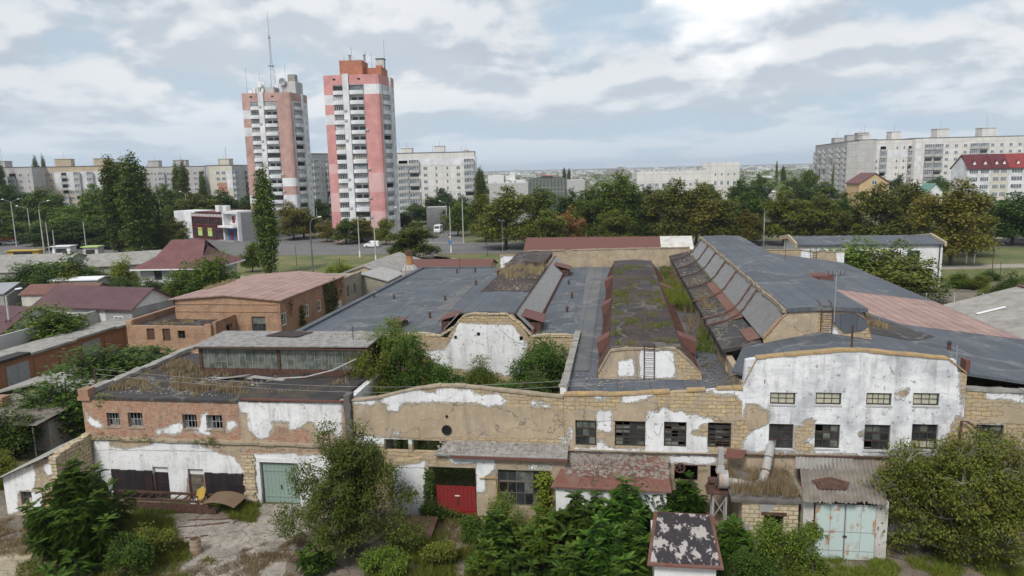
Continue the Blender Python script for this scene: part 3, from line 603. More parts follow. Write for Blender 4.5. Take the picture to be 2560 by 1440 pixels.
m = MB(); m.box(-9.9, -2.93, VA-.36, VA-.285, 4.14, 4.3); part(m, 'eaves_board', MT['redmetal'], T)
m = MB(); rr = random.Random(9)
for _ in range(420):
    u, v = rr.uniform(-10.9, -3.0), rr.uniform(VA-.2, V0-.05); s_ = rr.uniform(.03, .12)*(1+(rr.random() < .08)); z = 4.33+(v-VA+.28)*.29
    if u < -10: z -= .02
    m.ext([(u, v, z), (u+s_, v+rr.uniform(-.02, .03), z), (u+s_*.8, v+s_, z), (u-.01, v+s_*.8, z+rr.uniform(0, .03))], (rr.uniform(-.02, .02), 0, s_*.6))
part(m, 'rubble', MT['rubble'], T, kind='stuff')
m = MB()
for i in range(10): m.box(-10.98+i*.246, -10.98+(i+1)*.246-.012, VA+.1, VA+.14, .05, 2.2-.02*(i % 2))
m.box(-10.98, -8.5, VA+.075, VA+.099, 2.12, 2.2); m.box(-10.98, -8.5, VA+.075, VA+.099, .6, .68)
g_ = part(m, 'gate', MT['redgate'], T, label='red sheet metal double gate closing the lower part of the opening'); m = MB(); m.box(-9.68, -9.62, VA+.03, VA+.074, 1.0, 1.5); part(m, 'latch', MT['iron'], g_); m = MB(); m.box(-9.8, -9.5, VA+.06, VA+.074, 1.55, 1.62); part(m, 'plate', MT['whitepaint'], g_)
window(T, *ah[1], v=VA, nx=6, rows=3, mat='wood', inset=.16, thick=(2,), broken=.1, seed=3)
# triangular warning sign painted on plates beside the gate
for k, (x, y) in enumerate(z2((640, 882), (575, 880))):
    p = fv(x, y, VA); r = .2; m = MB(); m.ext([(p[0]-r, VA-.03, p[2]-r*.7), (p[0]+r, VA-.03, p[2]-r*.7), (p[0], VA-.03, p[2]+r)], (0, .02, 0)); q = part(m, 'warning_sign', MT['iron'], T); m = MB(); m.ext([(p[0]-r*.62, VA-.04, p[2]-r*.5), (p[0]+r*.62, VA-.04, p[2]-r*.5), (p[0], VA-.04, p[2]+r*.55)], (0, .009, 0)); part(m, 'sign_face', MT['yellow'] if k == 0 else MT['redp'], q)
m = MB(); a = fv(1198, 1195, VA-.12); m.tube([a, (a[0]+1.0, a[1], a[2]+.05), (a[0]+1.05, a[1], a[2]-1.2)], .035); solo(m, 'gas_pipe', 'thin yellow gas pipe on the wall right of the red gate', 'pipe', MT['yellow'], (a[0], a[1], 0))
# ---- hall B : stone fronted bay and dark moss grown roof lantern
T = thing('stone_front_hall', 'hall with a yellow stone front, four dark windows and a mossy dark roof lantern', 'building', (2, V0, 0))
bw = [(-2.54, -1.3, 4.66, 6.24), (-.22, 1.55, 4.7, 6.26), (2.62, 3.91, 4.75, 6.29), (5.11, 6.42, 4.78, 6.31)]
bp = [zs((620, 140), (755, 140), (740, 170), (700, 180), (650, 165)), zs((925, 125), (1060, 110), (1250, 100), (1170, 155), (1020, 195), (920, 200)), zs((630, 310), (690, 285), (740, 300), (765, 280), (800, 290), (795, 410), (810, 480), (740, 520), (690, 490), (650, 480)),
      zs((650, 600), (720, 600), (760, 670), (820, 670), (820, 695), (1160, 690), (1160, 420), (1180, 300), (1240, 290), (1330, 290), (1340, 250), (1400, 260), (1470, 310), (1560, 290), (1590, 320), (1700, 335), (1880, 380), (1880, 400), (1740, 430), (1720, 480), (1630, 490), (1640, 540), (1810, 560), (1830, 735), (400, 722), (405, 680), (640, 680)),
      zs((1740, 70), (2150, 55), (2230, 110), (2230, 230), (2100, 110), (1900, 95)), zs((1400, 765), (1900, 765), (1900, 850), (1400, 830)), zs((240, 560), (330, 590), (330, 640), (250, 600)), zs((340, 470), (380, 460), (385, 590), (350, 570))]
br_ = [zs((320, 290), (900, 240), (920, 200), (1160, 160), (1270, 110), (1310, 290), (1200, 300), (1160, 420), (800, 395), (640, 400), (640, 720), (320, 720)), zs((1240, 420), (1340, 420), (1300, 550), (1260, 520)), zs((320, 745), (2300, 765), (2300, 1300), (320, 1300)), zs((1860, 340), (2260, 340), (2260, 400), (1880, 400)), zs((640, 520), (830, 500), (830, 680), (680, 620))]
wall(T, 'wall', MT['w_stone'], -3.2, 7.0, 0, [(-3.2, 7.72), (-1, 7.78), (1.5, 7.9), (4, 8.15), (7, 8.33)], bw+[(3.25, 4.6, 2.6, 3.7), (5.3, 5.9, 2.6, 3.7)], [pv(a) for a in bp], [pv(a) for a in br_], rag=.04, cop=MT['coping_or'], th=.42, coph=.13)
for k, h in enumerate(bw): window(T, *h, nx=(3, 4, 3, 3)[k], rows=(3, 6, 6, 9)[k], thick=((1, 2), (2, 4), (2, 4), (2, 5))[k], mat='wooddk', broken=(.05, .05, .25, .45)[k], seed=k, boards=())
m = MB(); m.box(-3.0, 6.2, V0-.12, V0-.01, 4.36, 4.44); m.tube([(-2.95, V0-.16, 4.42), (3, V0-.16, 4.45), (6.2, V0-.16, 4.5)], .045); part(m, 'string_course', MT['coping'], T)
wall(T, 'side_wall', MT['w_stone'], 41.52, 58, 0, [(41.5, 8.1), (43, 7.9), (58, 7.72)], plane=('u', -3.45), th=.35, step=.5, pl=[[(41, 0), (58, 0), (58, 9), (41, 9)]], cop=MT['concrete'])
# roof of hall B
def zB(u, v): return 7.62
m = MB(); m.slab([(-3.09, 41.55, 7.55), (6.9, 41.55, 7.62), (6.9, 99.2, 7.45), (-3.09, 99.2, 7.45)], .2); part(m, 'roof', MT['bit'], T)
m = MB(); m.slab([(-3.05, 47, 7.58), (-1.95, 47, 7.6), (-2.0, 99, 7.485), (-4.2, 99, 7.485)], .012); part(m, 'valley', MT['bit2'], T)
# lantern B
VBf, VBb = 45.3, 89.3
wall(T, 'lantern_gable', MT['w_stone'], -1.3, 5.2, 7.56, [(-1.3, 7.9), (-.42, 9.5), (3.82, 9.5), (5.2, 7.9)], plane=('v', VBf), th=.35, cop=MT['coping'], coph=.14,
     rn=[pv(zs((0, 0)), VBf)] and [[(-1.2, 7.5), (4.4, 7.5), (2.6, 9.6), (-.6, 9.6)]], pl=[pv([(1600, 870), (1680, 875), (1690, 945), (1600, 945)], VBf), pv([(1545, 905), (1580, 900), (1590, 940), (1545, 942)], VBf)])
m = MB(); m.slab([(-.55, VBf+.2, 9.56), (1.7, VBf+.2, 9.72), (1.7, VBb, 9.72), (-.6, VBb, 9.56)], .12); m.slab([(1.7, VBf+.2, 9.72), (3.95, VBf+.2, 9.56), (3.95, VBb, 9.56), (1.7, VBb, 9.72)], .12); lr = part(m, 'lantern_roof', MT['old2'], T)
for sgn, ut, ub in ((-1, -.5, -1.28), (1, 3.9, 5.15)):
    m = MB(); m.quad((ut, VBf+.35, 9.45), (ut, VBb, 9.45), (ub, VBb, 7.9), (ub, VBf+.35, 7.9)); gz = part(m, 'lantern_glazing', MT['ribglass'], T)
    m = MB(); v = VBf+.6
    while v < VBb: m.ext([(ut+sgn*.02, v, 9.47), (ut+sgn*.02, v+.05, 9.47), (ub+sgn*.02, v+.05, 7.9), (ub+sgn*.02, v, 7.9)], (sgn*.04, 0, .02)); v += .62
    part(m, 'glazing_bars', MT['iron'], gz); m = MB(); m.box(ub-.1, ub+.1, VBf+.35, VBb, 7.46, 7.92); part(m, 'curb', MT['redmetal'], gz)
    for v in ((49.5, 63, 77) if sgn < 0 else (50, 72)):
        m = MB(); x0 = ut+sgn*.15; x1 = ub+sgn*.25
        m.add([(x0, v, 9.42), (x0, v+1.5, 9.42), (x1, v+1.5, 8.9), (x1, v, 8.9), (ub+sgn*.1, v, 8.0), (ub+sgn*.1, v+1.5, 8.0), (ut+sgn*.05, v, 8.9), (ut+sgn*.05, v+1.5, 8.9)], [(0, 1, 2, 3), (3, 2, 5, 4), (0, 3, 4, 6), (1, 7, 5, 2)]); part(m, 'vent_cowl', MT['redmetal'], T)
# ladder on gable B
def ladder(name, label, u0, w_, v, za, zb_, curl=False, n=7, grp=None):
    m = MB(); t = thing(name, label, 'ladder', (u0, v, za), group=grp)
    for x in (u0, u0+w_): m = MB(); m.tube([(x, v, za), (x, v, zb_)] if not curl else [(x, v, za), (x, v, zb_-.5), (x-.1, v+.15, zb_-.1), (x-.25, v+.3, zb_)], .035, 5); part(m, 'rail', MT['iron'], t)
    m = MB()
    for i in range(n): z = za+(zb_-za)*(i+.7)/(n+.8); m.tube([(u0, v, z), (u0+w_, v, z)], .02, 5)
    part(m, 'rungs', MT['iron'], t)
ladder('ladder', 'rusty iron ladder leaning on the mossy lantern gable', 1.6, .63, 45.15, 7.6, 9.9)
ladder('ladder', 'rusty ladder with a hooked top on the gable of the tall grey roof', 12.72, .68, 47.3, 10.05, 12.3, True)
# ---- hall A : big grey felt roof and white gable with holes
T = thing('grey_roof_hall', 'wide low hall with fresh grey felt roof and a white gable pierced by holes', 'building', (-15, 58, 0))
VA_ = 58.0
ga = [z5((985, 705), (1180, 715), (1370, 720), (1440, 820), (1475, 850), (1440, 1070), (1300, 1080), (1310, 1060), (860, 1020), (740, 910), (890, 890), (945, 800))]
gi = [z5((1250, 745), (1300, 740), (1400, 800), (1370, 830), (1280, 790)), z5((1110, 740), (1150, 750), (1145, 830), (1120, 830)), z5((1180, 770), (1220, 770), (1215, 830), (1175, 830)), z5((1320, 975), (1360, 975), (1360, 1040), (1325, 1040))]
ghs = [(-11.75, -11.45, 7.25, 7.6), (-8.15, -7.85, 6.9, 7.3), (-13.7, -13.45, 6.95, 7.3), (-8.3, -7.85, 4.8, 5.2)]
wall(T, 'gable_wall', MT['w_stone'], -27.5, -3.45, 0, [(-27.5, 7.3), (-15.3, 7.25), (-14.3, 7.1), (-13.3, 8.6), (-12.7, 9.1), (-8.65, 9.12), (-8.1, 8.3), (-7.4, 7.3), (-3.45, 7.3)], ghs, [pv(a, VA_) for a in ga], [pv(z5((1240, 720), (1420, 740), (1480, 900), (1440, 860), (1380, 830)), VA_), pv(z5((700, 830), (900, 840), (900, 900), (700, 900)), VA_)], plane=('v', VA_), th=.4, rag=.12, cop=MT['stone'], coph=.2)
wall(T, 'side_wall', MT['w_stone'], 58.4, 99.5, 0, 7.3, plane=('u', -27.9), th=.4, step=1.2)
m = MB(); m.slab([(-27.5, 58.3, 7.3), (-15, 58.3, 7.38), (-15, 99.4, 7.38), (-27.5, 99.4, 7.3)], .2); m.slab([(-15, 58.3, 7.38), (-7, 58.3, 7.4), (-7, 99.4, 7.4), (-15, 99.4, 7.38)], .2); m.slab([(-7, 58.3, 7.4), (-3.1, 58.3, 7.5), (-3.1, 99.4, 7.45), (-7, 99.4, 7.4)], .2); part(m, 'roof', MT['bit'], T)
m = MB(); m.box(-28.0, -27.45, 58.0, 99.5, 7.28, 7.52); m.box(-27.45, -17.5, 99.1, 99.6, 7.3, 7.55); part(m, 'parapet', MT['bit'], T)
m = MB(); m.slab([(-17.6, 60, 7.392), (-16.2, 62, 7.392), (-17.2, 86, 7.392), (-18.3, 84, 7.392), (-18.0, 70, 7.392)], .01); part(m, 'valley', MT['bit2'], T)
m = MB(); m.slab([(-13.15, 58.15, 9.3), (-11, 58.15, 9.42), (-11, 68, 9.42), (-13.3, 68, 9.3)], .14); m.slab([(-11, 58.15, 9.42), (-8.5, 58.15, 9.3), (-8.5, 68, 9.3), (-11, 68, 9.42)], .14); part(m, 'lantern_roof', MT['bit'], T, label='grey felted front end of the lantern roof')
m = MB(); m.slab([(-13.3, 68.002, 9.33), (-11, 68.002, 9.45), (-11, 86, 9.45), (-13.4, 86, 9.33)], .17); m.slab([(-11, 68.002, 9.45), (-8.5, 68.002, 9.33), (-8.5, 86, 9.33), (-11, 86, 9.45)], .17)
m.slab([(-13.4, 86.01, 9.75), (-11.2, 86.01, 9.95), (-11.2, 97.5, 9.95), (-13.6, 97.5, 9.75)], .6); m.slab([(-11.2, 86.01, 9.95), (-8.9, 86.01, 9.75), (-8.9, 97.5, 9.75), (-11.2, 97.5, 9.95)], .6); part(m, 'lantern_roof', MT['old2'], T, label='mossy cracked rear end of the lantern roof')
for sgn, ut, ub in ((1, -8.55, -7.1), (-1, -13.2, -14.6)):
    m = MB(); m.quad((ut, 58.4, 9.18), (ut, 98, 9.18), (ub, 98, 7.72), (ub, 58.4, 7.72)); gz = part(m, 'lantern_glazing', MT['ribglass'], T); m = MB(); v = 58.6
    while v < 97.8: m.ext([(ut+sgn*.02, v, 9.2), (ut+sgn*.02, v+.05, 9.2), (ub+sgn*.02, v+.05, 7.72), (ub+sgn*.02, v, 7.72)], (sgn*.035, 0, .03)); v += .3 if sgn > 0 else .8
    part(m, 'glazing_bars', MT['metalgrey'], gz); m = MB(); m.box(ub-.12, ub+.12, 58.4, 98, 7.38, 7.75); m.box(ut-.12, ut+.12, 58.4, 98, 9.05, 9.2); part(m, 'curb', MT['redmetal'], gz)
for (a, b, c, d, e) in ((-8.7, -6.4, 59.2, 62.2, 1), (-15.2, -12.9, 59.4, 62.4, -1), (-20.3, -18.9, 60.4, 62.6, -1), (-15.3, -13.3, 89, 91, -1), (-8.6, -6.2, 91, 94, 1), (-15.3, -13.3, 95.5, 97, -1)):
    z = 7.42; hi, lo = (9.0, 8.3); m = MB(); x0, x1 = (a, b) if e > 0 else (b, a)
    if d-c < 2.3 and a < -18: hi, lo = 8.0, 7.75
    m.slab([(x0, c, hi), (x0, d, hi), (x1+.15*e, d+.1, lo), (x1+.15*e, c-.1, lo)], .06); q = part(m, 'vent_cowl', MT['redmetal'], T); m = MB(); m.box(min(x0+.1*e, x1-.1*e), max(x0+.1*e, x1-.1*e), c+.05, d-.05, z, lo-.1); part(m, 'cowl_side', MT['iron'], q)
# ---- back wall
T = thing('rear_wall', 'long bare beige wall closing the roofs at the back', 'wall', (0, 99.6, 0))
wall(T, 'wall', MT['w_stone'], -16.5, 9.5, 0, [(-16.5, 9.0), (-13.2, 9.0), (-13.1, 9.6), (9.5, 9.95)], plane=('v', 99.6), step=.5, cop=MT['coping'], rn=[[(-17, 0), (-13.2, 0), (-13, 8.8), (9.5, 9.2), (9.5, 0)], [(-10, 8), (9, 8), (9, 9.9), (-10, 9.7)]], pl=[[(-16.4, 0), (-13.3, 0), (-13.3, 9), (-16.4, 9)]])
T = thing('rear_wall', 'pale ragged wall behind the tall grey roof with a ladder on it', 'wall', (24, 99.6, 0))
wall(T, 'wall', MT['w_stone'], 16.5, 29.3, 0, [(16.5, 9.5), (24.0, 9.6), (24.6, 9.35), (26, 9.3), (29.3, 9.25)], plane=('v', 99.6), step=.5, cop=MT['coping'], coph=.08, rag=.1, rn=[[(16, 0), (29, 0), (29, 9.1), (16, 9.3)]], pl=[[(23.8, 7.8), (25.2, 7.9), (25.4, 9.5), (23.9, 9.5)], [(28.6, 7), (29.6, 7), (29.6, 9.5), (28.2, 9.5)]])
ladder('ladder', 'short ladder against the pale wall behind the tall grey roof', 25.0, .75, 99.3, 7.5, 9.8)
# ---- hall C : white facade, tall monitor roof
T = thing('white_front_hall', 'tall hall with a whitewashed front, eight windows and a big grey monitor roof', 'building', (13, V0, 0))
upw = [(8.5, 9.87, 7.49, 8.19), (10.96, 12.33, 7.53, 8.24), (13.64, 14.96, 7.57, 8.28), (16.07, 17.41, 7.61, 8.33)]
low = [(8.5, 9.84, 4.85, 6.34), (11.0, 12.35, 4.94, 6.39), (13.64, 15.0, 4.94, 6.44), (16.12, 17.46, 5.07, 6.54)]
ci = [z3((545, 285), (620, 290), (715, 350), (690, 420), (560, 500), (520, 600), (450, 600), (450, 370), (530, 380)), z3((930, 390), (1008, 395), (1005, 510), (935, 545), (1003, 565), (1005, 620), (860, 600), (860, 440), (920, 430)), z3((1300, 480), (1340, 460), (1340, 545), (1300, 510)), z3((1530, 220), (1635, 185), (1640, 210), (1610, 265), (1575, 255)),
      z3((1935, 380), (2060, 380), (2060, 620), (1860, 520), (1900, 480)), z3((450, 605), (1300, 625), (1300, 640), (2100, 640), (2100, 1100), (450, 1100)), z3((1960, 0), (2060, 0), (2000, 300), (1975, 380))]
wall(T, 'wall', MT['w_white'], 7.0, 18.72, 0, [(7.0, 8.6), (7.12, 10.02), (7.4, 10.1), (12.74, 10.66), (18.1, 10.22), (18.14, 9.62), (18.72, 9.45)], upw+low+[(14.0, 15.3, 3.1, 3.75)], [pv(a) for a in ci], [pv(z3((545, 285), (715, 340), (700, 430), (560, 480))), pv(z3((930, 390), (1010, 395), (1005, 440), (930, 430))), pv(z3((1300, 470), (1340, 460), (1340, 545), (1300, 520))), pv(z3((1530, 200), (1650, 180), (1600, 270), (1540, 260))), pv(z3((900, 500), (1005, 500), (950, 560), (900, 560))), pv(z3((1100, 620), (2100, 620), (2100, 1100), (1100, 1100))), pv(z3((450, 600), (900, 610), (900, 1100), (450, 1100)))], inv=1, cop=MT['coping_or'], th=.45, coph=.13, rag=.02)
for k, h in enumerate(upw): window(T, *h, nx=(3, 3, 4, 3)[k], rows=2, thick=(), mat='wooddk', glass='glassbrd', inset=.1, seed=k, boards=tuple(range(8)) if k != 1 else (1, 2, 4, 5), name='upper_window')
for k, h in enumerate(low): window(T, *h, nx=3, rows=3, thick=(1, 2), mat='wooddk', broken=(.05, .12, .1, 0)[k], seed=k+9, boards=(0, 1, 2) if k == 3 else ())
for h in low+upw:
    m = MB(); m.box(h[0]-.05, h[1]+.05, V0-.04, V0+.1, h[2]-.09, h[2]-.003); part(m, 'sill', MT['greylt'], T)
m = MB(); m.tube([(6.4, V0-.15, 4.46), (12, V0-.15, 4.56), (18.6, V0-.15, 4.66)], .05, 6); part(m, 'wall_pipe', MT['iron'], T)
m = MB(); m.tube([(18.4, V0-.3, 3.5), (18.5, V0-.3, 6.9), (18.8, V0-.3, 6.85), (20.6, V0-.9, 5.5)], .06, 6); m.tube([(17.6, V0-.3, 5.6), (19.1, V0-.3, 5.55), (19.1, V0-.3, 3.5)], .035, 5); solo(m, 'pipe_bracket', 'bent rusty steam pipe at the right end of the white front', 'pipe', MT['iron'], (18.5, V0, 3.5))
wall(T, 'side_wall', MT['w_stone'], 41.6, 99.5, 0, [(41.6, 8.55), (99.5, 8.55)], [(47.0+i*3.1, 47.9+i*3.1, 7.6, 8.35) for i in range(17)], plane=('u', 7.0), th=.4, step=.6, rn=[[(41, 0), (100, 0), (100, 9), (41, 9)]])
wall(T, 'side_wall', MT['w_stone'], 41.1, 99.5, 0, 7.7, plane=('u', 29.0), th=.4, step=2)
rA = [(7.0, 9.0), (12.74, 10.3), (18.6, 9.42), (29.3, 7.85)]
def zC(u): return interp(rA, u)
def rslab(m, poly, dz=0.0, th=.12): m.slab([(u, v, zC(u)+dz) for u, v in poly], th)
m = MB(); rslab(m, [(6.6, 42.6), (7.3, 41.6), (12.74, 41.6), (12.74, 47.4), (8.0, 47.5)], 0, .16); rslab(m, [(12.74, 41.6), (18.6, 41.6), (18.6, 47.4), (12.74, 47.4)], 0, .16); rslab(m, [(18.6, 41.6), (29.3, 41.6), (29.3, 99.4), (18.6, 99.4)], 0, .16); rslab(m, [(15.6, 47.4), (18.6, 47.4), (18.6, 99.4), (15.6, 99.4)], 0, .16); part(m, 'roof', MT['bit'], T)
pk = [fh(x, y, z) for (x, y), z in zip(z6((1350, 537), (1865, 563), (2480, 812), (1745, 768)), (8.95, 8.0, 7.95, 8.85))]
def onC(p, dz): return (p[0], p[1], zC(p[0])+dz)
m = MB(); m.slab([(18.6, 70, zC(18.6)+.012), (29.2, 71.5, zC(29.2)+.012), (29.2, 56.2, zC(29.2)+.012), (20.5, 55.3, zC(20.5)+.012), (18.6, 60, zC(18.6)+.012)], .01); part(m, 'pink_felt', MT['pink'], T)
m = MB(); m.slab([(16.1, 61, zC(16.1)+.025), (18.6, 57.6, zC(18.6)+.025), (21.5, 52.0, zC(21.5)+.025), (19.2, 49.2, zC(19.2)+.025), (18.6, 49, zC(18.6)+.025), (16.1, 49.5, zC(16.1)+.025)], .012); part(m, 'torn_felt', MT['old'], T)
# low dark aisle roof on the left of the monitor
m = MB(); m.slab([(6.75, 47.6, 8.98), (9.2, 47.6, 9.55), (9.2, 99, 9.55), (6.75, 99, 8.98)], .22); part(m, 'aisle_roof', MT['old'], T); m = MB(); m.box(6.8, 7.0, 47.6, 99, 8.5, 8.76); part(m, 'lintel', MT['irondk'], T)
m = MB(); m.slab([(8.5, 55, 9.47), (9.22, 55, 9.7), (9.22, 72, 9.7), (8.5, 72, 9.47)], .03); m.slab([(8.4, 48.2, 9.45), (9.22, 48.2, 9.7), (9.22, 51.5, 9.7), (8.4, 51.5, 9.45)], .03); part(m, 'flashing', MT['redfelt'], T)
VM0, VM1 = 47.45, 96
m = MB(); m.slab([(10.6, VM0-.15, 11.85), (13, VM0-.15, 11.98), (13, VM1, 11.98), (10.6, VM1, 11.85)], .26); m.slab([(13, VM0-.15, 11.98), (15.5, VM0-.15, 11.85), (15.5, VM1, 11.85), (13, VM1, 11.98)], .26); part(m, 'monitor_roof', MT['bit'], T)
m = MB(); rr = random.Random(8); v = VM0
while v < VM1: l = rr.uniform(.8, 2); m.box(10.5-rr.uniform(0, .12), 10.75, v, v+l-.03, 11.52, 11.8+rr.uniform(-.04, .04)); v += l
part(m, 'monitor_eaves', MT['coping'], T)
m = MB(); m.quad((10.62, VM0+.3, 11.55), (10.62, VM1, 11.55), (9.25, VM1, 9.75), (9.25, VM0+.3, 9.75)); gz = part(m, 'monitor_glazing', MT['ribglass'], T)
m = MB(); v = VM0+.4
while v < VM1: m.ext([(10.6, v, 11.57), (10.6, v+.04, 11.57), (9.23, v+.04, 9.77), (9.23, v, 9.77)], (-.03, 0, .02)); v += .3
part(m, 'glazing_bars', MT['metalgrey'], gz)
m = MB(); m.quad((15.45, VM0+.3, 11.6), (15.45, VM1, 11.6), (15.8, VM1, 9.9), (15.8, VM0+.3, 9.9)); part(m, 'monitor_glazing', MT['ribglass'], T)
wall(T, 'monitor_gable', MT['w_white'], 9.3, 15.85, 9.3, [(9.3, 9.85), (10.72, 11.62), (15.25, 11.62), (15.85, 10.0)], plane=('v', VM0), th=.3, cop=MT['brick'], coph=.07, rn=[[(9.5, 9), (12.6, 9), (12.6, 12), (10, 12)]], pl=[[(14.6, 10.9), (15.3, 10.9), (15.3, 11.5), (14.7, 11.5)], [(13.2, 9.9), (14.0, 9.9), (13.6, 10.6), (13.3, 10.7)]])
m = MB(); m.ext([(13.45, VM0-.03, 10.9), (13.5, VM0-.03, 11.5), (15.3, VM0-.03, 11.5), (15.6, VM0-.03, 10.6), (15.2, VM0-.03, 10.35), (14.2, VM0-.03, 10.2)], (0, .024, 0)); part(m, 'felt_patch', MT['bit'], T)
m = MB(); m.box(18.82, 19.05, 41.55, 42.2, 9.4, 10.1); part(m, 'flashing', MT['redmetal'], T)
# steam pipes over the aisle roof
G_ = 'bent red steam pipes crossing the dark aisle roof'
for i, v in enumerate((55.0, 57.3, 64.9, 71.7, 79.1, 85.9, 93.4)):
    m = MB(); m.tube([(6.5, v-.1, 9.06), (8.0, v, 9.42), (8.8, v+.5, 9.72), (9.4, v+.9, 10.15), (10.45, v+1.4, 11.62)], .07, 6)
    solo(m, 'steam_pipe', 'red steam pipe bent over the dark aisle roof, '+('nearest of the seven', 'second nearest of the seven', 'third from the front', 'middle one of the seven', 'third from the back', 'second farthest of the seven', 'farthest of the seven')[i], 'pipe', MT['redmetal'] if i < 3 else MT['iron'], (6.5, v, 9), group=G_)
# right end of the front: stone wall
T = thing('stone_wall', 'yellow stone wall at the right edge of the front, partly behind the walnut tree', 'building', (22, V0, 0))
wall(T, 'wall', MT['w_stone'], 18.74, 29.4, 0, [(18.74, 8.5), (29.4, 8.3)], [(19.4, 20.8, 5.4, 6.6), (22.4, 23.8, 5.4, 6.6)], [pv(z3((2150, 205), (2400, 235), (2400, 290), (2300, 260), (2150, 262))), pv(z3((2080, 440), (2240, 430), (2250, 490), (2120, 500)))], [pv(z3((2240, 290), (2500, 290), (2500, 400), (2280, 390))), pv(z3((1900, 385), (2700, 385), (2700, 420), (1900, 430))), pv(z3((1900, 480), (2700, 480), (2700, 1200), (1900, 1200)))], cop=MT['concrete'], rag=.05)
window(T, 19.4, 20.8, 5.4, 6.6, nx=3, rows=3); window(T, 22.4, 23.8, 5.4, 6.6, nx=3, rows=3)
# ================================================================ GROUND
def groundmat():
    s = S('ground_soil'); f = s.noise(.035, 8, .6); c = s.mix(s.rng(f, .4, .62), (.085, .095, .035), (.16, .13, .075))
    c = s.mix(s.rng(s.noise(.4, 7, .7), .5, .66, 0, .8), c, (.12, .105, .06)); far = s.noise(.004, 6, .65); c = s.mix(s.rng(far, .5, .6, 0, .7), c, (.10, .10, .085)); return s.out(c, .95, s.noise(4, 4), .03)
def flatm(name, a, b, c3=None, sc=.5, lo=.42, hi=.6, hd=.015, c4=None):
    s = S(name); c = s.mix(s.rng(s.noise(sc, 8, .65), lo, hi), a, b)
    if c3: c = s.mix(s.rng(s.noise(sc*3.1, 8, .72), .52, .62, 0, .85), c, c3)
    if c4: c = s.mix(s.rng(s.noise(sc*11, 5, .75), .60, .68, 0, .8), c, c4)
    vo = s.n('ShaderNodeTexVoronoi', feature='DISTANCE_TO_EDGE'); s.put(vo.inputs['Vector'], s.vadd(s.ob, s.noisec(.9, 4), 1.6)); vo.inputs['Scale'].default_value = .32; c = s.mix(s.rng(vo.outputs['Distance'], .006, .02, .6, 0), c, tuple(x*.35 for x in b)); c = s.mix(s.rng(s.noise(26, 2), .62, .7, 0, .7), c, tuple(min(1, x*1.7) for x in a)); return s.out(c, .93, s.noise(9, 5, .6), hd)
MT['ground'] = groundmat(); MT['yard'] = flatm('yard_dirt', (.20, .165, .13), (.12, .098, .078), (.095, .085, .04), .45, c4=(.38, .35, .31))
MT['pave'] = flatm('broken_concrete_apron', (.33, .295, .25), (.20, .175, .15), (.14, .115, .09), .9, c4=(.48, .45, .41)); MT['sand'] = flatm('sandy_patch', (.40, .35, .24), (.27, .23, .165), None, .6)
MT['asph'] = flatm('worn_asphalt', (.155, .15, .15), (.125, .122, .122), (.185, .175, .165), .12); MT['lawn'] = flatm('dry_lawn', (.085, .115, .035), (.165, .15, .06), (.20, .165, .085), .10); MT['path'] = flatm('pale_path', (.34, .31, .26), (.27, .24, .2), None, .4)
m = MB(); xs = [-9000, -2500, -700, -250, -60, 60, 250, 700, 2500, 9000]; ys = [-60, 60, 250, 700, 2500, 12000]
for y in ys:
    for x in xs: m.v.append((x, y, 0))
for j in range(len(ys)-1):
    for i in range(len(xs)-1): q = j*len(xs)+i; m.f.append((q, q+1, q+len(xs)+1, q+len(xs))); m.m.append(0)
struct(m, 'ground', MT['ground'])
def flat(name, pts, mt, z, fr=FW, n=3, jag=.0, seed=1):
    P = []
    for i in range(len(pts)):
        a, b = pts[i], pts[(i+1) % len(pts)]; k = max(1, int(hypot(b[0]-a[0], b[1]-a[1])/n)) if jag else 1
        for t in range(k):
            x, y = a[0]+(b[0]-a[0])*t/k, a[1]+(b[1]-a[1])*t/k; P.append((x+jag*mnoise.noise((x, y, seed))*2, y+jag*mnoise.noise((y, x, seed+3))*2, z))
    m = MB(); m.add(P, [tuple(range(len(P)))]); return struct(m, name, MT[mt], fr)
flat('yard', [(-60, 20), (24, 20), (24, 41), (-60, 41)], 'yard', .02, FF, .8, .3)
gp = lambda *a: [fh(x, y, 0)[:2] for x, y in a]
flat('concrete_apron', gp((640, 1262), (760, 1262), (770, 1330), (700, 1440), (560, 1500), (430, 1470), (480, 1380), (560, 1330)), 'pave', .03, FF, .5, .25)
flat('concrete_slab', gp((430, 1300), (600, 1300), (590, 1350), (400, 1360)), 'pave', .026, FF, .5, .2, 5)
flat('sandy_ground', gp((-200, 1370), (100, 1360), (120, 1400), (40, 1470), (-200, 1500)), 'sand', .03, FF, .5, .2)
flat('main_road', [(-260, 177), (-30, 180), (40, 186), (330, 190), (330, 205), (45, 203), (-45, 205), (-75, 211), (-260, 213)], 'asph', .02, FF)
flat('side_street', [(-24, 215), (-15.5, 200), (-13, 212), (-17, 235), (-24, 330), (-33, 330), (-28, 240)], 'asph', .024, FW)
flat('shop_forecourt', [(-190, 214), (-75, 226), (-62, 222), (-58, 232), (-80, 262), (-200, 262)], 'asph', .022, FW)
flat('left_yard', [(-150, 130), (-100, 130), (-92, 180), (-92, 215), (-190, 215), (-190, 160)], 'asph', .018, FW)
flat('lawn', [(-90, 132), (0, 128), (0, 179), (-90, 176.5)], 'lawn', .016, FF, 4, .5)
flat('lawn', [(50, 132), (140, 130), (330, 150), (330, 187), (60, 184), (50, 160)], 'lawn', .016, FF, 4, .5)
flat('grass_verge', [(-60, 206), (-30, 207), (-34, 222), (-62, 222)], 'lawn', .017, FF, 3, .4); flat('grass_verge', [(-22, 204.5), (320, 206), (320, 216), (-20, 212)], 'lawn', .017, FF, 4, .4)
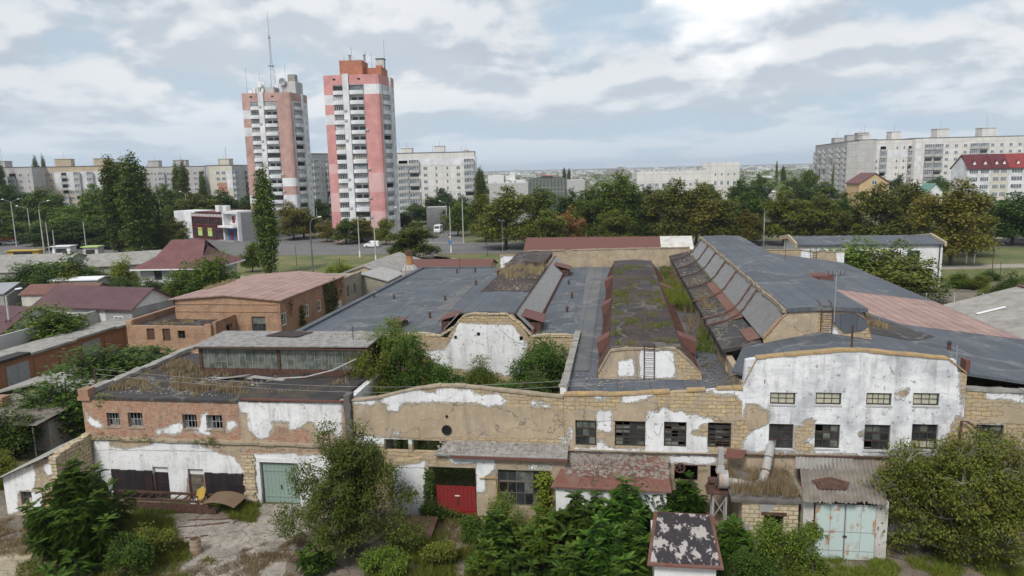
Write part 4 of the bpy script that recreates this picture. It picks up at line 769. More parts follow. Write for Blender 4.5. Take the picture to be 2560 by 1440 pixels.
flat('footpath', gp((700, 686), (1000, 700), (1000, 694), (700, 681)), 'path', .028, FF, 3, .2); flat('footpath', gp((1000, 632), (1060, 630), (1150, 652), (1120, 655)), 'path', .028, FF, 3, .2)
flat('footpath', gp((600, 690), (720, 698), (690, 715), (600, 720)), 'path', .027, FF, 3, .3); flat('pavement', [(-75, 211.5), (-45, 206), (-45, 207.6), (-75, 213)], 'path', .03, FF); flat('pavement', [(-14, 205), (300, 207), (300, 209), (-14, 207)], 'path', .03, FF)
flat('footpath', gp((1090, 640), (1230, 660), (1215, 664), (1080, 646)), 'path', .028, FF, 3, .2)
flat('concrete_strip', [(64, 137), (110, 138), (110, 143), (64, 142)], 'path', .03, FW)
flat('garden_soil', [(29.8, 60), (75, 60), (95, 132), (29.8, 132)], 'yard', .012, FF, 3, .3)
# kerbs of the main road
m = MB(); m.box(-40, 320, 185.6, 185.9, 0, .14) if 0 else None
for a, b in (((-45, 205.3), (-30, 205.3)), ((-12, 203.6), (320, 205.4))):
    m.slab([(a[0], a[1], .14), (b[0], b[1], .14), (b[0], b[1]+.3, .14), (a[0], a[1]+.3, .14)], .14)
struct(m, 'kerb', MT['concrete'], FF)
# ================================================================ shared small meshes
def winmesh(w_, h, nx=3, fr='whitepaint', gl='glassfar', t=.09, ny=1, dep=.08):
    m = MB(); m.mi = 0; m.box(-w_/2, w_/2, -dep, 0, 0, t); m.box(-w_/2, w_/2, -dep, 0, h-t, h); m.box(-w_/2, -w_/2+t, -dep, 0, t, h-t); m.box(w_/2-t, w_/2, -dep, 0, t, h-t)
    for i in range(1, nx): x = -w_/2+w_*i/nx; m.box(x-t/2.5, x+t/2.5, -dep, 0, t, h-t)
    for j in range(1, ny): z = h*j/ny; m.box(-w_/2+t, w_/2-t, -dep+.01, 0, z-t/3, z+t/3)
    m.mi = 1; m.box(-w_/2+t*.9, w_/2-t*.9, -.035, -.012, t*.9, h-t*.9); return m.mesh('window', [MT[fr], MT[gl]])
WIN = {}
def win(parent, x, y, z, w_, h, rz=0, nx=2, fr='whitepaint', gl='glassfar', ny=1, name='window'):
    k = (w_, h, nx, fr, gl, ny)
    if k not in WIN: WIN[k] = winmesh(w_, h, nx, fr, gl, ny=ny)
    return inst(WIN[k], name, parent, (x, y, z), rz)
def house(name, label, fr, x0, x1, y0, y1, ze, zr, wmat, rmat, axis='x', over=.5, hip=0.0, cat='house', th=.16):
    t = thing(name, label, cat, ((x0+x1)/2, y0, 0), fr); m = MB()
    if axis == 'x':
        ym = (y0+y1)/2
        m.add([(x0, y0, 0), (x1, y0, 0), (x1, y1, 0), (x0, y1, 0), (x0, y0, ze), (x1, y0, ze), (x1, y1, ze), (x0, y1, ze)]+([(x0, ym, zr-.12), (x1, ym, zr-.12)] if not hip else []),
              [(0, 1, 5, 4), (2, 3, 7, 6)]+([(1, 2, 6, 9, 5), (3, 0, 4, 8, 7)] if not hip else [(1, 2, 6, 5), (3, 0, 4, 7), (4, 5, 6, 7)]))
        o = over; k = (zr-ze)/(ym-y0); e = ze-k*o+.06; R0, R1 = x0-(o if not hip else -hip), x1+(o if not hip else -hip)
        r = MB(); A = [(x0-o, y0-o, e), (x1+o, y0-o, e), (R1, ym, zr), (R0, ym, zr)]; B = [(x1+o, y1+o, e), (x0-o, y1+o, e), (R0, ym, zr), (R1, ym, zr)]
        r.slab(A, th); r.slab(B, th)
        if hip: r.slab([(x0-o, y1+o, e), (x0-o, y0-o, e), (R0, ym, zr)], th); r.slab([(x1+o, y0-o, e), (x1+o, y1+o, e), (R1, ym, zr)], th)
    else:
        xm = (x0+x1)/2
        m.add([(x0, y0, 0), (x1, y0, 0), (x1, y1, 0), (x0, y1, 0), (x0, y0, ze), (x1, y0, ze), (x1, y1, ze), (x0, y1, ze), (xm, y0, zr-.12), (xm, y1, zr-.12)],
              [(0, 1, 5, 8, 4), (2, 3, 7, 9, 6), (1, 2, 6, 5), (3, 0, 4, 7)])
        o = over; k = (zr-ze)/(xm-x0); e = ze-k*o+.06; r = MB(); r.slab([(x0-o, y0-o, e), (xm, y0-o, zr), (xm, y1+o, zr), (x0-o, y1+o, e)], th); r.slab([(xm, y0-o, zr), (x1+o, y0-o, e), (x1+o, y1+o, e), (xm, y1+o, zr)], th)
    part(m, 'wall', MT[wmat], t); part(r, 'roof', MT[rmat], t); return t
def tilemat(name, c, c2):
    s = S(name); b, f = s.brick(.35, .4, .05, c, c2, tuple(x*.5 for x in c), off=0.0); c_ = s.mix(s.rng(s.noise(.5, 5), .4, .7, 0, .5), b, tuple(x*1.3 for x in c)); return s.out(c_, .55, f, .02)
MT['purplet'] = tilemat('purple_metal_tiles', (.115, .056, .06), (.10, .05, .055)); MT['burgt'] = tilemat('burgundy_metal_tiles', (.17, .07, .068), (.14, .06, .058))
# ================================================================ brick building with the pink roof
T = thing('brick_storehouse', 'long brick storehouse with a faded pink felt roof and ivy on its side', 'building', (-45, 76.5, 0))
sw = [(76.7, 78.0, 3.75, 5.25), (83.1, 84.2, 3.5, 5.05), (86.9, 87.9, 3.4, 4.9)]
wall(T, 'wall', MT['brick_or'], -51.2, -38.7, 0, [(-51.2, 7.0), (-44.8, 7.35), (-38.7, 6.8)], [(-41.9, -40.2, 3.2, 4.95)], plane=('v', 76.5), step=.8)
m = MB()
for z0, z1_ in ((5.5, 5.56), (6.35, 6.42)): m.box(-51.2, -38.6, 76.42, 76.498, z0, z1_)
part(m, 'cornice', MT['brick_or'], T)
wall(T, 'wall', MT['brick'], 76.5, 96.3, 0, 6.72, sw, plane=('u', -38.7), step=1)
wall(T, 'wall', MT['brick'], 76.9, 96.3, 0, 6.9, plane=('u', -51.6), step=2)
for h in sw: window(T, *h, v=-38.3, axis='h', nx=2, rows=2, mat='whitepaint', thick=(), inset=.06, fw=.12)
window(T, -41.9, -40.2, 3.2, 4.95, v=76.5, nx=3, rows=2, mat='wood', thick=())
m = MB(); m.slab([(-51.9, 76.2, 7.0), (-44.8, 76.2, 7.5), (-44.8, 96.4, 7.45), (-51.9, 96.4, 6.95)], .12); m.slab([(-44.8, 76.2, 7.5), (-38.0, 76.2, 6.9), (-38.0, 96.4, 6.8), (-44.8, 96.4, 7.45)], .12); part(m, 'roof', MT['pink'], T)
m = MB(); rr = random.Random(6)
for P_, n in ((((89.2, 2.0), (93.2, 2.6), (93.0, 6.9), (88.6, 6.7)), 1500), (((81.0, 2.6), (82.6, 2.6), (82.3, 5.0), (81.4, 5.4)), 350)):
    for a, b, z, q in scatter(P_, n, 3): m.v.extend([]); leafcards(m, [(-38.28+rr.uniform(0, .25), a, b)], .3, 1, rr.random())
part(m, 'ivy', LF['dark'], T, kind='stuff'); m = MB(); leafcards(m, [(-38.25+rr.uniform(0, .1), a, b) for a, b, z, q in scatter([(93.2, 3.5), (95.5, 5.0), (95.6, 6.8), (92.5, 6.9)], 260, 5)]+[(-38.25, a, b) for a, b, z, q in scatter([(77.6, 6.2), (79.2, 4.2), (80.2, 6.6)], 120, 6)], .25, 1, 2); part(m, 'red_creeper', LF['red'], T, kind='stuff')
m = MB(); m.box(-38.28, -38.2, 92.2, 94.6, 2.0, 3.6); part(m, 'door', MT['dirtyw'], T)
T = thing('stone_outbuilding', 'narrow weathered stone building behind the pink roofed storehouse', 'building', (-38, 96.5, 0))
wall(T, 'wall', MT['stone_gr'], 96.32, 103.3, 0, 6.35, [(97.2, 97.9, 3.6, 5.0), (99.8, 100.6, 3.6, 5.0)], plane=('u', -38.7), step=1, cop=MT['coping'], coph=.1); m = MB(); m.box(-45, -38.72, 96.45, 103.3, 0, 6.1); part(m, 'wall', MT['stone_gr'], T)
T = thing('brick_annex', 'low brick annex with mossy dark flat roof and brick parapets', 'building', (-49, 71.8, 0))
aw = [(-51.9, -50.95, 3.2, 4.5), (-50.0, -49.05, 3.1, 4.5), (-48.15, -47.3, 3.4, 4.3), (-52.2, -50.6, 1.0, 2.0)]
wall(T, 'wall', MT['brick_or'], -54.3, -44.2, 0, [(-54.3, 5.3), (-53.7, 5.3), (-53.6, 4.8), (-45, 4.75), (-44.9, 5.0), (-44.2, 5.0)], aw, plane=('v', 71.8), step=.7)
wall(T, 'wall', MT['brick'], 72.2, 76.48, 0, 5.2, [(74.3, 75.6, 3.3, 4.4)], plane=('u', -44.2), step=.7); wall(T, 'wall', MT['brick'], 72.2, 84, 0, 5.35, plane=('u', -54.3), th=.45, step=1.5)
m = MB(); m.box(-53.8, -44.3, 72.2, 76.4, 4.4, 4.6); m.box(-53.8, -51.3, 76.41, 83, 4.4, 4.6); part(m, 'roof', MT['old2'], T)
for h in aw[:2]: m = MB(); m.box(h[0]+.02, h[1]-.02, 71.95, 72.0, h[2]+.02, h[3]-.02); part(m, 'shutter', MT['iron'], T)
window(T, *aw[2], v=71.8, nx=2, rows=2, broken=.5, thick=())
# ---- buildings behind the grey roof (far edge)
T = house('slate_roof_shed', 'long shed with grey slate gable roof beside a rusty chimney', FF, -45.5, -36.5, 112, 131, 4.6, 6.1, 'stone', 'slate', 'y', .3, cat='shed')
T = house('patched_roof_shed', 'shed with patched silver and white sheet roof behind the grey felt roof', FF, -41.5, -34.5, 103.8, 111.6, 4.9, 5.9, 'stone_gr', 'galv', 'y', .3, cat='shed')
T = house('red_roof_shed', 'shed with plain dark red sheet roof behind the grey hall', FF, -35.0, -21.2, 116, 124, 4.9, 6.1, 'stone', 'redmetal', 'x', .3, cat='shed')
T = thing('brick_chimney_stub', 'squat rusty orange vent shaft with a dark cap behind the roof edge', 'chimney', (-30.2, 99.9, 0)); m = MB(); m.lathe((-30.2, 101.5, 0), [(1.25, 0), (1.25, 6.9), (.75, 7.6)], 8); part(m, 'base', MT['galv'], T); m = MB(); m.lathe((-30.2, 101.5, 0), [(.5, 7.61), (.5, 9.1)], 12); part(m, 'shaft', MT['yellow'] if 0 else rustm('orange_rust', (.42, .22, .09), (.24, .09, .04), (.40, .2, .1)), T); m = MB(); m.lathe((-30.2, 101.5, 0), [(.68, 9.11), (.62, 9.7), (.2, 9.75)], 12); part(m, 'cap', MT['iron'], T)
T = house('long_red_roof_building', 'long low building under a rusty red sheet roof with a pale patched end', FF, -14.2, 10.8, 110, 118, 8.6, 10.2, 'stone', 'redmetal', 'x', .3, cat='building'); m = MB(); m.slab([(6.3, 109.65, 8.62), (11.1, 109.65, 8.62), (11.1, 113.9, 10.24), (6.3, 113.9, 10.24)], .03); part(m, 'patched_sheets', MT['dirtyw'], T)
# white long building right behind
T = thing('white_long_building', 'long white building with grey felt roof and stone end gables', 'building', (44, 124, 0), Fr(0, 0, -radians(8.5)))
m = MB(); m.box(30, 52.4, 126.5, 138, 0, 7.3); part(m, 'wall', MT['white'], T); m = MB(); m.slab([(29.6, 126, 7.4), (52.6, 126, 7.4), (52.6, 132, 8.3), (29.6, 132, 8.3)], .15); m.slab([(29.6, 132, 8.3), (52.6, 132, 8.3), (52.6, 138.4, 7.4), (29.6, 138.4, 7.4)], .15); part(m, 'roof', MT['bit'], T)
for x in (29.2, 52.4): m = MB(); m.ext([(x, 125.9, 7.0), (x, 132, 7.9), (x, 138.5, 7.0), (x, 138.5, 7.7), (x, 132, 8.6), (x, 125.9, 7.7)], (.35, 0, 0)); part(m, 'gable_parapet', MT['stone'], T)
for x in (32, 36, 40, 44, 48): win(T, x, 126.5, 3.6, 1.9, 2.7, 0, 2, 'green', 'glass', 2)
m = MB(); m.tube([(51.9, 126.35, 0), (51.9, 126.35, 7.3), (52.3, 126.2, 7.4)], .09); part(m, 'downpipe', MT['irondk'], T)
# corrugated roof at right edge
T = thing('corrugated_roof_shed', 'large shed with pale grey corrugated roof at the right edge', 'shed', (40, 64, 0)); m = MB()
a = (33.5, 84, 5.1); corr(m, (33.6, 83.5, 4.9), (33.6, 55, 4.9), (42.5, 83.5, 7.4), waves=45, amp=.05, ny=5); part(m, 'roof', MT['slate'], T); m = MB(); corr(m, (42.5, 83.5, 7.4), (42.5, 55, 7.4), (51, 83.5, 4.9), waves=45, amp=.05, ny=5); part(m, 'roof', MT['slate'], T)
m = MB(); m.ext([(34, 83.2, 0), (51, 83.2, 0), (51, 83.2, 4.8), (42.5, 83.2, 7.25), (34, 83.2, 4.8)], (0, -27.5, 0)); part(m, 'wall', MT['stone_gr'], T); m = MB(); m.box(42.2, 42.8, 55, 83.6, 7.42, 7.52); part(m, 'ridge_cap', MT['redmetal'], T)
m = MB(); m.slab([(38.0, 72, 6.24), (40.6, 72, 6.97), (40.6, 72.8, 6.97), (38.0, 72.8, 6.24)], .02); m.slab([(35.6, 77, 5.58), (38.2, 77, 6.31), (38.2, 77.5, 6.31), (35.6, 77.5, 5.58)], .02); part(m, 'patch', MT['whitepaint'], T)
m = MB(); m.box(36.3, 46, 92.0, 95.5, 0, 1.9); m.box(36.2, 46.1, 91.95, 95.6, 1.9, 1.98); solo(m, 'steel_tank', 'rusty red steel tank by the corrugated roof', 'tank', MT['redfelt'], (41, 92, 0))
# wire fence with posts in the garden
T = thing('wire_fence', 'tall wire fence on pale posts overgrown with creepers', 'fence', (45, 105, 0))
for i in range(9): m = MB(); x = 31+i*3.6; m.box(x-.06, x+.06, 104.9, 105.02, 0, 2.9); part(m, 'post', MT['conc_w'], T)
m = MB(); 
for z in (.3, 1.2, 2.1, 2.8): m.tube([(31, 104.96, z), (60, 104.96, z)], .015, 4)
for i in range(60): m.tube([(31+i*.49, 104.96, .1), (31+i*.49, 104.96, 2.85)], .008, 3)
part(m, 'wire', MT['metalgrey'], T); m = MB(); leafcards(m, [(a, 105+random.Random(a).uniform(-.3, .3), b) for a, b, z, q in scatter([(36, 0), (43.5, 0), (43, 2.8), (37, 2.2)], 900, 7)]+[(a, 105, b) for a, b, z, q in scatter([(31, 0), (36, 0), (36, 1.5), (31, 2.8)], 500, 8)]+[(a, 105, b) for a, b, z, q in scatter([(48, 0), (58, 0), (56, 2.8), (49, 1.6)], 700, 9)], .3, 1, 4); part(m, 'creeper', LF['mid'], T, kind='stuff')
# ================================================================ LEFT SIDE
# rusty garage row
A_, B_ = (-52.0, 66.5), (-47.2, 92.0); FG = Fr(A_[0], A_[1], atan2(B_[1]-A_[1], B_[0]-A_[0]))
T = thing('garage_row', 'row of rusty orange metal garages with a grey coped roof', 'garage', (0, 0, 0), FG); L_ = hypot(B_[0]-A_[0], B_[1]-A_[1])
m = MB(); m.box(-18, L_+6, .06, 4.5, 0, 3.0); part(m, 'wall', MT['rustwall'], T)
for i in range(13):
    x = -16+i*3.4; m = MB(); m.box(x, x+2.7, -.02, .056, .05, 2.5); m.box(x+1.32, x+1.38, -.05, -.021, .05, 2.5); part(m, 'door', MT['rustwall'] if i % 3 else MT['metalgrey'], T)
m = MB()
for i in range(8): x = -18+i*6.3; z = 3.0+.12*(i % 2); m.mi = (i+1) % 2 if i < 5 else 1; m.box(x, x+6.28, -.35, 1.2, z, z+.25)
m.mi = 1; m.box(-18, L_+6, 1.21, 4.6, 3.01, 3.1); part(m, 'roof', [MT['irondk'], MT['concrete']], T)
T = thing('garden_wall', 'grey block wall with a dark red sheet gate behind the garages', 'wall', (0, 5, 0), FG)
m = MB(); m.box(-2, L_+2, 7.0, 7.25, 0, 4.1); part(m, 'wall', MT['greylt'], T); m = MB(); m.box(L_-9.5, L_-5.5, 6.9, 6.99, .5, 4.4); part(m, 'gate', MT['redmetal'], T)
T = thing('plank_fence', 'dark brown board fence behind the lamp pole', 'fence', (0, 5, 0), FG); m = MB()
for i in range(40): m.box(-18+i*.4, -18+i*.4+.38, 6.3, 6.34, 0, 3.6+.05*sin(i*3))
part(m, 'boards', MT['wooddk'], T)
# purple-roofed house
FH = Fr(-50.6, 93.8, pi-radians(28)); FH = Fr(-63.9, 95.8, -radians(16))
T = house('purple_roof_house', 'single storey white house with long purple brown metal roof and grey gable', FH, 0, 15.5, 0, 7.4, 4.6, 6.6, 'white', 'purplet', 'x', .5)
m = MB(); m.box(11.3, 15.55, -.05, .02, 0, 4.5); m.box(15.48, 15.56, .02, 7.4, 0, 4.4); part(m, 'grey_render', MT['grey'], T)
for x, w_ in ((6.2, 1.3), (8.9, 1.3), (13.4, 1.5)): win(T, x, -.05, 1.9, w_, 1.5, 0, 2)
FH2 = Fr(-74, 92, -radians(16)); T = house('dark_roof_house', 'house with a dark purple sheet roof at the left edge', FH2, 0, 15, -4, 5, 3.4, 5.6, 'white', 'purplet', 'x', .5)
T = house('small_red_roof_shed', 'small outbuilding with low red brown roof beside the purple roof', FW, -77, -66, 112, 118, 3.5, 4.6, 'dirtyw', 'redfelt', 'x', .3, cat='shed'); T = house('white_roof_shed', 'small shed with a white flat looking roof beyond the red brown one', FW, -78, -70, 121, 125, 4.3, 4.6, 'greylt', 'whitepaint', 'x', .3, cat='shed')
# burgundy house: flared hip roof
FB = Fr(-64.8, 121.5, -radians(4)); T = thing('burgundy_roof_house', 'two storey grey house with a steep flared burgundy tile roof', 'house', (7.5, 0, 0), FB)
m = MB(); m.box(.6, 15.4, .6, 12.4, 0, 6.4); part(m, 'wall', MT['greylt'], T)
P0 = [(-.7, -.7, 6.3), (16.7, -.7, 6.3), (16.7, 13.7, 6.3), (-.7, 13.7, 6.3)]; P1 = [(3.0, 2.6, 8.2), (13.0, 2.6, 8.2), (13.0, 10.4, 8.2), (3.0, 10.4, 8.2)]; R_ = [(4.6, 6.5, 11.0), (11.8, 6.5, 11.0)]
m = MB()
for i in range(4): m.slab([P0[i], P0[(i+1) % 4], P1[(i+1) % 4], P1[i]], .15)
m.slab([P1[0], P1[1], R_[1], R_[0]], .15); m.slab([P1[2], P1[3], R_[0], R_[1]], .15); m.slab([P1[1], P1[2], (12.2, 6.5, 9.8)], .15); m.slab([P1[3], P1[0], (4.2, 6.5, 9.8)], .15); part(m, 'roof', MT['burgt'], T)
m = MB(); T.scale = (.84, .84, .93); m.box(-.75, 16.75, -.75, -.6, 6.05, 6.28); m.box(16.62, 16.77, -.6, 13.7, 6.05, 6.28); part(m, 'fascia', MT['whitepaint'], T); m = MB(); m.ext([(11.9, 4.9, 9.55), (11.9, 8.1, 9.55), (11.9, 6.5, 10.9)], (.06, 0, 0)); part(m, 'gablet', MT['wooddk'], T)
for x in (4.3, 9.0, 12.6):
    win(T, x, .6, 4.2, 1.5, 1.7, 0, 2, 'irondk', 'glass'); win(T, x, .6, 1.2, 1.5, 1.6, 0, 2, 'irondk', 'glass')
m = MB(); m.tube([(16.4, -.3, 0), (16.4, -.3, 6.2)], .06); part(m, 'downpipe', MT['whitepaint'], T)
# sheds at far left
T = house('long_slate_barn', 'long barn with sagging pale slate roof at the left edge', FW, -128, -86, 134, 152, 4.3, 6.6, 'grey', 'slate', 'x', .3, cat='barn'); T = house('blue_roof_lean_to', 'low shed with pale blue grey sheet roof in front of the barn', FW, -104, -84, 118, 126, 2.8, 4.0, 'grey', 'metalgrey', 'x', .3, cat='shed')
T = house('slate_warehouse', 'warehouse with streaked slate roof left of the burgundy house', Fr(-86, 140, radians(25)), 0, 20, 0, 11, 4.0, 6.0, 'grey', 'slate', 'x', .3, cat='warehouse')
# foreground sheds at left
FS = Fr(-36.8, 50, -radians(8.5))
T = house('slate_gable_shed', 'small dark shed with grey slate gable roof behind the low white building', FF, -54.5, -46.5, 54.3, 61, 2.6, 3.6, 'wooddk', 'slate', 'y', .3, cat='shed'); m = MB(); m.box(-51, -50.1, 54.2, 54.27, .9, 2.9); part(m, 'board', MT['coping_or'], T)
T = thing('open_lean_to', 'open sided lean to with corrugated slate roof and thin steel post', 'shed', (-46, 46, 0)); m = MB(); corr(m, (-51.5, 46.5, 2.5), (-43.6, 46.5, 2.7), (-51.5, 53, 3.0), waves=38, amp=.03); part(m, 'roof', MT['slatewarm'], T)
for x in (-50.5, -44.2): m = MB(); m.tube([(x, 46.8, 0), (x, 46.8, 2.5)], .05); part(m, 'post', MT['metalgrey'], T)
m = MB(); m.box(-51.3, -44, 52.4, 52.6, 0, 2.8); part(m, 'wall', MT['wooddk'], T); m = MB(); m.box(-46.6, -44.1, 48.2, 52.39, 0, 2.4); part(m, 'cupboard', MT['galv'], T); m = MB(); m.box(-50.6, -49.7, 50.0, 50.9, 2.7, 3.6); part(m, 'chimney', MT['brick'], T)
VL = 38.0
T = thing('low_white_outbuilding', 'low peeling white outbuilding with a sloping slate roof left of the workshop', 'building', (-36.6, VL, 0))
wl = [z1((0, 780), (220, 700), (235, 760), (230, 870), (120, 870), (120, 1010), (20, 1040)), z1((290, 700), (375, 670), (375, 760), (310, 770)), z1((205, 880), (330, 900), (330, 1020), (210, 1010)), z1((380, 640), (420, 640), (420, 1000), (380, 1000))]
wall(T, 'wall', MT['w_stone'], -38.5, -34.95, 0, [(-38.5, 2.55), (-35.6, 3.85), (-34.95, 3.9)], [(-37.4, -36.6, .75, 1.65), (-35.9, -35.1, .5, 1.6)], [pv(a, VL) for a in wl], [pv(z1((0, 600), (430, 600), (430, 1100), (0, 1100)), VL)], plane=('v', VL), th=.35)
window(T, -37.4, -36.6, .75, 1.65, v=VL, nx=2, rows=2, thick=(), mat='wood', boards=(1,)); m = MB(); m.box(-35.9, -35.1, VL+.1, VL+.15, .5, 1.6); part(m, 'boarding', MT['coping_or'], T)
m = MB(); corr(m, (-39.0, 37.6, 2.4), (-39.0, 43.5, 2.5), (-35.0, 37.6, 4.15), waves=26, amp=.028, rag=.15); part(m, 'roof', MT['slate'], T); m = MB(); m.box(-38.5, -38.15, 38.35, 43, 0, 2.4); part(m, 'side_wall', MT['dirtyw'], T)
m = MB(); rr = random.Random(12); v = 37.9
while v < 41.0: l = rr.uniform(.35, .6); m.box(-35.05+rr.uniform(-.04, .04), -34.5+rr.uniform(-.04, .04), v, v+l-.02, 3.6, 4.1+(v-38)*.12+rr.uniform(-.05, .05)); v += l
m.box(-34.92, -34.55, 37.95, 41.05, 0, 3.599); part(m, 'stone_wall', MT['stone'], T)
# ================================================================ RIGHT FOREGROUND SHEDS
T = thing('lean_to', 'lean to with rust red felt roof heaped with rubble and dead vines', 'building', (-.4, 39.2, 0))
VE = 39.2; m = MB(); m.slab([(-3.85, VE-.1, 2.92), (2.95, VE-.1, 2.9), (2.75, V0-.02, 4.22), (-2.9, V0-.02, 4.18)], .1); part(m, 'roof', MT['redfelt'], T); m = MB(); m.box(-3.6, 2.7, VE+.15, V0-.02, 0, 2.85); part(m, 'wall', MT['white'], T)
m = MB(); rr = random.Random(19)
for _ in range(3600):
    u = rr.uniform(-3.1, 2.75); t_ = rr.uniform(.02, 1)**1.3*.95; v = V0-.1-t_*1.35; z = 4.15-(V0-v)*.665+.03; s_ = rr.uniform(.03, .11)*(1+(rr.random() < .1)*1.3)
    m.ext([(u, v, z), (u+s_, v+rr.uniform(-.02, .03), z), (u+s_*.8, v+s_, z+.02), (u-.01, v+s_*.8, z+rr.uniform(0, .05))], (rr.uniform(-.02, .02), 0, s_*.6))
part(m, 'rubble', MT['rubble'], T, kind='stuff'); m = MB()
for _ in range(70):
    u, v = rr.uniform(-2.4, 2), rr.uniform(V0-1.6, V0-.2); p = []; a = rr.uniform(0, 6.28)
    for k in range(6): p.append((u, v, 4.22-(V0-v)*.66+rr.uniform(.02, .16))); a += rr.uniform(-.7, .7); u += cos(a)*.25; v = min(V0-.1, max(VE, v+sin(a)*.2))
    m.tube(p, .009, 3)
part(m, 'dead_vines', MT['bark'], T, kind='stuff')
# stone outhouse with grass roof + slate garage with aqua doors
T = thing('stone_outhouse', 'small yellow stone outhouse with a dark doorway and dry grass on its roof', 'shed', (8, 37.9, 0))
wall(T, 'wall', MT['stone'], 6.6, 9.5, 0, [(6.6, 3.15), (9.5, 3.2)], [(7.75, 8.75, 0, 2.35)], plane=('v', 37.9), th=.35, rag=.05); wall(T, 'side_wall', MT['stone'], 38.25, 41.09, 0, 3.1, plane=('u', 6.6), th=.3, step=.5)
m = MB(); m.slab([(6.0, 37.75, 3.22), (9.6, 37.75, 3.26), (9.6, 41.0, 3.5), (6.0, 41.0, 3.5)], .14); part(m, 'roof', MT['conc_dk'], T); m = MB(); m.box(7.6, 8.9, 37.84, 37.899, 2.36, 2.52); part(m, 'lintel', MT['iron'], T)
m = MB(); blades(m, scatter([(6.1, 38), (9.5, 37.9), (9.5, 40.9), (6.1, 40.9)], 380, 2, 3.4, .9, -.15), .62, .012, 11, .2, 3, .5); part(m, 'dry_grass', LF['dry'], T, kind='stuff')
m = MB(); m.ext([(7.5, 37.88, 2.5), (8.15, 37.88, 2.6), (8.35, 37.88, 3.05), (7.9, 37.88, 3.12), (7.5, 37.88, 3.05)], (0, .018, 0)); part(m, 'render_patch', MT['grey'], T); m = MB(); m.ext([(6.75, 37.88, 1.2), (7.05, 37.88, 1.25), (7.0, 37.88, 1.85), (6.8, 37.88, 1.75)], (0, .018, 0)); part(m, 'render_patch', MT['grey'], T)
T = thing('slate_roof_garage', 'small garage with corrugated slate roof and pale blue steel doors', 'garage', (11.7, 37.9, 0))
m = MB(); corr(m, (9.6, 37.35, 3.42), (13.75, 37.35, 3.5), (10.15, 40.95, 4.35), waves=19, amp=.045, ny=8, rag=.35, jit=.06, seed=3); part(m, 'roof', MT['slatewarm'], T); m = MB(); corr(m, (9.75, 40.0, 4.13), (12.9, 40.1, 4.13), (10.0, 41.05, 4.50), waves=15, amp=.04, ny=4, rag=.3, jit=.05, seed=5); part(m, 'roof', MT['slate'], T)
m = MB(); m.slab([(10.6, 38.3, 3.78), (12.0, 38.3, 3.8), (12.3, 38.9, 3.96), (11.4, 39.3, 4.05), (10.4, 39.0, 3.95)], .03); part(m, 'sheet_patch', MT['iron'], T)
m = MB(); m.box(9.75, 10.28, 37.92, 38.2, 0, 3.3); part(m, 'jamb', MT['dirtyw'], T); m = MB(); m.box(13.42, 14.0, 37.92, 38.2, 0, 3.35); part(m, 'jamb', MT['dirtyw'], T); m = MB(); m.box(9.7, 9.95, 38.21, 41.05, 0, 3.3); m.box(13.6, 13.9, 38.21, 41.05, 0, 3.3); part(m, 'side_wall', MT['stone_gr'], T); m = MB(); m.box(10.29, 13.41, 37.94, 38.1, 3.2, 3.4); part(m, 'lintel', MT['iron'], T)
for a, b in ((10.33, 11.83), (11.86, 13.38)):
    m = MB(); m.box(a, b, 37.82, 37.86, .06, 3.17); q = part(m, 'door', MT['aqua'], T); m = MB()
    for z in (.55, 1.62, 3.1): m.box(a, b, 37.80, 37.818, z, z+.035)
    for x in (a+.005, (a+b)/2, b-.035): m.box(x, x+.03, 37.806, 37.819, .06, 3.17)
    part(m, 'weld_seams', MT['galv'], q)
m = MB(); m.box(11.75, 11.95, 37.74, 37.80, 1.35, 1.43); part(m, 'bolt', MT['iron'], T)
# fan unit on a steel frame with duct
T = thing('extractor_fan', 'rusty snail shaped extractor fan on a steel frame with a bent duct', 'fan', (5.6, 39.2, 0)); VF_ = 39.2
for x in (5.2, 5.9):
    for y in (38.9, 39.6): m = MB(); m.box(x-.05, x+.05, y-.05, y+.05, 0, 3.0); part(m, 'leg', MT['galv'], T)
m = MB(); m.tube([(5.2, 38.85, .4), (5.9, 38.85, 1.6), (5.2, 38.85, 2.8)], .03, 5); m.tube([(5.9, 38.85, .4), (5.2, 38.85, 1.6), (5.9, 38.85, 2.8)], .03, 5); part(m, 'bracing', MT['galv'], T); m = MB(); m.box(4.85, 6.2, 38.7, 39.8, 3.0, 3.1); part(m, 'platform', MT['iron'], T)
m = MB(); n = 20
for i in range(n):
    a, b = 2*pi*i/n, 2*pi*(i+1)/n; r = lambda t: .42+.14*t/(2*pi)
    p = lambda t, x: (x, 39.25+r(t)*sin(t), 3.68+r(t)*cos(t)); m.quad(p(a, 5.5), p(b, 5.5), p(b, 6.0), p(a, 6.0)); m.add([(5.5, 39.25, 3.68), p(a, 5.5), p(b, 5.5)], [(0, 1, 2)]); m.add([(6.0, 39.25, 3.68), p(b, 6.0), p(a, 6.0)], [(0, 1, 2)])
part(m, 'casing', MT['galv'], T); m = MB(); m.add([(5.35, 38.95, 4.15), (5.85, 38.95, 4.15), (5.85, 39.45, 4.15), (5.35, 39.45, 4.15), (5.45, 39.05, 4.6), (5.75, 39.05, 4.6), (5.75, 39.35, 4.6), (5.45, 39.35, 4.6)], [(0, 1, 5, 4), (1, 2, 6, 5), (2, 3, 7, 6), (3, 0, 4, 7)]); m.box(5.46, 5.74, 39.06, 39.34, 4.6, 5.55); part(m, 'stack', MT['galv'], T)
m = MB(); m.tube([(4.95, 39.25, 3.6), (5.49, 39.25, 3.6)], .2, 12); m.box(4.9, 5.35, 39.0, 39.5, 3.1, 3.38); part(m, 'motor', MT['iron'], T)
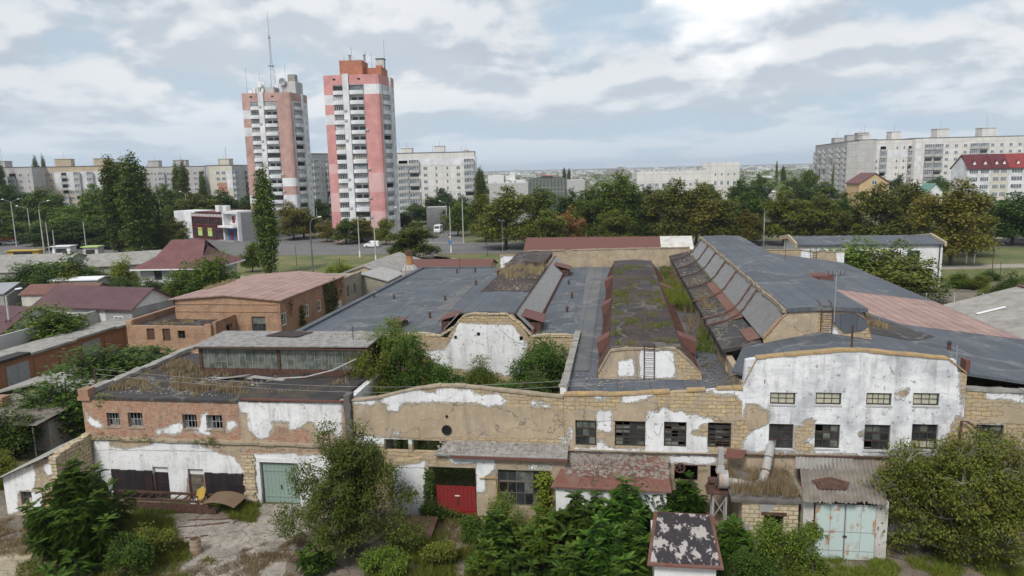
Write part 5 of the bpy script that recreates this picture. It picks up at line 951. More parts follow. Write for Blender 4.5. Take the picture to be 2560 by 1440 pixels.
m = MB(); m.tube([(6.0, 39.1, 3.6), (6.5, 39.1, 3.58), (7.0, 39.1, 3.42), (7.5, 39.15, 3.45), (7.9, 39.4, 3.6), (8.15, 39.9, 3.95), (8.4, 40.5, 4.5), (8.6, 41.0, 4.95), (8.62, 41.3, 5.05)], [.25]*9, 12); dct = part(m, 'duct', MT['galv'], T)
m = MB()
for p, q in (((6.5, 39.1, 3.58), (6.54, 39.1, 3.578)), ((7.0, 39.1, 3.42), (7.04, 39.1, 3.42)), ((7.5, 39.15, 3.45), (7.54, 39.16, 3.46)), ((8.15, 39.9, 3.95), (8.17, 39.94, 3.99)), ((8.4, 40.5, 4.5), (8.41, 40.53, 4.53))): m.tube([p, q], .285, 12)
part(m, 'flange', MT['iron'], dct)
m = MB(); p = fv(1700, 1170, 40.4)
for k in range(14): a, b = 2*pi*k/14, 2*pi*(k+1)/14; m.tube([(p[0]+.27*cos(a), 40.4, p[2]+.27*sin(a)), (p[0]+.27*cos(b), 40.4, p[2]+.27*sin(b))], .05, 5, False)
for k in range(5): a = 2*pi*k/5; m.tube([(p[0], 40.4, p[2]), (p[0]+.27*cos(a), 40.4, p[2]+.27*sin(a))], .025, 4)
m.tube([(p[0], 40.4, p[2]), (p[0], 41.09, p[2])], .05, 6); m.tube([(p[0]+.25, 40.5, p[2]+.15), (p[0]+1.5, 40.7, p[2]+.05)], .035, 5); solo(m, 'flywheel', 'rusty spoked belt wheel under the ledge of the stone front', 'wheel', MT['iron'], (p[0], 40.4, p[2]))
m = MB(); a = [fv(x, y, 41.0) for x, y in z3((520, 605), (600, 595), (660, 640), (560, 650))]; m.slab([(5.95+.0, 40.2, 4.55), (6.9, 40.1, 4.6), (7.3, 40.9, 4.75), (6.2, 41.0, 4.85)], .04); solo(m, 'roof_sheet', 'crumpled red brown roofing sheet lying at the foot of the white wall', 'sheet', MT['redmetal'], (6.5, 40.4, 4.5))
# small shed with peeling black and white roof
T = thing('small_felt_roof_shed', 'small white shed with a red edged roof of peeling black felt', 'shed', (3.4, 33.2, 0))
s = S('peeling_black_felt'); f = s.noise(1.6, 9, .66, s.mp(s.ob, (1.3, .55, 1))); c = s.mix(s.rng(f, .52, .54), (.035, .03, .034), (.40, .36, .34)); c = s.mix(s.rng(s.noise(9, 5, .7), .5, .8, 0, .5), c, (.12, .1, .1)); peel = s.out(c, .85, f, .02)
m = MB(); m.slab([(1.55, 33.3, 1.95), (4.85, 33.3, 1.95), (4.9, 38.1, 2.1), (2.15, 38.2, 2.1)], .06); part(m, 'roof', peel, T); m = MB(); m.slab([(1.38, 33.1, 1.88), (5.0, 33.1, 1.88), (5.1, 38.3, 2.03), (1.95, 38.4, 2.03)], .1); part(m, 'roof_edge', MT['redfelt'], T); m = MB(); m.box(1.75, 4.7, 33.5, 37.9, 0, 1.75); part(m, 'wall', MT['white'], T)
# ================================================================ YARD THINGS
T = thing('steel_truss', 'long rusty steel frame girder lying on the yard before the black doors', 'girder', (-27.5, 39.6, 0))
m = MB(); 
for y, z in ((39.3, .75), (40.3, .75), (39.3, .1)): m.box(-32.4, -25.0, y, y+.12, z, z+.14)
for z in (.25, .5): m.box(-32.4, -25.0, 39.34, 39.37, z-.12, z+.14)
part(m, 'beam', MT['iron'], T); m = MB()
for i in range(12): x = -32.3+i*.62; m.box(x, x+.06, 39.43, 40.29, .78, .84)
part(m, 'cross_bars', MT['iron'], T)
m = MB(); n = 8; P_ = []
for i in range(n+1): a = i/n; P_.append((-25.6+a*2.1, .95+.28*sin(a*pi*.6)-.45*a*a))
m.add([(x, 38.9, z) for x, z in P_]+[(x, 40.5, z) for x, z in P_], [(i, i+1, n+2+i, n+1+i) for i in range(n)]); o = solo(m, 'bent_sheet', 'curved olive rusty sheet lying on the end of the steel girder', 'sheet', MT['galv'] if 0 else rustm('olive_sheet', (.16, .12, .075), (.14, .07, .04), (.2, .11, .06)), (-24.5, 39.6, 0)); 
md = o.modifiers.new('thick', 'SOLIDIFY'); md.thickness = .04
T = thing('oil_drum', 'rusty oil drum standing on the yard', 'drum', (-23.6, 34.85, 0)); m = MB(); m.lathe((-23.6, 34.85, 0), [(.3, 0), (.3, .3), (.32, .31), (.32, .34), (.3, .35), (.3, .6), (.32, .61), (.32, .64), (.3, .65), (.3, .92), (.27, .92), (.27, .88)], 18); part(m, 'body', rustm('drum_paint', (.30, .25, .2), (.26, .13, .07), (.4, .28, .2), .42, .6), T); m = MB(); m.lathe((-23.6, 34.85, 0), [(.265, .86), (.26, .89)], 18); part(m, 'lid', MT['iron'], T)
m = MB(); m.ext([(-26.9, 39.9, 0), (-26.35, 39.9, 0), (-26.1, 40.15, 1.25), (-26.4, 40.3, 1.4), (-26.7, 40.2, 1.2)], (.02, .05, 0)); solo(m, 'plywood_sheet', 'yellow board leaning by the right black door', 'board', MT['yellow'], (-26.5, 40, 0))
m = MB(); m.ext([(-27.1, 39.7, 0), (-26.6, 39.7, 0), (-26.55, 39.85, .8), (-26.95, 39.85, .7)], (0, .04, 0)); solo(m, 'chipboard_offcut', 'small white board leaning against the yellow board', 'board', MT['whitepaint'], (-26.8, 39.7, 0))
rr = random.Random(77); lb = ('longest rusty rod lying flat behind the oil drum', 'thin rusty rod on the yard nearest the girder end', 'short rusty angle bar pointing at the oil drum', 'rusty bar lying beside the concrete slab')
for i, (a, b) in enumerate((((445, 1318), (560, 1308)), ((470, 1300), (590, 1296)), ((440, 1348), (520, 1338)), ((510, 1312), (600, 1302)))):
    p, q = fh(*a, .05), fh(*b, .06); m = MB(); m.tube([p, q], .035, 5); solo(m, 'steel_bar', lb[i], 'bar', MT['iron'], (p[0], p[1], 0))
m = MB(); p = fh(1040, 1330, .05); m.ext([(p[0]-1.6, p[1]-1, .05), (p[0]+1.1, p[1]-1.2, .05), (p[0]+1.3, p[1]+.2, .9), (p[0]-1.3, p[1]+.3, .9)], (0, .05, .04)); solo(m, 'rusty_sheet', 'large rust red sheet lying in weeds right of the big willow tree', 'sheet', MT['redfelt'], (p[0], p[1], 0))
m = MB(); p = fh(1170, 1315, .1); m.slab([(p[0]-.5, p[1]-.3, .15), (p[0]+.3, p[1]-.2, .5), (p[0]+.6, p[1]+.15, .55), (p[0]-.2, p[1]+.1, .2)], .05); solo(m, 'pale_board', 'pale board lying in the weeds before the red gate', 'board', MT['dirtyw'], (p[0], p[1], 0))
# roof things
T = thing('fallen_gutter', 'long torn metal strip sagging across the dark flat roof', 'gutter', (-24, 45.5, 6.8)); m = MB(); m.tube([(-29.5, 46.0, 6.85), (-26.5, 45.8, 7.0), (-24.8, 45.6, 6.95), (-21.5, 45.9, 7.1), (-19.5, 46.0, 7.6), (-17.8, 46.1, 8.4)], [.06]*6, 5); part(m, 'strip', MT['galv'], T)
m = MB(); m.slab([(-28.2, 45.3, 6.95), (-25.9, 45.3, 7.25), (-25.5, 45.9, 7.25), (-27.9, 45.8, 6.95)], .03); m.slab([(-25.4, 45.3, 7.2), (-22.0, 45.2, 6.95), (-22.2, 45.6, 6.95), (-25.2, 45.8, 7.2)], .03); solo(m, 'torn_flashing', 'crumpled grey flashing pieces lying before the long rooflight', 'sheet', MT['galv'], (-25, 45.3, 6.8))
for i, (px, py) in enumerate(((540, 934), (765, 945))):
    p = fh(px, py, 6.8); m = MB()
    for k in range(14): a, b = 2*pi*k/14, 2*pi*(k+1)/14; m.tube([(p[0]+.22*cos(a), p[1]+.22*sin(a)*.6, 6.95+.16*sin(a)), (p[0]+.22*cos(b), p[1]+.22*sin(b)*.6, 6.95+.16*sin(b))], .09, 6, False)
    solo(m, 'old_tyre', ('old tyre on the dark roof by the left end of the rooflight', 'old tyre on the dark roof near the right end of the rooflight')[i], 'tyre', MT['rubber'], p)
T = thing('window_frame', 'old grey wooden window frame thrown on the roof beside the white front', 'frame', (6.2, 43, 7.7)); m = MB(); 
a, b, c = Vector((5.0, 42.3, 7.7)), Vector((1.5, .9, .75)), Vector((.9, -.5, .35))
for t_ in (0, .33, .66, 1): p = a+c*t_; m.tube([p, p+b], .035, 4)
for t_ in (0, .5, 1): p = a+b*t_; m.tube([p, p+c], .035, 4)
part(m, 'frame', MT['wood'], T)
def roofvent(i, px, py, z, label, kind=0):
    p = fh(px, py, z); t = thing('roof_vent', label, 'vent', (p[0], p[1], z), group='small vents on the grey roofs')
    m = MB(); m.lathe((p[0], p[1], z-.03), [(.12, 0), (.12, .5 if kind else .3)], 10); part(m, 'pipe', MT['iron'], t); m = MB(); zz = z+(.52 if kind else .32); m.lathe((p[0], p[1], zz), [(.17, 0), (.14, .06), (.03, .16)], 10); part(m, 'cap', MT['redmetal'] if i % 2 else MT['irondk'], t)
RV = ((2372, 878, 9.0, 'small dark red capped vent at the right behind the white parapet', 1), (985, 745, 7.4, 'short dark vent in the middle of the big grey roof', 0), (935, 742, 7.4, 'brown vent close to the left edge of the grey roof', 0), (1143, 682, 7.4, 'vent stub on the grey roof near the red sheet roof', 1), (1188, 680, 7.4, 'tall vent with a bend near the back of the grey roof', 1),
      (1190, 712, 7.4, 'rusty vent beside the mossy lantern roof', 1), (1113, 750, 7.4, 'leaning vent pipe at the worn grey valley', 0), (1430, 745, 7.45, 'round black vent with a box between the two lanterns', 1), (1422, 710, 7.45, 'small square vent between the lanterns, farther back', 0), (1075, 795, 7.4, 'bent dark vent pipe at the front of the grey roof', 1), (1418, 778, 7.5, 'low brown vent at the valley edge right of the first lantern', 0), (2047, 700, 9.1, 'flat dark hatch far back on the right grey roof', 0))
for i, r in enumerate(RV): roofvent(i, *r)
m = MB(); p = fh(2047, 700, 8.9); m.box(p[0]-1.2, p[0]+1.2, p[1]-1, p[1]+1, 8.3, 9.5); solo(m, 'roof_hatch', 'dark red hatch box standing on the grey roof near the ladder wall', 'hatch', MT['redmetal'], (p[0], p[1], 8.3))
T = thing('aerial', 'thin mast with a small comb aerial beside the hooked ladder', 'aerial', (13.4, 47.2, 10)); m = MB(); m.tube([(13.45, 47.1, 11), (13.45, 47.1, 14.2)], .035, 5); part(m, 'mast', MT['metalgrey'], T); m = MB(); m.tube([(12.95, 47.1, 14.0), (13.95, 47.1, 14.0)], .025, 4)
for k in range(5): m.tube([(12.97+k*.24, 47.1, 14.0), (12.97+k*.24, 47.1, 14.3)], .018, 4)
part(m, 'comb', MT['iron'], T)
def post(name, label, px, py, z, h, mat='iron', r=.035, cat='post'):
    p = fh(px, py, z); m = MB(); m.tube([p, (p[0], p[1], z+h)], r, 6); solo(m, name, label, cat, MT[mat], p)
post('iron_post', 'short iron post standing at the peak of the white front', 2129, 868, 10.6, 1.3, r=.06); post('iron_post', 'thin post at the right end of the long rooflight roof', 883, 850, 9.3, 1.0, r=.03); post('iron_post', 'iron post at the left parapet of the dark roof holding two wires', 240, 960, 7.0, 1.1, r=.045)
post('iron_post', 'tall thin post standing by the pale ragged wall', 1963, 660, 8.5, 3.2); post('iron_post', 'small tripod mast on the back of the grey roof', 1150, 680, 7.4, 1.9); post('iron_post', 'thin post on the left edge of the grey roof', 1015, 690, 7.5, 1.3)
post('insulator_post', 'small post with two white knobs behind the right parapet', 2390, 905, 9.3, 1.0, 'metalgrey', .03)
m = MB(); a, b = fv(240, 935, 41.5), fv(1640, 950, 42.5)
for o_ in (0, .35):
    P_ = [(a[0]+(b[0]-a[0])*t, a[1]+(b[1]-a[1])*t, a[2]+o_+(b[2]-a[2])*t-1.0*sin(pi*t)) for t in [i/20 for i in range(21)]]; m.tube(P_, .012, 4)
solo(m, 'overhead_wires', 'pair of thin wires slung over the roof and the courtyard', 'wire', MT['concrete'], (a[0], a[1], a[2]))
# roof vegetation
def rdry(name, label, poly, z, n, seed, h=.45, lf='dry', clump=.5, thr=.0, w_=.03, k=8, fr=FF): m = MB(); blades(m, scatter(poly, n, seed, z, clump, thr), h, w_, k, .22, seed); solo(m, name, label, 'grass', LF[lf], fr=fr, kind='stuff')
rdry('dry_grass', 'straw coloured grass on the dark roof left of the rooflight', [(-34, 42.3), (-24, 42.5), (-26, 44.5), (-29, 49), (-34, 50)], 6.92, 520, 3, .5, thr=.02, w_=.018)
rdry('dry_grass', 'sparse dry grass along the front of the dark roof', [(-34, 41.7), (-18, 41.7), (-18, 46), (-30, 46)], 6.95, 110, 4, .32, clump=.9, thr=.16, w_=.018)
rdry('dry_grass', 'yellowed grass growing on the mossy lantern roof', [(-.5, 46), (3.8, 46), (3.8, 89), (-.5, 89)], 9.62, 330, 5, .32, 'ol', clump=.45, thr=.12, w_=.02)
rdry('dry_grass', 'tall dry weeds at the end of the first lantern roof', [(-13.3, 76), (-8.6, 76), (-8.6, 85.8), (-13.3, 85.8)], 9.4, 200, 6, .6, w_=.02)
rdry('dry_grass', 'rusty brown weeds on the dark aisle roof', [(7, 56), (9.1, 56), (9.1, 74), (7, 74)], 9.2, 150, 7, .4, clump=.5, thr=.1, w_=.02); rdry('weeds', 'green and yellow weeds filling the gutter between the roofs', [(5.5, 52), (6.9, 52), (6.9, 96), (5.3, 96)], 7.6, 380, 8, .6, 'mid', .3, -.1, w_=.02); rdry('dry_grass', 'dry stalks among the green weeds in the roof gutter', [(5.6, 52), (6.9, 52), (6.9, 96), (5.3, 96)], 7.6, 260, 18, .7, 'dry', .3, -.1, w_=.015)
rdry('weeds', 'bushy weeds spilling over the right slope of the mossy lantern', [(3.6, 66), (6.4, 66), (6.4, 78), (3.6, 78)], 8.4, 260, 9, .9, 'ol', .4, -.2, w_=.018)
rdry('dry_grass', 'dry grass on the torn black felt of the right roof', [(17, 53), (18.4, 52), (18.4, 56), (17, 58)], 9.5, 80, 12, .4); rdry('dry_grass', 'dry grass on the flat roof of the brick annex', [(-52, 73), (-48, 73), (-48, 75.6), (-52, 75.6)], 4.6, 90, 13, .3); rdry('dry_grass', 'orange weeds along the left edge of the pink roof', [(-51.6, 78), (-50.8, 78), (-50.8, 96), (-51.6, 96)], 7.0, 70, 14, .5, 'dry', .2, 0)

def litter(label, poly, n, seed, z, zf=None, big=.10, mt='rubble'):
    m = MB(); R = random.Random(seed)
    for a, b, zz, q in scatter(poly, n, seed, z, .35, -.1, zf):
        s_ = R.uniform(.02, big)*(1+1.5*(R.random() < .04)); t = R.uniform(0, 3.1); c, d = cos(t)*s_, sin(t)*s_
        m.ext([(a-c, b-d, zz), (a+d*.6, b-c*.6, zz), (a+c, b+d, zz+R.uniform(0, .03)), (a-d*.6, b+c*.6, zz)], (0, 0, s_*.4))
    solo(m, 'debris', label, 'debris', MT[mt], kind='stuff')
litter('stones and chips scattered on the grey roof behind the stone front', [(-2.8, 41.8), (6.8, 41.8), (6.8, 46), (5.4, 45), (-1.4, 45), (-2.8, 48)], 260, 3, 7.63, big=.06)
litter('rubble and leaves lying in the gutter between the dark lantern and the tall hall', [(5.3, 43), (6.9, 43), (6.9, 98), (5.3, 98)], 800, 4, 7.62, big=.12, mt='wood')
litter('broken stones and felt scraps on the dark roof before the rooflight', [(-33, 42), (-17.5, 41.6), (-17.5, 46.7), (-32, 46.7)], 1100, 5, 6.93, big=.1)
litter('bits of debris spread over the big grey roof', [(-27, 59), (-15, 59), (-15, 99), (-27, 99)], 260, 6, 7.36, big=.08); litter('loose chips on the gravel of the rooflight roof', [(-29.5, 46.6), (-17.4, 46.6), (-17.4, 50.3), (-29.5, 50.3)], 400, 7, 9.3, big=.05)
litter('stones and torn felt on the mossy lantern roof', [(-.5, 46), (3.8, 46), (3.8, 88), (-.5, 88)], 900, 8, 9.66, lambda u, v: 9.56+.16*(1-abs(u-1.7)/2.25), .07, 'wood')
litter('loose bricks and chips on the far end of the first lantern roof', [(-13.2, 68), (-8.6, 68), (-8.6, 96), (-13.2, 96)], 500, 9, 9.45, None, .09, 'coping')
litter('rubble on the dark aisle roof below the monitor glazing', [(6.9, 48), (9.0, 48), (9.0, 98), (6.9, 98)], 500, 10, 9.3, lambda u, v: 8.99+(u-6.75)*.233, .08, 'coping')
# ================================================================ TOWERS
def bulge(w_, dep, h, mt, name='balcony'):
    m = MB(); n = 8; P = [(-w_/2, 0)]
    for i in range(n+1): a = pi*i/n; P.append((-w_/2*cos(a)*.985, -dep*(sin(a)**.55)))
    P.append((w_/2, 0)); m.ext([(x, y, 0) for x, y in P], (0, 0, h)); return m.mesh(name, MT[mt])
def tower(label, fr, sc, pink, pink2, front_open, seed, antenna=False):
    R = random.Random(seed); ht = 50.0 if not antenna else 48.9; t = thing('tower_block', label, 'tower', (0, 0, 0), fr); t.scale = (.94, .94, 1); W = 17.9; PT = 2.92; N = 16
    mats = [MT[pink], MT[pink2], MT['wht2'], MT['pinkd']]
    m = MB(); z_at = ht-2.8; zs_ = [0, z_at-N*PT+.0] if z_at-N*PT > .2 else [0]; zs_ += [z_at-PT*(N-i) for i in range(N) if z_at-PT*(N-i) > zs_[-1]+.2]; zs_ = zs_+[z_at, ht]
    nb = len(zs_)-1
    for k in range(nb):
        z0, z1_ = zs_[k], zs_[k+1]; j = nb-2-k                                # j = 0 is the top dwelling floor
        top_ = (j < 0)
        lp = 0 if top_ else ({0: 0, 1: 2, 2: 0, 3: 2}.get(j, 0) if j < 8 else (1 if j % 4 in (0, 3) else 0) if seed == 1 else (0 if j < 11 else (2 if j % 2 else 0)))
        cp = 0 if top_ else (2 if j == 0 and seed == 1 else (0 if j < 7 else (1 if j % 4 in (1, 2) else 0)) if seed == 1 else (0 if j < 9 else ((2, 0, 2, 2, 0, 2, 2)[(j-9) % 7])))
        m.mi = lp; m.box(0, 2.9, 0, 3, z0, z1_)
        m.mi = cp; m.add([(12.9, 0, z0), (16.9, 0, z0), (17.7, .35, z0), (18.2, 1.3, z0), (17.2, 3, z0), (12.9, 3, z0), (12.9, 0, z1_), (16.9, 0, z1_), (17.7, .35, z1_), (18.2, 1.3, z1_), (17.2, 3, z1_), (12.9, 3, z1_)],
                         [(0, 1, 7, 6), (1, 2, 8, 7), (2, 3, 9, 8), (3, 4, 10, 9), (5, 0, 6, 11), (6, 7, 8, 9, 10, 11)])
        m.mi = 0 if top_ else 2
        m.box(2.9, 6.2, (1.0 if not top_ else 0), 3, z0, z1_); m.box(8.1, 12.9, (1.1 if not top_ else 0), 3, z0, z1_)
        m.mi = 0 if top_ else 2; m.box(18.2, 19.4, 7.6, 9, z0, z1_) ; m.mi = 0 if top_ else 2; m.add([(17.9, 2.2, z0), (19.3, 8.2, z0), (17.9, 9, z0), (17.9, 2.2, z1_), (19.3, 8.2, z1_), (17.9, 9, z1_)], [(0, 1, 4, 3), (3, 4, 5)])
        m.mi = 2 if not top_ else 0; m.box(0, 18, 3.001, 14, z0, z1_); m.box(18.001, 19.7, 9.001, 14, z0, z1_)
    m.mi = 2
    for j in range(N): z = z_at-PT*(j+1)
    for z in zs_[1:-1]: m.box(2.95, 6.15, .05, .99, z-.12, z+.06); m.box(8.15, 12.85, .05, 1.09, z-.12, z+.06)
    part(m, 'wall', mats, t)
    m = MB(); m.box(6.2, 8.1, -.55, 1.2, 0, ht+.3); part(m, 'pilaster', MT['wht2'], t); m = MB(); m.box(19.1, 19.9, 7.6, 9, 0, ht); part(m, 'pilaster', MT['wht2'], t)
    A = bulge(3.3, .55, 1.15, 'wht2'); B = bulge(4.8, .95, 1.15, 'wht2'); Cc = bulge(5.2, .9, 1.15, 'wht2'); ang = atan2(6, 1.4)
    for j in range(N):
        z = z_at-PT*(j+1)
        if z < 1: continue
        inst(A, 'balcony', t, (4.55, 0, z)); inst(B, 'balcony', t, (10.5, 0, z)); inst(Cc, 'balcony', t, (18.6, 5.2, z), ang)
        gq = lambda: R.choice(('glassfar', 'glassfar', 'glasswarm', 'glasslt', 'glass'))
        if R.random() > .15: win(t, 4.55, .25, z+1.16, 3.0, 1.35, 0, 5, gl=gq())
        else: m = MB(); m.box(3.0, 6.1, .9, .99, z+1.2, z+2.5); part(m, 'window', MT['glass'], t)
        if j not in front_open: win(t, 10.5, .25, z+1.16, 4.5, 1.35, 0, 8, 'whitepaint' if R.random() < .7 else 'wood', gq())
        else:
            m = MB(); m.box(8.6, 10.2, 1.0, 1.09, z+.2, z+2.2); m.box(10.7, 12.3, 1.0, 1.09, z+.9, z+2.2); part(m, 'window', MT['glass'], t)
            m = MB(); m.mi = 0; m.add([(8.1, .02, z+PT-.12), (8.1, .02, z+PT-.75), (8.35, .02, z+PT-.3), (8.8, .02, z+PT-.12)], [(0, 1, 2, 3)]); m.add([(12.9, .02, z+PT-.12), (12.9, .02, z+PT-.75), (12.65, .02, z+PT-.3), (12.2, .02, z+PT-.12)], [(0, 3, 2, 1)]); part(m, 'arch', MT['wht2'], t)
        if j in front_open and R.random() < .6: m = MB(); c, s_ = cos(ang), sin(ang); m.quad(*[(18.6+c*a_+.06*s_, 5.2+s_*a_-.06*c, z_) for a_, z_ in ((-2.3, z+1.2), (2.3, z+1.2), (2.3, z+2.5), (-2.3, z+2.5))]); part(m, 'window', MT['black0'], t)  # black sheet painted for the shade inside an open balcony
        else: win(t, 18.6+.15*sin(ang), 5.2-.15*cos(ang), z+1.16, 4.6, 1.35, ang, 6, 'whitepaint' if R.random() < .7 else 'wood', gq())
        win(t, 19.7, 11.5, z+1.0, 1.3, 1.4, pi/2, 2)
        if R.random() < .7: m = MB(); x = R.choice((6.3, 12.95)); m.box(x, x+.8, -.9 if x < 8 else -.35, -.56 if x < 8 else -.01, z+.9, z+1.5); part(m, 'air_conditioner', MT['greylt'], t)
    for x in (3, 11): m = MB(); m.box(x, x+.9, -.03, -.003, ht-1.5, ht-1.0); part(m, 'attic_vent', MT['black0'], t)  # black panels painted for the shade inside the attic vents
    if not antenna:
        m = MB(); m.box(4.6, 12, 3, 11, ht, ht+4.6); m.box(12.01, 18, 6, 13, ht, ht+2.6); m.box(16.2, 18, 4, 5.99, ht, ht+3.0); p = part(m, 'penthouse', MT['orange'], t); m = MB(); m.box(15.7, 18.2, 7, 9.5, ht+2.61, ht+5.2); part(m, 'tank_room', MT['dirtyw'], p); m = MB(); m.box(15.5, 18.4, 6.8, 9.7, ht+5.21, ht+5.45); part(m, 'slab', MT['irondk'], p)
        for x in (5.6, 10.4): m = MB(); m.lathe((x+2, 5, ht+4.6), [(.35, 0), (.35, 1.6), (.5, 1.6), (.5, 1.8)], 10); part(m, 'vent_pipe', MT['metalgrey'], p)
        for x, y, h in ((6, 4, 4), (8, 6, 7), (12, 8, 6), (14, 8, 5), (18.5, 7, 9)): m = MB(); m.tube([(x, y, ht+2), (x, y, ht+2+h)], .04, 4); part(m, 'aerial', MT['iron'], t)
    else:
        m = MB(); m.box(5, 11, 3, 9, ht, ht+2.2); m.box(13, 18.6, 5, 13, ht, ht+4.2); p = part(m, 'penthouse', MT['greylt'], t); m = MB(); m.box(15.5, 18.2, 6, 9, ht+4.21, ht+6.6); part(m, 'tank_room', MT['concrete'], p)
        for i in range(14):
            a = R.uniform(1, 12); y = R.uniform(1.5, 6); z = ht+R.choice((0.2, .2, 2.2)); m = MB(); m.box(a, a+R.uniform(.5, 1.4), y, y+.5, z, z+R.uniform(1, 2.2)); part(m, 'antenna_panel', MT['whitepaint'], t)
        m = MB(); n = 10
        for k in range(n): a, b = 2*pi*k/n, 2*pi*(k+1)/n; m.add([(14, 4.5, ht+3.9), (14+1.3*cos(a), 4.1, ht+4+1.3*sin(a)), (14+1.3*cos(b), 4.1, ht+4+1.3*sin(b))], [(0, 1, 2)])
        m.tube([(14, 4.6, ht), (14, 4.6, ht+3.9)], .1); part(m, 'dish', MT['metalgrey'], t)
        m = MB(); z = ht; 
        def seg(z0, z1_, r0, r1, n):
            for k in range(3):
                a = 2*pi*k/3+.4; m.tube([(10+r0*cos(a), 5+r0*sin(a), z0), (10+r1*cos(a), 5+r1*sin(a), z1_)], .07, 4)
            for i in range(n):
                f0, f1 = i/n, (i+1)/n
                for k in range(3): a, b = 2*pi*k/3+.4, 2*pi*(k+1)/3+.4; ra, rb = r0+(r1-r0)*f0, r0+(r1-r0)*f1; m.tube([(10+ra*cos(a), 5+ra*sin(a), z0+(z1_-z0)*f0), (10+rb*cos(b), 5+rb*sin(b), z0+(z1_-z0)*f1)], .04, 3)
        seg(ht+2, ht+10, 1.1, .5, 7); seg(ht+10, ht+20, .42, .2, 12); m.tube([(10, 5, ht+20), (10, 5, ht+27)], .08, 5); m.box(9, 11, 4.2, 5.8, ht+9.4, ht+9.6); m.box(9.6, 10.4, 4.7, 5.3, ht+18.6, ht+19.2); part(m, 'mast', MT['metalgrey'], t)
        for x, y, h in ((1, 3, 9), (6, 3, 7), (7, 3, 6), (12, 3, 8), (15, 5, 10), (19, 8, 5)): m = MB(); m.tube([(x, y, ht), (x, y, ht+h)], .04, 4); part(m, 'aerial', MT['iron'], t)
    return t
a = D(821, 400, 224.5); tower('coral pink and white tower block with an orange penthouse on its roof', Fr(a[0], a[1], -radians(3)), 1, 'pinkp', 'pinkl', {1, 2, 3, 4, 5, 6, 10, 11}, 1)
a = D(617, 400, 257); tower('faded salmon tower block with the tall lattice antenna mast on its roof', Fr(a[0], a[1], -radians(3)), 1, 'pinkd', 'pinkd', {1, 2, 4, 5, 7, 9, 10}, 2, True)
# ================================================================ APARTMENT SLABS
PAR = [bulge(3.1, .01, 1, 'white')]
def block(label, p0, p1, ht, floors, wmat, pat, depth=12, roofs=(), accents=(), fr=None, top=2.3, seed=1, bal='greylt', base=0.0):
    """slab block whose front runs from ground point p0 to p1 (left to right as seen)"""
    R = random.Random(seed); L = hypot(p1[0]-p0[0], p1[1]-p0[1]); f_ = Fr(p0[0], p0[1], atan2(p1[1]-p0[1], p1[0]-p0[0])); t = thing('apartment_block', label, 'apartment block', (L/2, 0, 0), f_)
    m = MB(); m.box(0, L, 0, depth, 0, ht); part(m, 'wall', MT[wmat], t); m = MB(); m.box(-.15, L+.15, -.15, depth+.15, ht, ht+.25); part(m, 'roof_edge', MT['conc_dk'], t)
    for x, w_, h in roofs:
        m = MB(); m.box(x, x+w_, 3, 8, ht+.25, ht+.25+h); m.box(x-.2, x+w_+.2, 2.8, 8.2, ht+.25+h, ht+.45+h); part(m, 'lift_house', MT[wmat], t)
        m = MB(); m.tube([(x+w_/2, 5, ht+h), (x+w_/2, 5, ht+h+R.uniform(2, 7))], .04, 4); m.tube([(x-1, 5, ht), (x-1, 5, ht+R.uniform(2, 5))], .04, 4); part(m, 'aerial', MT['iron'], t)
    mod = L/len(pat); PT = (ht-top-base)/floors; cnt = 0; rest = MB(); bm = {}
    for x0, x1, j0, j1, mt in accents:
        m = MB(); m.box(x0, x1, -.06, -.004, ht-top-PT*(j1+1), ht-top-PT*j0); part(m, 'painted_panel', MT[mt], t)
    for j in range(floors):
        z = ht-top-PT*(j+1)
        for i, ch in enumerate(pat):
            x = (i+.5)*mod
            if ch == '.': continue
            if ch == 'b':
                if 'b' not in bm:
                    q = MB(); q.mi = 0; q.box(-mod*.46, mod*.46, -1.1, 0, 0, 1.05); q.box(-mod*.46, mod*.46, -1.1, 0, -.12, -.001); q.mi = 1; q.box(-mod*.44, mod*.44, -1.0, 0, 1.051, 2.45); q.mi = 2
                    for k in range(5): xx = -mod*.46+mod*.92*k/4; q.box(xx-.05, xx+.05, -1.08, -1.001, 1.051, 2.45)
                    q.box(-mod*.46, mod*.46, -1.09, -1.0, 2.451, 2.55); bm['b'] = q.mesh('balcony', [MT[bal], MT['glassfar'], MT['whitepaint']])
                    q = MB(); q.mi = 0; q.box(-mod*.46, mod*.46, -1.1, -1.0, 0, 1.0); q.box(-mod*.46, mod*.46, -1.1, 0, -.12, -.001); q.mi = 1; q.box(-mod*.4, mod*.4, -.06, 0, .1, 2.3); bm['o'] = q.mesh('balcony', [MT['conc_w'], MT['glass'], MT['wood']])
                cnt += 1; mm = bm['b'] if R.random() < .68 else bm['o']
                if cnt < 101: inst(mm, 'balcony', t, (x, 0, z+.1))
            else:
                w_, h = {'w': (1.7, 1.5), 'n': (.9, 1.5), 'd': (1.4, 1.5)}[ch]
                if (j*len(pat)+i) % max(1, int(floors*sum(c in 'wnd' for c in pat)/95+1)) == 0: win(t, x, 0, z+.95, w_, h, 0, 2 if ch != 'n' else 1)
                else:
                    rest.mi = 0; rest.box(x-w_/2, x+w_/2, -.05, -.006, z+.95, z+.95+h); rest.mi = 1; n_ = 2 if ch != 'n' else 1
                    for k in range(n_): g0 = x-w_/2+.08+(w_-.08)*k/n_; rest.box(g0, g0+(w_-.08)/n_-.08, -.075, -.051, z+1.03, z+.87+h)
    if rest.v: part(rest, 'window', [MT['whitepaint'], MT['glassfar']], t, kind='stuff')
    return t
def gx(px, Y): return D(px, 430, Y)[:2]
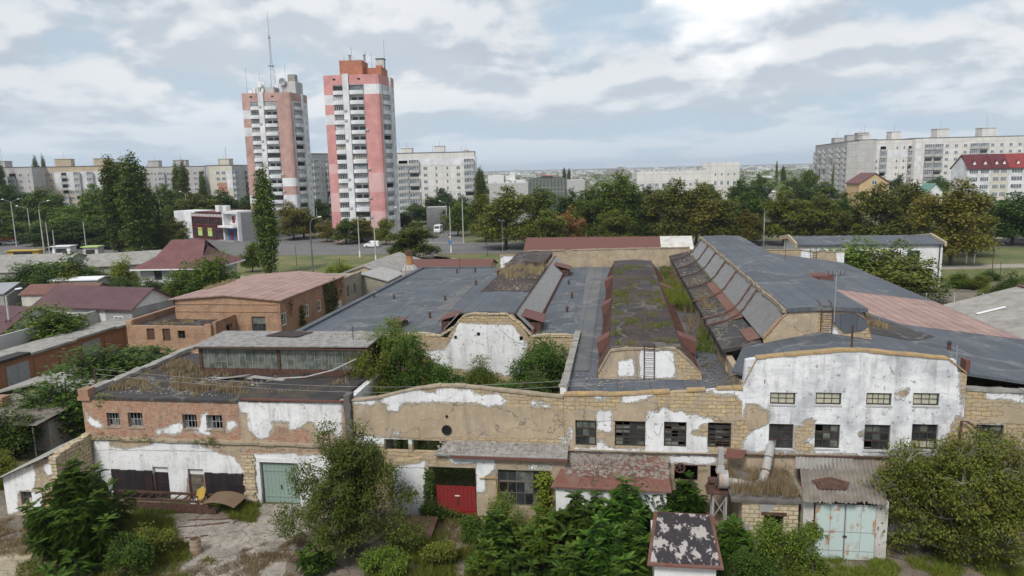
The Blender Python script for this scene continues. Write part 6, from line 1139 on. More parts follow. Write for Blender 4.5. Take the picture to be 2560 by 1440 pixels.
block('grey nine storey panel block at the far left edge behind poplars', gx(-60, 322), gx(80, 322), 26.8, 9, 'panelg', 'bwbwbwn', roofs=((6, 5, 2.6),), seed=2)
block('long yellowish and grey panel block with two lift houses behind the poplars', gx(66, 330), gx(282, 338), 26.8, 9, 'panely', '..bwnbwbnbwwb', roofs=((11, 6.5, 3.2), (27, 6, 3.2), (36, 4, 1.2)), accents=((0, 4, 0, 3, 'panely'), (11, 40, 0, 2, 'wht2'), (4, 8, 2, 4, 'pinkl')), seed=3)
block('grey panel block with two lift houses between the poplars and the salmon tower', gx(345, 362), gx(512, 366), 26.0, 9, 'panelg', 'bwnbwnbnwb', roofs=((4, 5, 3), (16, 6, 3)), seed=4)
block('cream and white painted block just left of the salmon tower', gx(523, 326), gx(580, 326), 25.6, 9, 'cream', '.ww.', roofs=((4, 4, 2.6),), accents=((3.5, 7.5, 2, 3, 'orange'), (7.6, 10.2, 0, 2, 'wht2')), seed=5)
block('receding balcony wing of the cream block beside the salmon tower', gx(580.5, 326), gx(640, 352), 25.6, 9, 'panelg', 'bnwbnw', roofs=((4, 4, 2.4),), seed=6)
block('grey concrete block seen in the gap between the two towers', gx(745, 300), gx(830, 318), 29.3, 10, 'panelg', 'nnbnb', roofs=((3, 4, 2.4),), seed=7)
block('beige panel block right of the coral tower with white top panels', gx(940, 326), gx(1187, 326), 29.0, 9, 'panel', 'nwbbwnnwb', roofs=((11, 5, 2.0), (26.0, 4.5, 2.6), (39, 2, .6)), accents=((8.5, 44.5, 0, 0, 'wht2'),), seed=8, bal='greylt', top=2.6)
m = MB(); a = gx(1187.3, 326); m.box(a[0], a[0]+.3, a[1]-.02, a[1]+12, 0, 27); solo(m, 'end_wall', 'white painted blind end wall of the beige panel block', 'wall', MT['wht2'], (a[0], a[1], 0), FW)
block('receding grey balcony wing at the left end of the right hand blocks', gx(2036, 456), gx(2143, 352), 30.8, 10, 'panelg', 'bnbnbwnbnwbnbnwbn', depth=8, roofs=((30, 9, 3.0), (62, 7, 3.4), (84, 7, 3.6)), seed=9, bal='conc_w')
block('white and beige nine storey slab with one lift house on the right', gx(2143.5, 352), gx(2283, 352), 30.6, 9, 'panel', '..wb.nnb', roofs=((3, 3.5, 2.4), (17, 4.5, 3.6)), accents=((0, 13.5, 0, 1, 'wht2'), (0, 13.5, 4, 8, 'wht2'), (13.6, 27, 1, 1, 'wht2')), seed=10)
block('long beige nine storey slab at the far right with two lift houses', gx(2284, 349), gx(2600, 351), 30.9, 9, 'panel', '.bbwwwbbwwwwbb', roofs=((12, 6, 4), (34, 7, 4)), accents=((0, 3.2, 0, 0, 'wht2'), (0, 3.2, 2, 3, 'wht2')), seed=11)
# townhouses with mansard roofs
def townhouse(label, pa, pb, Y, rmat, wmat, seed):
    a, b = gx(pa, Y), gx(pb, Y); L = hypot(b[0]-a[0], b[1]-a[1]); f_ = Fr(a[0], a[1], atan2(b[1]-a[1], b[0]-a[0])); t = thing('terraced_house', label, 'terraced house', (L/2, 0, 0), f_); ze, zr = 17.3, 22.6
    m = MB(); m.add([(0, 0, 0), (L, 0, 0), (L, 11, 0), (0, 11, 0), (0, 0, ze), (L, 0, ze), (L, 11, ze), (0, 11, ze), (0, 5.5, zr-.2), (L, 5.5, zr-.2)], [(0, 1, 5, 4), (1, 2, 6, 9, 5), (2, 3, 7, 6), (3, 0, 4, 8, 7)]); part(m, 'wall', MT[wmat], t)
    m = MB(); m.slab([(-.4, -.7, ze-.5), (L+.1, -.7, ze-.5), (L+.1, 4.0, zr), (-.4, 4.0, zr)], .2); m.slab([(-.4, 4.0, zr), (L+.1, 4.0, zr), (L+.1, 11.7, ze-.5), (-.4, 11.7, ze-.5)], .2); r = part(m, 'roof', MT[rmat], t)
    for k in range(2): x = L*(.3+.45*k); m = MB(); m.ext([(x-1.1, .3, ze+.9), (x+1.1, .3, ze+.9), (x, .3, ze+2.9)], (0, 2.2, 0)); dm = part(m, 'dormer', MT[rmat], t); m = MB(); m.ext([(x-.75, .27, ze+1.05), (x+.75, .27, ze+1.05), (x, .27, ze+2.4)], (0, .02, 0)); part(m, 'window', MT['whitepaint'], dm)
    for j in range(5):
        for x in (L*.27, L*.73): win(t, x, 0, ze-2.6-j*3.15, L*.36, 1.8, 0, 4)
MT['maroon'] = simple('maroon_roof', (.13, .028, .035), .7, .2, .5); MT['redroof'] = simple('brick_red_roof', (.27, .045, .045), .7, .2, .5)
townhouse('white terraced house with dark red mansard roof, leftmost of three', 2418, 2478, 300, 'maroon', 'wht2', 1); townhouse('cream terraced house with dark red mansard roof, middle of three', 2478.6, 2521, 300, 'maroon', 'cream', 2); townhouse('white terraced house with bright red mansard roof at the right edge', 2521.6, 2600, 300, 'redroof', 'wht2', 3)
a = gx(2150, 270); T = house('yellow_house', 'yellow house with red tiled gable roof above the trees', Fr(a[0], a[1], radians(4)), 0, 11.5, 0, 9, 13.0, 16.6, 'yellow' if 0 else 'cream', 'burgt', 'y', .5)
MT['ochre'] = simple('ochre_render', (.58, .42, .24), .85, .1, .5); [q for q in T.children if q.name.startswith('wall')][0].data.materials[0] = MT['ochre']; win(T, 5.7, 0, 12.2, 2.0, 1.7)
a = gx(2322, 262); T = house('green_roof_house', 'small house with a pale green roof among the right trees', Fr(a[0], a[1], 0), 0, 5.5, 0, 7, 9.5, 12.4, 'white', 'green', 'y', .4)
a = gx(1880, 330); T = house('white_roof_house', 'low house with pale grey white hipped roof above the trees', Fr(a[0], a[1], 0), 0, 11, 0, 9, 8.2, 11.0, 'greylt', 'greylt', 'x', .4, 3.5)
# school-like beige block and glazed grey hall in the middle distance
a, b = gx(1592, 300), gx(1776, 300); T = thing('long_beige_building', 'long beige office building with vents along its flat roof', 'building', (10, 0, 0), Fr(a[0], a[1], 0))
L = b[0]-a[0]; m = MB(); m.box(0, L, 0, 12, 0, 18.6); part(m, 'wall', MT['panel'], T); m = MB(); m.box(L+.01, L+11.8, -.3, 13, 0, 21.8); part(m, 'wall', MT['panel'], T); m = MB(); m.box(4, 9, -.2, -.01, 0, 14); part(m, 'painted_panel', MT['greylt'], T)
for i in range(14): m = MB(); x = 3+i*1.9; m.box(x, x+1.1, 1, 2, 18.61, 19.6); part(m, 'roof_vent', MT['greylt'], T)
for j in range(2):
    for i in range(10): win(T, 2.5+i*2.8, -.21 if 4 < 2.5+i*2.8 < 9.5 else 0, 14.0-j*3.2-1.5, 1.2, 1.4)
for i in range(4): win(T, L+2+i*2.6, -.3, 16.4, .9, 1.0, 0, 1); win(T, L+2+i*2.6, -.3, 12.6, 1.2, 1.7)
a = gx(1222, 290); T = thing('glazed_hall', 'grey hall with a broad glass gable behind the trees', 'building', (20, 0, 0), Fr(a[0], a[1], 0))
m = MB(); m.box(0, 15.5, 0, 14, 0, 15.5); part(m, 'wall', MT['greylt'], T); m = MB(); m.box(31, 38, 0, 14, 0, 16.2); part(m, 'wall', MT['greylt'], T); m = MB(); m.ext([(15.6, .5, 0), (30.9, .5, 0), (30.9, .5, 16.8), (25, .5, 17.9), (21, .5, 17.9), (15.6, .5, 17.0)], (0, 12, 0)); part(m, 'glass_gable', MT['glassdust'], T); m = MB()
for i in range(12): m.box(15.6+i*1.39, 15.68+i*1.39, .42, .499, 10, 17)
m.box(15.6, 30.9, .42, .49, 13.4, 13.5); m.box(15.6, 30.9, .42, .49, 11.7, 11.8); part(m, 'mullions', MT['greylt'], T); m = MB(); m.box(20.5, 26, 0, 2, 17.95, 18.3); part(m, 'roof_sign', MT['orange'], T)
T = house('garage_block', 'plain grey blockhouse with a dark doorway by the side street', FW, -14+.0, -7, 262, 270, 8.2, 8.5, 'conc_w', 'conc_dk', 'x', .1, cat='building') if 0 else None
a = gx(1062, 268); T = thing('blockhouse', 'plain pale concrete building with a small arched door by the side street', 'building', (3, 0, 0), Fr(a[0], a[1], 0)); m = MB(); m.box(0, 7, 0, 8, 0, 7.8); part(m, 'wall', MT['dirtyw'], T); m = MB(); m.box(5, 6.2, -.05, -.003, 0, 2.3); part(m, 'door', MT['iron'], T)
# distant town: many tiny roofs and trees far out on the plain
m = MB(); R = random.Random(31)
for _ in range(900):
    Y = R.uniform(600, 5200)**1.0; X = R.uniform(-.1, .5)*Y*1.05+R.uniform(-200, 200); w_, d_, h = R.uniform(7, 20), R.uniform(7, 14), R.uniform(3, 7)*(1+2*(R.random() < .05)); m.mi = R.choice((0, 0, 1, 2)); m.box(X, X+w_, Y, Y+d_, 0, h)
solo(m, 'distant_town', 'blurred pale houses scattered over the distant plain', 'town', [MT['greylt'], MT['white'], MT['slate']], (0, 0, 0), FW, kind='stuff')
# ================================================================ SHOP
c_ = G(600, 605, 0); dr = radians(-38); Ls = 34.0; FSH = Fr(c_[0]-Ls*cos(dr), c_[1]-Ls*sin(dr), dr); T = thing('shop', 'modern grey and white shop with red framed glass front and red doors', 'shop', (17, 0, 0), FSH)
m = MB(); m.box(25, 25.8, -.2, 6, 0, 9.7); m.box(33.2, Ls, -.2, 1, 0, 9.7); m.box(25.8, 33.2, -.2, 6, 8.9, 9.7); m.box(25.8, 33.2, 2.0, 6, 5.2, 8.9); part(m, 'portal', MT['wht2'], T)
m = MB(); m.box(25, Ls, 6.01, 18, 0, 9.3); m.box(33.0, Ls, 1.01, 6, 0, 9.3); m.box(5, 25, 3, 18, 0, 9.0); part(m, 'wall', MT['greytile'], T); m = MB(); m.box(-9, 4.9, 1.5, 10, 0, 9.2); m.box(-9, 4.9, 1.4, 1.49, 0, 8.8); part(m, 'wing', MT['wht2'], T)
m = MB(); m.box(5, 24.9, .3, 2.99, 0, 8.8); g = part(m, 'glass_front', MT['glass'], T); m = MB()
for i in range(12): x = 5+i*1.8; m.box(x-.08, x+.08, .2, .299, 0, 8.8)
for z in (0.3, 4.0, 5.0, 7.6, 8.7): m.box(5, 24.9, .18, .299, z-.08, z+.08)
part(m, 'red_frames', MT['redp'], T); m = MB(); m.box(5, 24.9, .22, .295, 7.7, 8.6); part(m, 'band', MT['greylt'], T)
for x in (8.8, 15): m = MB(); m.box(x, x+2.6, .1, .17, 1.2, 3.9); q = part(m, 'poster', MT['ltgreen'], T); m = MB(); m.box(x+.3, x+2.3, .08, .099, 3.0, 3.5); part(m, 'poster_band', MT['yellow'], q)
m = MB(); m.box(25.9, 33.1, 1.0, 1.6, 0, 4.4); part(m, 'entrance', MT['blue'], T)
for x in (27.4, 30.7): m = MB(); m.box(x, x+1.6, .9, .99, 0, 3.2); part(m, 'door', MT['redp'], T); m = MB(); m.box(x, x+1.4, 1.9, 1.99, 5.8, 8.0); part(m, 'window', MT['redp'], T)
m = MB(); m.box(24.6, 33.5, -1.8, 1.9, 4.5, 5.1); part(m, 'canopy', MT['wht2'], T); m = MB(); m.box(5, 33, 1.4, 16, 9.01, 9.2); part(m, 'roof', MT['redmetal'], T)
for x in (15, 19.5): m = MB(); m.box(x, x+2.2, 3.5, 5, 9.21, 11.3); part(m, 'air_conditioner', MT['whitepaint'], T)
m = MB(); m.box(24, Ls, -2.2, -.21, 0, .4); part(m, 'steps', MT['concrete'], T)
# ================================================================ STREET FURNITURE
def lamp(label, px, py, h, arms=1, bend=True, side=1, mat='conc_w', al=1.8, painted=False, z=0.0):
    p = G(px, py, z); t = thing('street_lamp', label, 'street lamp', p, FW, 'street lamps and poles along the roads'); x, y = p[0], p[1]; m = MB(); m.tube([(x, y, 0), (x, y, h)], [.19, .11], 8); part(m, 'pole', MT[mat], t)
    for a in ((side,) if arms == 1 else (-1, 1)):
        m = MB(); m.tube([(x, y, h-.2), (x+.1*a, y, h+1.1), (x+.5*a, y, h+1.9), (x+al*a, y, h+2.3)] if bend else [(x, y, h-.1), (x+al*a, y, h+.7)], .05, 5); part(m, 'arm', MT['metalgrey'], t)
        m = MB(); e = (x+al*a, y, h+(2.3 if bend else .7)); m.add([(e[0]-.05*a, e[1]-.14, e[2]), (e[0]+.75*a, e[1]-.17, e[2]+.1), (e[0]+.75*a, e[1]+.17, e[2]+.1), (e[0]-.05*a, e[1]+.14, e[2]), (e[0], e[1]-.08, e[2]+.14), (e[0]+.65*a, e[1]-.1, e[2]+.26), (e[0]+.65*a, e[1]+.1, e[2]+.26), (e[0], e[1]+.08, e[2]+.14)], [(0, 1, 2, 3), (4, 5, 6, 7), (0, 1, 5, 4), (1, 2, 6, 5), (2, 3, 7, 6), (3, 0, 4, 7)]); part(m, 'lamp_head', MT['whitepaint'], t)
    if painted: m = MB(); m.tube([(x, y, 0), (x, y, 1.6)], .21, 8); part(m, 'painted_base', MT['whitepaint'], t)
    return t
def pole(label, px, py, h, painted=False, mat='conc_w', arms=False, r=.16):
    p = G(px, py, 0); t = thing('utility_pole', label, 'utility pole', p, FW, 'bare concrete poles'); x, y = p[0], p[1]; m = MB(); m.tube([(x, y, 0), (x, y, h)], [r, r*.65], 8); part(m, 'shaft', MT[mat], t)
    if painted: m = MB(); m.tube([(x, y, 0), (x, y, 1.7)], r+.03, 8); part(m, 'painted_base', MT['whitepaint'], t)
    if arms: m = MB(); m.box(x-.9, x+.9, y-.05, y+.05, h-.8, h-.68); part(m, 'crossarm', MT['iron'], t)
lamp('tall concrete lamp with curved arm between the poplar and the coral tower', 783, 683, 9.6, mat='conc_dk'); lamp('curved lamp right of the coral tower foot', 985, 625, 9.2, side=-1) if 0 else lamp('curved lamp in front of the coral tower foot', 975, 612, 8.5)
lamp('double armed street lamp at the far left', 42, 617, 14.5, 2, False, al=2.2); lamp('curved street lamp left of the columnar trees', 112, 640, 13, side=1, al=2.5); lamp('street lamp with long arm beside the double armed lamp', 80, 610, 12, side=-1, bend=False, al=3)
lamp('curved lamp between the poplars and the shop', 408, 600, 13.0, side=-1, al=1.4); lamp('double lamp rising behind the shop roof', 472, 575, 14.5, 2, False, al=1.6); lamp('curved lamp beside the side street', 1118, 590, 9.0, side=-1, al=1.6); lamp('slender lamp left of the big green tree by the main road', 1159, 608, 13, side=-1, al=.8)
p_ = G(505, 722, 0); lamp('white pole with a small lamp behind the pink roof', 503, 760, 6.3, bend=False, al=1.2, z=0.0)
T = lamp('near white concrete pole with lamp, cable coil and brackets at left', 35, 888, 7.4, bend=False, al=1.3); p = G(35, 888, 0); m = MB()
for k in range(3):
    for q in range(12): a, b = 2*pi*q/12, 2*pi*(q+1)/12; m.tube([(p[0]+.4*cos(a)+.1, p[1]-.25-.05*k, 4.1+.35*sin(a)), (p[0]+.4*cos(b)+.1, p[1]-.25-.05*k, 4.1+.35*sin(b))], .03, 4, False)
part(m, 'cable_coil', MT['rubber'], T)
pole('tall concrete pole with white painted foot left of the white van', 900, 643, 10.3, True); pole('tall concrete pole with white painted foot behind the white van', 940, 655, 10.6, True); pole('concrete pole with a small road sign at the side street corner', 1128, 632, 12, True)
pole('bare concrete pole far right before the plane trees', 1909, 614, 10); pole('bare concrete pole left of the columnar trees', 218, 640, 9.5); pole('short concrete pole by the parked cars at far left', 12, 612, 8.5); pole('concrete pole beside the curved lamp at left', 125, 640, 9.5); pole('bare pole near the white painted kiosk', 140, 645, 7.5); pole('pole by the coral tower corner', 990, 600, 9, r=.12); pole('bare pole between the salmon tower and the coral tower', 795, 585, 9, r=.12)
pole('thin dark signal pole on the lawn before the main road', 742, 665, 4.6, mat='irondk', r=.07); pole('thin dark pole on the lawn with a ring on top', 852, 705, 4.8, mat='irondk', r=.07); pole('thin dark pole with a round disc by the road', 1218, 640, 5.6, mat='irondk', r=.08); pole('thin dark pole with wires in the right garden', 2478, 705, 10.5, mat='irondk', r=.06); pole('low thin post at the concrete strip on the right', 2500, 690, 2.6, mat='irondk', r=.06); pole('thin flagpole with pale blue pennant beside the big tree', 1257, 640, 9, mat='metalgrey', r=.06)
T = thing('road_sign', 'red and white triangle sign above a blue sign on the corner pole', 'sign', G(1126, 634, 0), FW); p = G(1126, 634, 0); m = MB(); m.tube([p, (p[0], p[1], 4.6)], .05); part(m, 'post', MT['metalgrey'], T); m = MB(); m.ext([(p[0]-.5, p[1]-.08, 4.6), (p[0]+.5, p[1]-.08, 4.6), (p[0], p[1]-.08, 3.7)], (0, .03, 0)); q = part(m, 'triangle', MT['redp'], T); m = MB(); m.ext([(p[0]-.33, p[1]-.1, 4.5), (p[0]+.33, p[1]-.1, 4.5), (p[0], p[1]-.1, 3.9)], (0, .018, 0)); part(m, 'triangle_face', MT['whitepaint'], q); m = MB(); m.box(p[0]-.4, p[0]+.4, p[1]-.08, p[1]-.05, 2.4, 3.4); part(m, 'blue_plate', MT['blue'], T)
T = thing('park_frame', 'blue topped white exercise frame on the right lawn', 'frame', G(2425, 658, 0), FW); p = G(2425, 658, 0)
for d_ in (-.8, .8): m = MB(); m.box(p[0]+d_-.1, p[0]+d_+.1, p[1]-.1, p[1]+.1, 0, 3.2); part(m, 'leg', MT['whitepaint'], T)
m = MB(); m.box(p[0]-1.6, p[0]+1.6, p[1]-.2, p[1]+.2, 3.21, 3.6); part(m, 'top_bar', MT['blue'], T)
# ================================================================ VEHICLES
def vehicle(name, label, px, py, rz, prof, wd, mat, wheels, glassp, cat, wr=.33):
    p = G(px, py, 0); f_ = Fr(p[0], p[1], rz); t = thing(name, label, cat, (0, 0, 0), f_, 'vehicles on the streets'); m = MB(); n = len(prof)
    vs = []
    for y, k in ((-wd/2, .93), (-wd/2+.12, 1), (wd/2-.12, 1), (wd/2, .93)):
        for x, z in prof: vs.append((x*(k*.03+.97), y, .3+(z-.3)*(k if z > 1 else 1)))
    fs = [(r*n+i, r*n+(i+1) % n, (r+1)*n+(i+1) % n, (r+1)*n+i) for r in range(3) for i in range(n)]+[tuple(range(n-1, -1, -1)), tuple(range(3*n, 4*n))]; m.add(vs, fs); part(m, 'body', MT[mat], t)
    for x in wheels:
        for y in (-wd/2+.1, wd/2-.1):
            m = MB(); m.tube([(x, y-.11, wr), (x, y+.11, wr)], wr, 14); q = part(m, 'wheel', MT['rubber'], t); m = MB(); m.tube([(x, y-.13 if y < 0 else y+.111, wr), (x, y-.111 if y < 0 else y+.13, wr)], wr*.6, 10); part(m, 'rim', MT['metalgrey'], q)
    for poly in glassp['side']:
        for y in (-wd/2-.012, wd/2-.008): m = MB(); m.ext([(x, y, z) for x, z in poly], (0, .02, 0)); part(m, 'side_window', MT['glass'], t)
    for a, b in glassp['cross']:
        nx, nz = a[1]-b[1], b[0]-a[0]; l = hypot(nx, nz) or 1; o = (nx/l*.02, nz/l*.02) if (nx*(a[0]) > 0) else (-nx/l*.02, -nz/l*.02); m = MB(); m.quad((a[0]+o[0], -wd/2+.2, a[1]+o[1]), (a[0]+o[0], wd/2-.2, a[1]+o[1]), (b[0]+o[0], wd/2-.2, b[1]+o[1]), (b[0]+o[0], -wd/2+.2, b[1]+o[1])); part(m, 'windscreen', MT['glass'], t)
    xf = min(x for x, z in prof)
    for y in (-wd/2+.25, wd/2-.25): m = MB(); m.box(xf-.03, xf+.04, y-.14, y+.14, .68, .85); part(m, 'headlight', MT['whitepaint'], t)
van = [(-2.1, .3), (2.1, .3), (2.15, 1.0), (2.05, 1.75), (-.35, 1.82), (-1.15, 1.15), (-2.05, .95), (-2.15, .6)]
gv = dict(side=[[(-.95, 1.2), (-.1, 1.2), (-.1, 1.62), (-.4, 1.62)]], cross=[((-1.1, 1.2), (-.42, 1.74))])
vehicle('delivery_van', 'small white delivery van driving on the main road', 930, 618, radians(-6), van, 1.75, 'whitepaint', (-1.35, 1.3), gv, 'van')
bus = [(-2.6, .35), (2.6, .35), (2.65, 1.6), (2.55, 2.75), (-1.9, 2.85), (-2.3, 1.6), (-2.65, 1.3), (-2.7, .7)]
vehicle('minibus', 'white minibus parked in the side street, front towards us', 1096, 582, radians(84), bus, 2.1, 'whitepaint', (-1.7, 1.7), dict(side=[[(-1.9, 1.5), (2.3, 1.5), (2.3, 2.3), (-1.7, 2.3)]], cross=[((-2.33, 1.6), (-1.95, 2.6))]), 'minibus', .38)
car = [(-2.1, .3), (2.1, .3), (2.15, .9), (1.5, 1.0), (1.0, 1.45), (-.6, 1.45), (-1.15, .98), (-2.1, .85), (-2.18, .55)]
gc = dict(side=[[(-.95, 1.0), (1.2, 1.0), (.9, 1.36), (-.55, 1.36)]], cross=[((-1.13, 1.02), (-.65, 1.42)), ((1.45, 1.03), (1.05, 1.42))])
vehicle('parked_car', 'dark blue grey car behind the white minibus', 1108, 576, radians(60), car, 1.75, 'carblue', (-1.3, 1.3), gc, 'car')
vehicle('parked_car', 'white car parked by the kiosks at the far left', 28, 612, radians(10), car, 1.75, 'whitepaint', (-1.3, 1.3), gc, 'car'); vehicle('parked_car', 'silver grey car just right of the white one at far left', 50, 607, radians(15), car, 1.75, 'metalgrey', (-1.3, 1.3), gc, 'car')
vehicle('bus', 'dark red bus at the left edge of the picture', 4, 603, radians(8), [(-4.5, .4), (4.5, .4), (4.5, 2.9), (-4.4, 2.95), (-4.6, 1.2)], 2.4, 'redp', (-3, 3), dict(side=[[(-4, 1.5), (4.2, 1.5), (4.2, 2.4), (-4, 2.4)]], cross=[]), 'bus', .45)
for i, (px, py, w_, h, mt, lb) in enumerate(((58, 640, 9, 1.4, 'yellow', 'low yellow kiosk roof at the far left'), (155, 640, 5, 2.6, 'whitepaint', 'white kiosk with dark window beside the poplars'), (228, 648, 4, 3.2, 'dirtyw', 'pale kiosk with a green edge behind the garden trees'), (404, 622, 5, 2.4, 'green', 'bright green canopy beside the burgundy roof'))):
    p = G(px, py, 0); t = thing('kiosk', lb, 'kiosk', p, FW); m = MB(); m.box(p[0]-w_/2, p[0]+w_/2, p[1], p[1]+3, 0, h); part(m, 'body', MT[mt], t); m = MB(); m.box(p[0]-w_/2-.3, p[0]+w_/2+.3, p[1]-.5, p[1]+3.2, h+.002, h+.2); part(m, 'roof', MT['ltgreen'] if i == 2 else MT[mt], t); m = MB(); m.box(p[0]-w_*.3, p[0]+w_*.3, p[1]-.05, p[1]-.004, h*.35, h*.8); part(m, 'window', MT['glass'], t)
# ================================================================ TREES
def vnoise(p, s): return mnoise.noise((p[0]*s, p[1]*s, p[2]*s))
def crown_pts(R, blobs, n, hollow=.55):
    """leaf points spread through the outer volume of several blobs; blobs = (x, y, z, rx, rz)"""
    tot = sum(b[3]**2*b[4]/max(b[3], b[4])**.3 for b in blobs); out = []
    for b in blobs:
        k = int(n*b[3]**2*b[4]/max(b[3], b[4])**.3/tot)
        for _ in range(k):
            a, c = R.uniform(0, 2*pi), R.uniform(-1, 1); r = R.uniform(hollow**3, 1)**(1/3); s_ = sqrt(1-c*c); d = (cos(a)*s_, sin(a)*s_, c)
            r *= 1+.28*vnoise((d[0]+b[0], d[1]+b[1], d[2]+b[2]), 1.7)+.12*vnoise((d[0]*3+b[0], d[1]*3, d[2]*3+b[2]), 1.3)
            out.append((b[0]+d[0]*b[3]*r, b[1]+d[1]*b[3]*r, b[2]+d[2]*b[4]*r))
    return out
def clumped(R, pts, k, rad, thr=-.12, sc=.55):
    out = []
    for p in pts:
        if vnoise(p, sc) < thr: continue
        for _ in range(k): out.append((p[0]+R.gauss(0, rad), p[1]+R.gauss(0, rad), p[2]+R.gauss(0, rad*.7)))
    return out
def limbs(m, R, h, tr, blobs, zt=.35):
    m.tube([(0, 0, -.1), (R.uniform(-.1, .1), R.uniform(-.1, .1), h*zt), (R.uniform(-.3, .3), R.uniform(-.3, .3), h*.75)], [tr, tr*.75, tr*.25], 7)
    for b in blobs:
        z0 = h*R.uniform(zt*.7, zt*1.3); e = (b[0]*.9, b[1]*.9, b[2]); md = (b[0]*.4, b[1]*.4, z0+(b[2]-z0)*.6); m.tube([(0, 0, z0), md, e], [tr*.45, tr*.28, .03], 5)
        for _ in range(3): q = (e[0]+R.uniform(-1, 1)*b[3]*.8, e[1]+R.uniform(-1, 1)*b[3]*.8, e[2]+R.uniform(-.3, .9)*b[4]*.8); m.tube([md, ((md[0]+q[0])/2, (md[1]+q[1])/2, (md[2]+q[2])/2+.2), q], [tr*.2, tr*.12, .02], 4)
PRO = {}
def proto(kind, seed):
    """crown and trunk meshes of unit-like trees: height 10, radius about 4"""
    k = (kind, seed)
    if k in PRO: return PRO[k]
    R = random.Random(seed*7+hash(kind) % 1 + len(kind)); h = 10.0
    if kind == 'poplar':
        blobs = [(R.uniform(-.15, .15), R.uniform(-.15, .15), z, r, 1.25) for z, r in ((1.2, .8), (2.2, 1.1), (3.4, 1.25), (4.6, 1.3), (5.8, 1.25), (7.0, 1.12), (8.0, .95), (8.8, .7), (9.3, .45))]
        pts = clumped(R, crown_pts(R, blobs, 2800, .2), 5, .13, -.5, 1.3); sz, zt = .22, .1; asp = .8
    elif kind == 'bush':
        blobs = [(R.uniform(-2, 2), R.uniform(-2, 2), R.uniform(1.8, 5.5), R.uniform(1.6, 2.6), R.uniform(1.6, 2.6)) for _ in range(8)]; blobs += [(0, 0, 3, 3.0, 2.8), (R.uniform(-1, 1), R.uniform(-1, 1), 7.4, 1.5, 1.8)]; pts = clumped(R, crown_pts(R, blobs, 3600, .4), 4, .22, -.3, .8); sz, zt = .36, .12; asp = .65
    else:
        nb = 11; blobs = [(0, 0, 6.2, 2.1, 2.2)]
        for i in range(nb): a = 2*pi*i/nb*1.6+R.random(); r = R.uniform(1.2, 2.7); z = R.uniform(3.2, 7.6); r *= 1.25-abs(z-5.2)/5; blobs.append((cos(a)*r, sin(a)*r, z, R.uniform(1.0, 1.75), R.uniform(.9, 1.5)))
        blobs.append((R.uniform(-.6, .6), R.uniform(-.6, .6), 8.5, 1.2, 1.2)); blobs += [(cos(a)*2.2, sin(a)*2.2, 2.6, 1.5, 1.2) for a in (.5, 1.8, 3.1, 4.4, 5.6)]; pts = clumped(R, crown_pts(R, blobs, 4600, .3), 4, .2, -.22 if kind != 'sparse' else .04, .85); sz, zt = .34, .25; asp = .7
    m = MB(); leafcards(m, pts, sz, 1, seed, 0, asp, .15); t = MB(); limbs(t, R, h, .22 if kind != 'poplar' else .16, [b for b in blobs if b[2] < 9][:9], zt); PRO[k] = (m, t); return PRO[k]
MESHC = {}
def tree(label, px, base, top, w_, kind='round', leaf='mid', seed=1, D_=None, cat='tree', name=None, bark='bark', group=None):
    """px: column of the crown; base: photo row of the foot (or D_ = distance); top: photo row of the top; w_: crown width in photo pixels"""
    p = G(px, base, 0) if D_ is None else D(px, base, D_); Y = p[1]; h = max(2.2, D(px, top, Y)[2]); p = (p[0], p[1], 0); wm = w_/FPX*Y*(1.28 if kind != 'poplar' else .95); mm, tt = proto(kind, seed); key = (kind, seed, leaf)
    if key not in MESHC: MESHC[key] = (mm.mesh('crown', LF[leaf]), tt.mesh('trunk', MT[bark]))
    nm = name or {'poplar': 'poplar_tree', 'bush': 'bush'}.get(kind, 'tree'); o = thing(nm, label, cat, p, FW, group or {'poplar': 'poplars', 'bush': 'bushes and garden trees'}.get(kind, 'trees along the roads and between the houses'))
    wid = {'poplar': 2.7, 'bush': 8.0}.get(kind, 8.0); s_ = (wm/wid, wm/wid, h/9.9); rz = (px*.37+base) % 6.28
    for me, n in zip(MESHC[key], ('crown', 'trunk')): q = bpy.data.objects.new(n, me); COL.objects.link(q); q.parent = o; q.scale = s_; q.rotation_euler = (0, 0, rz)
    return o
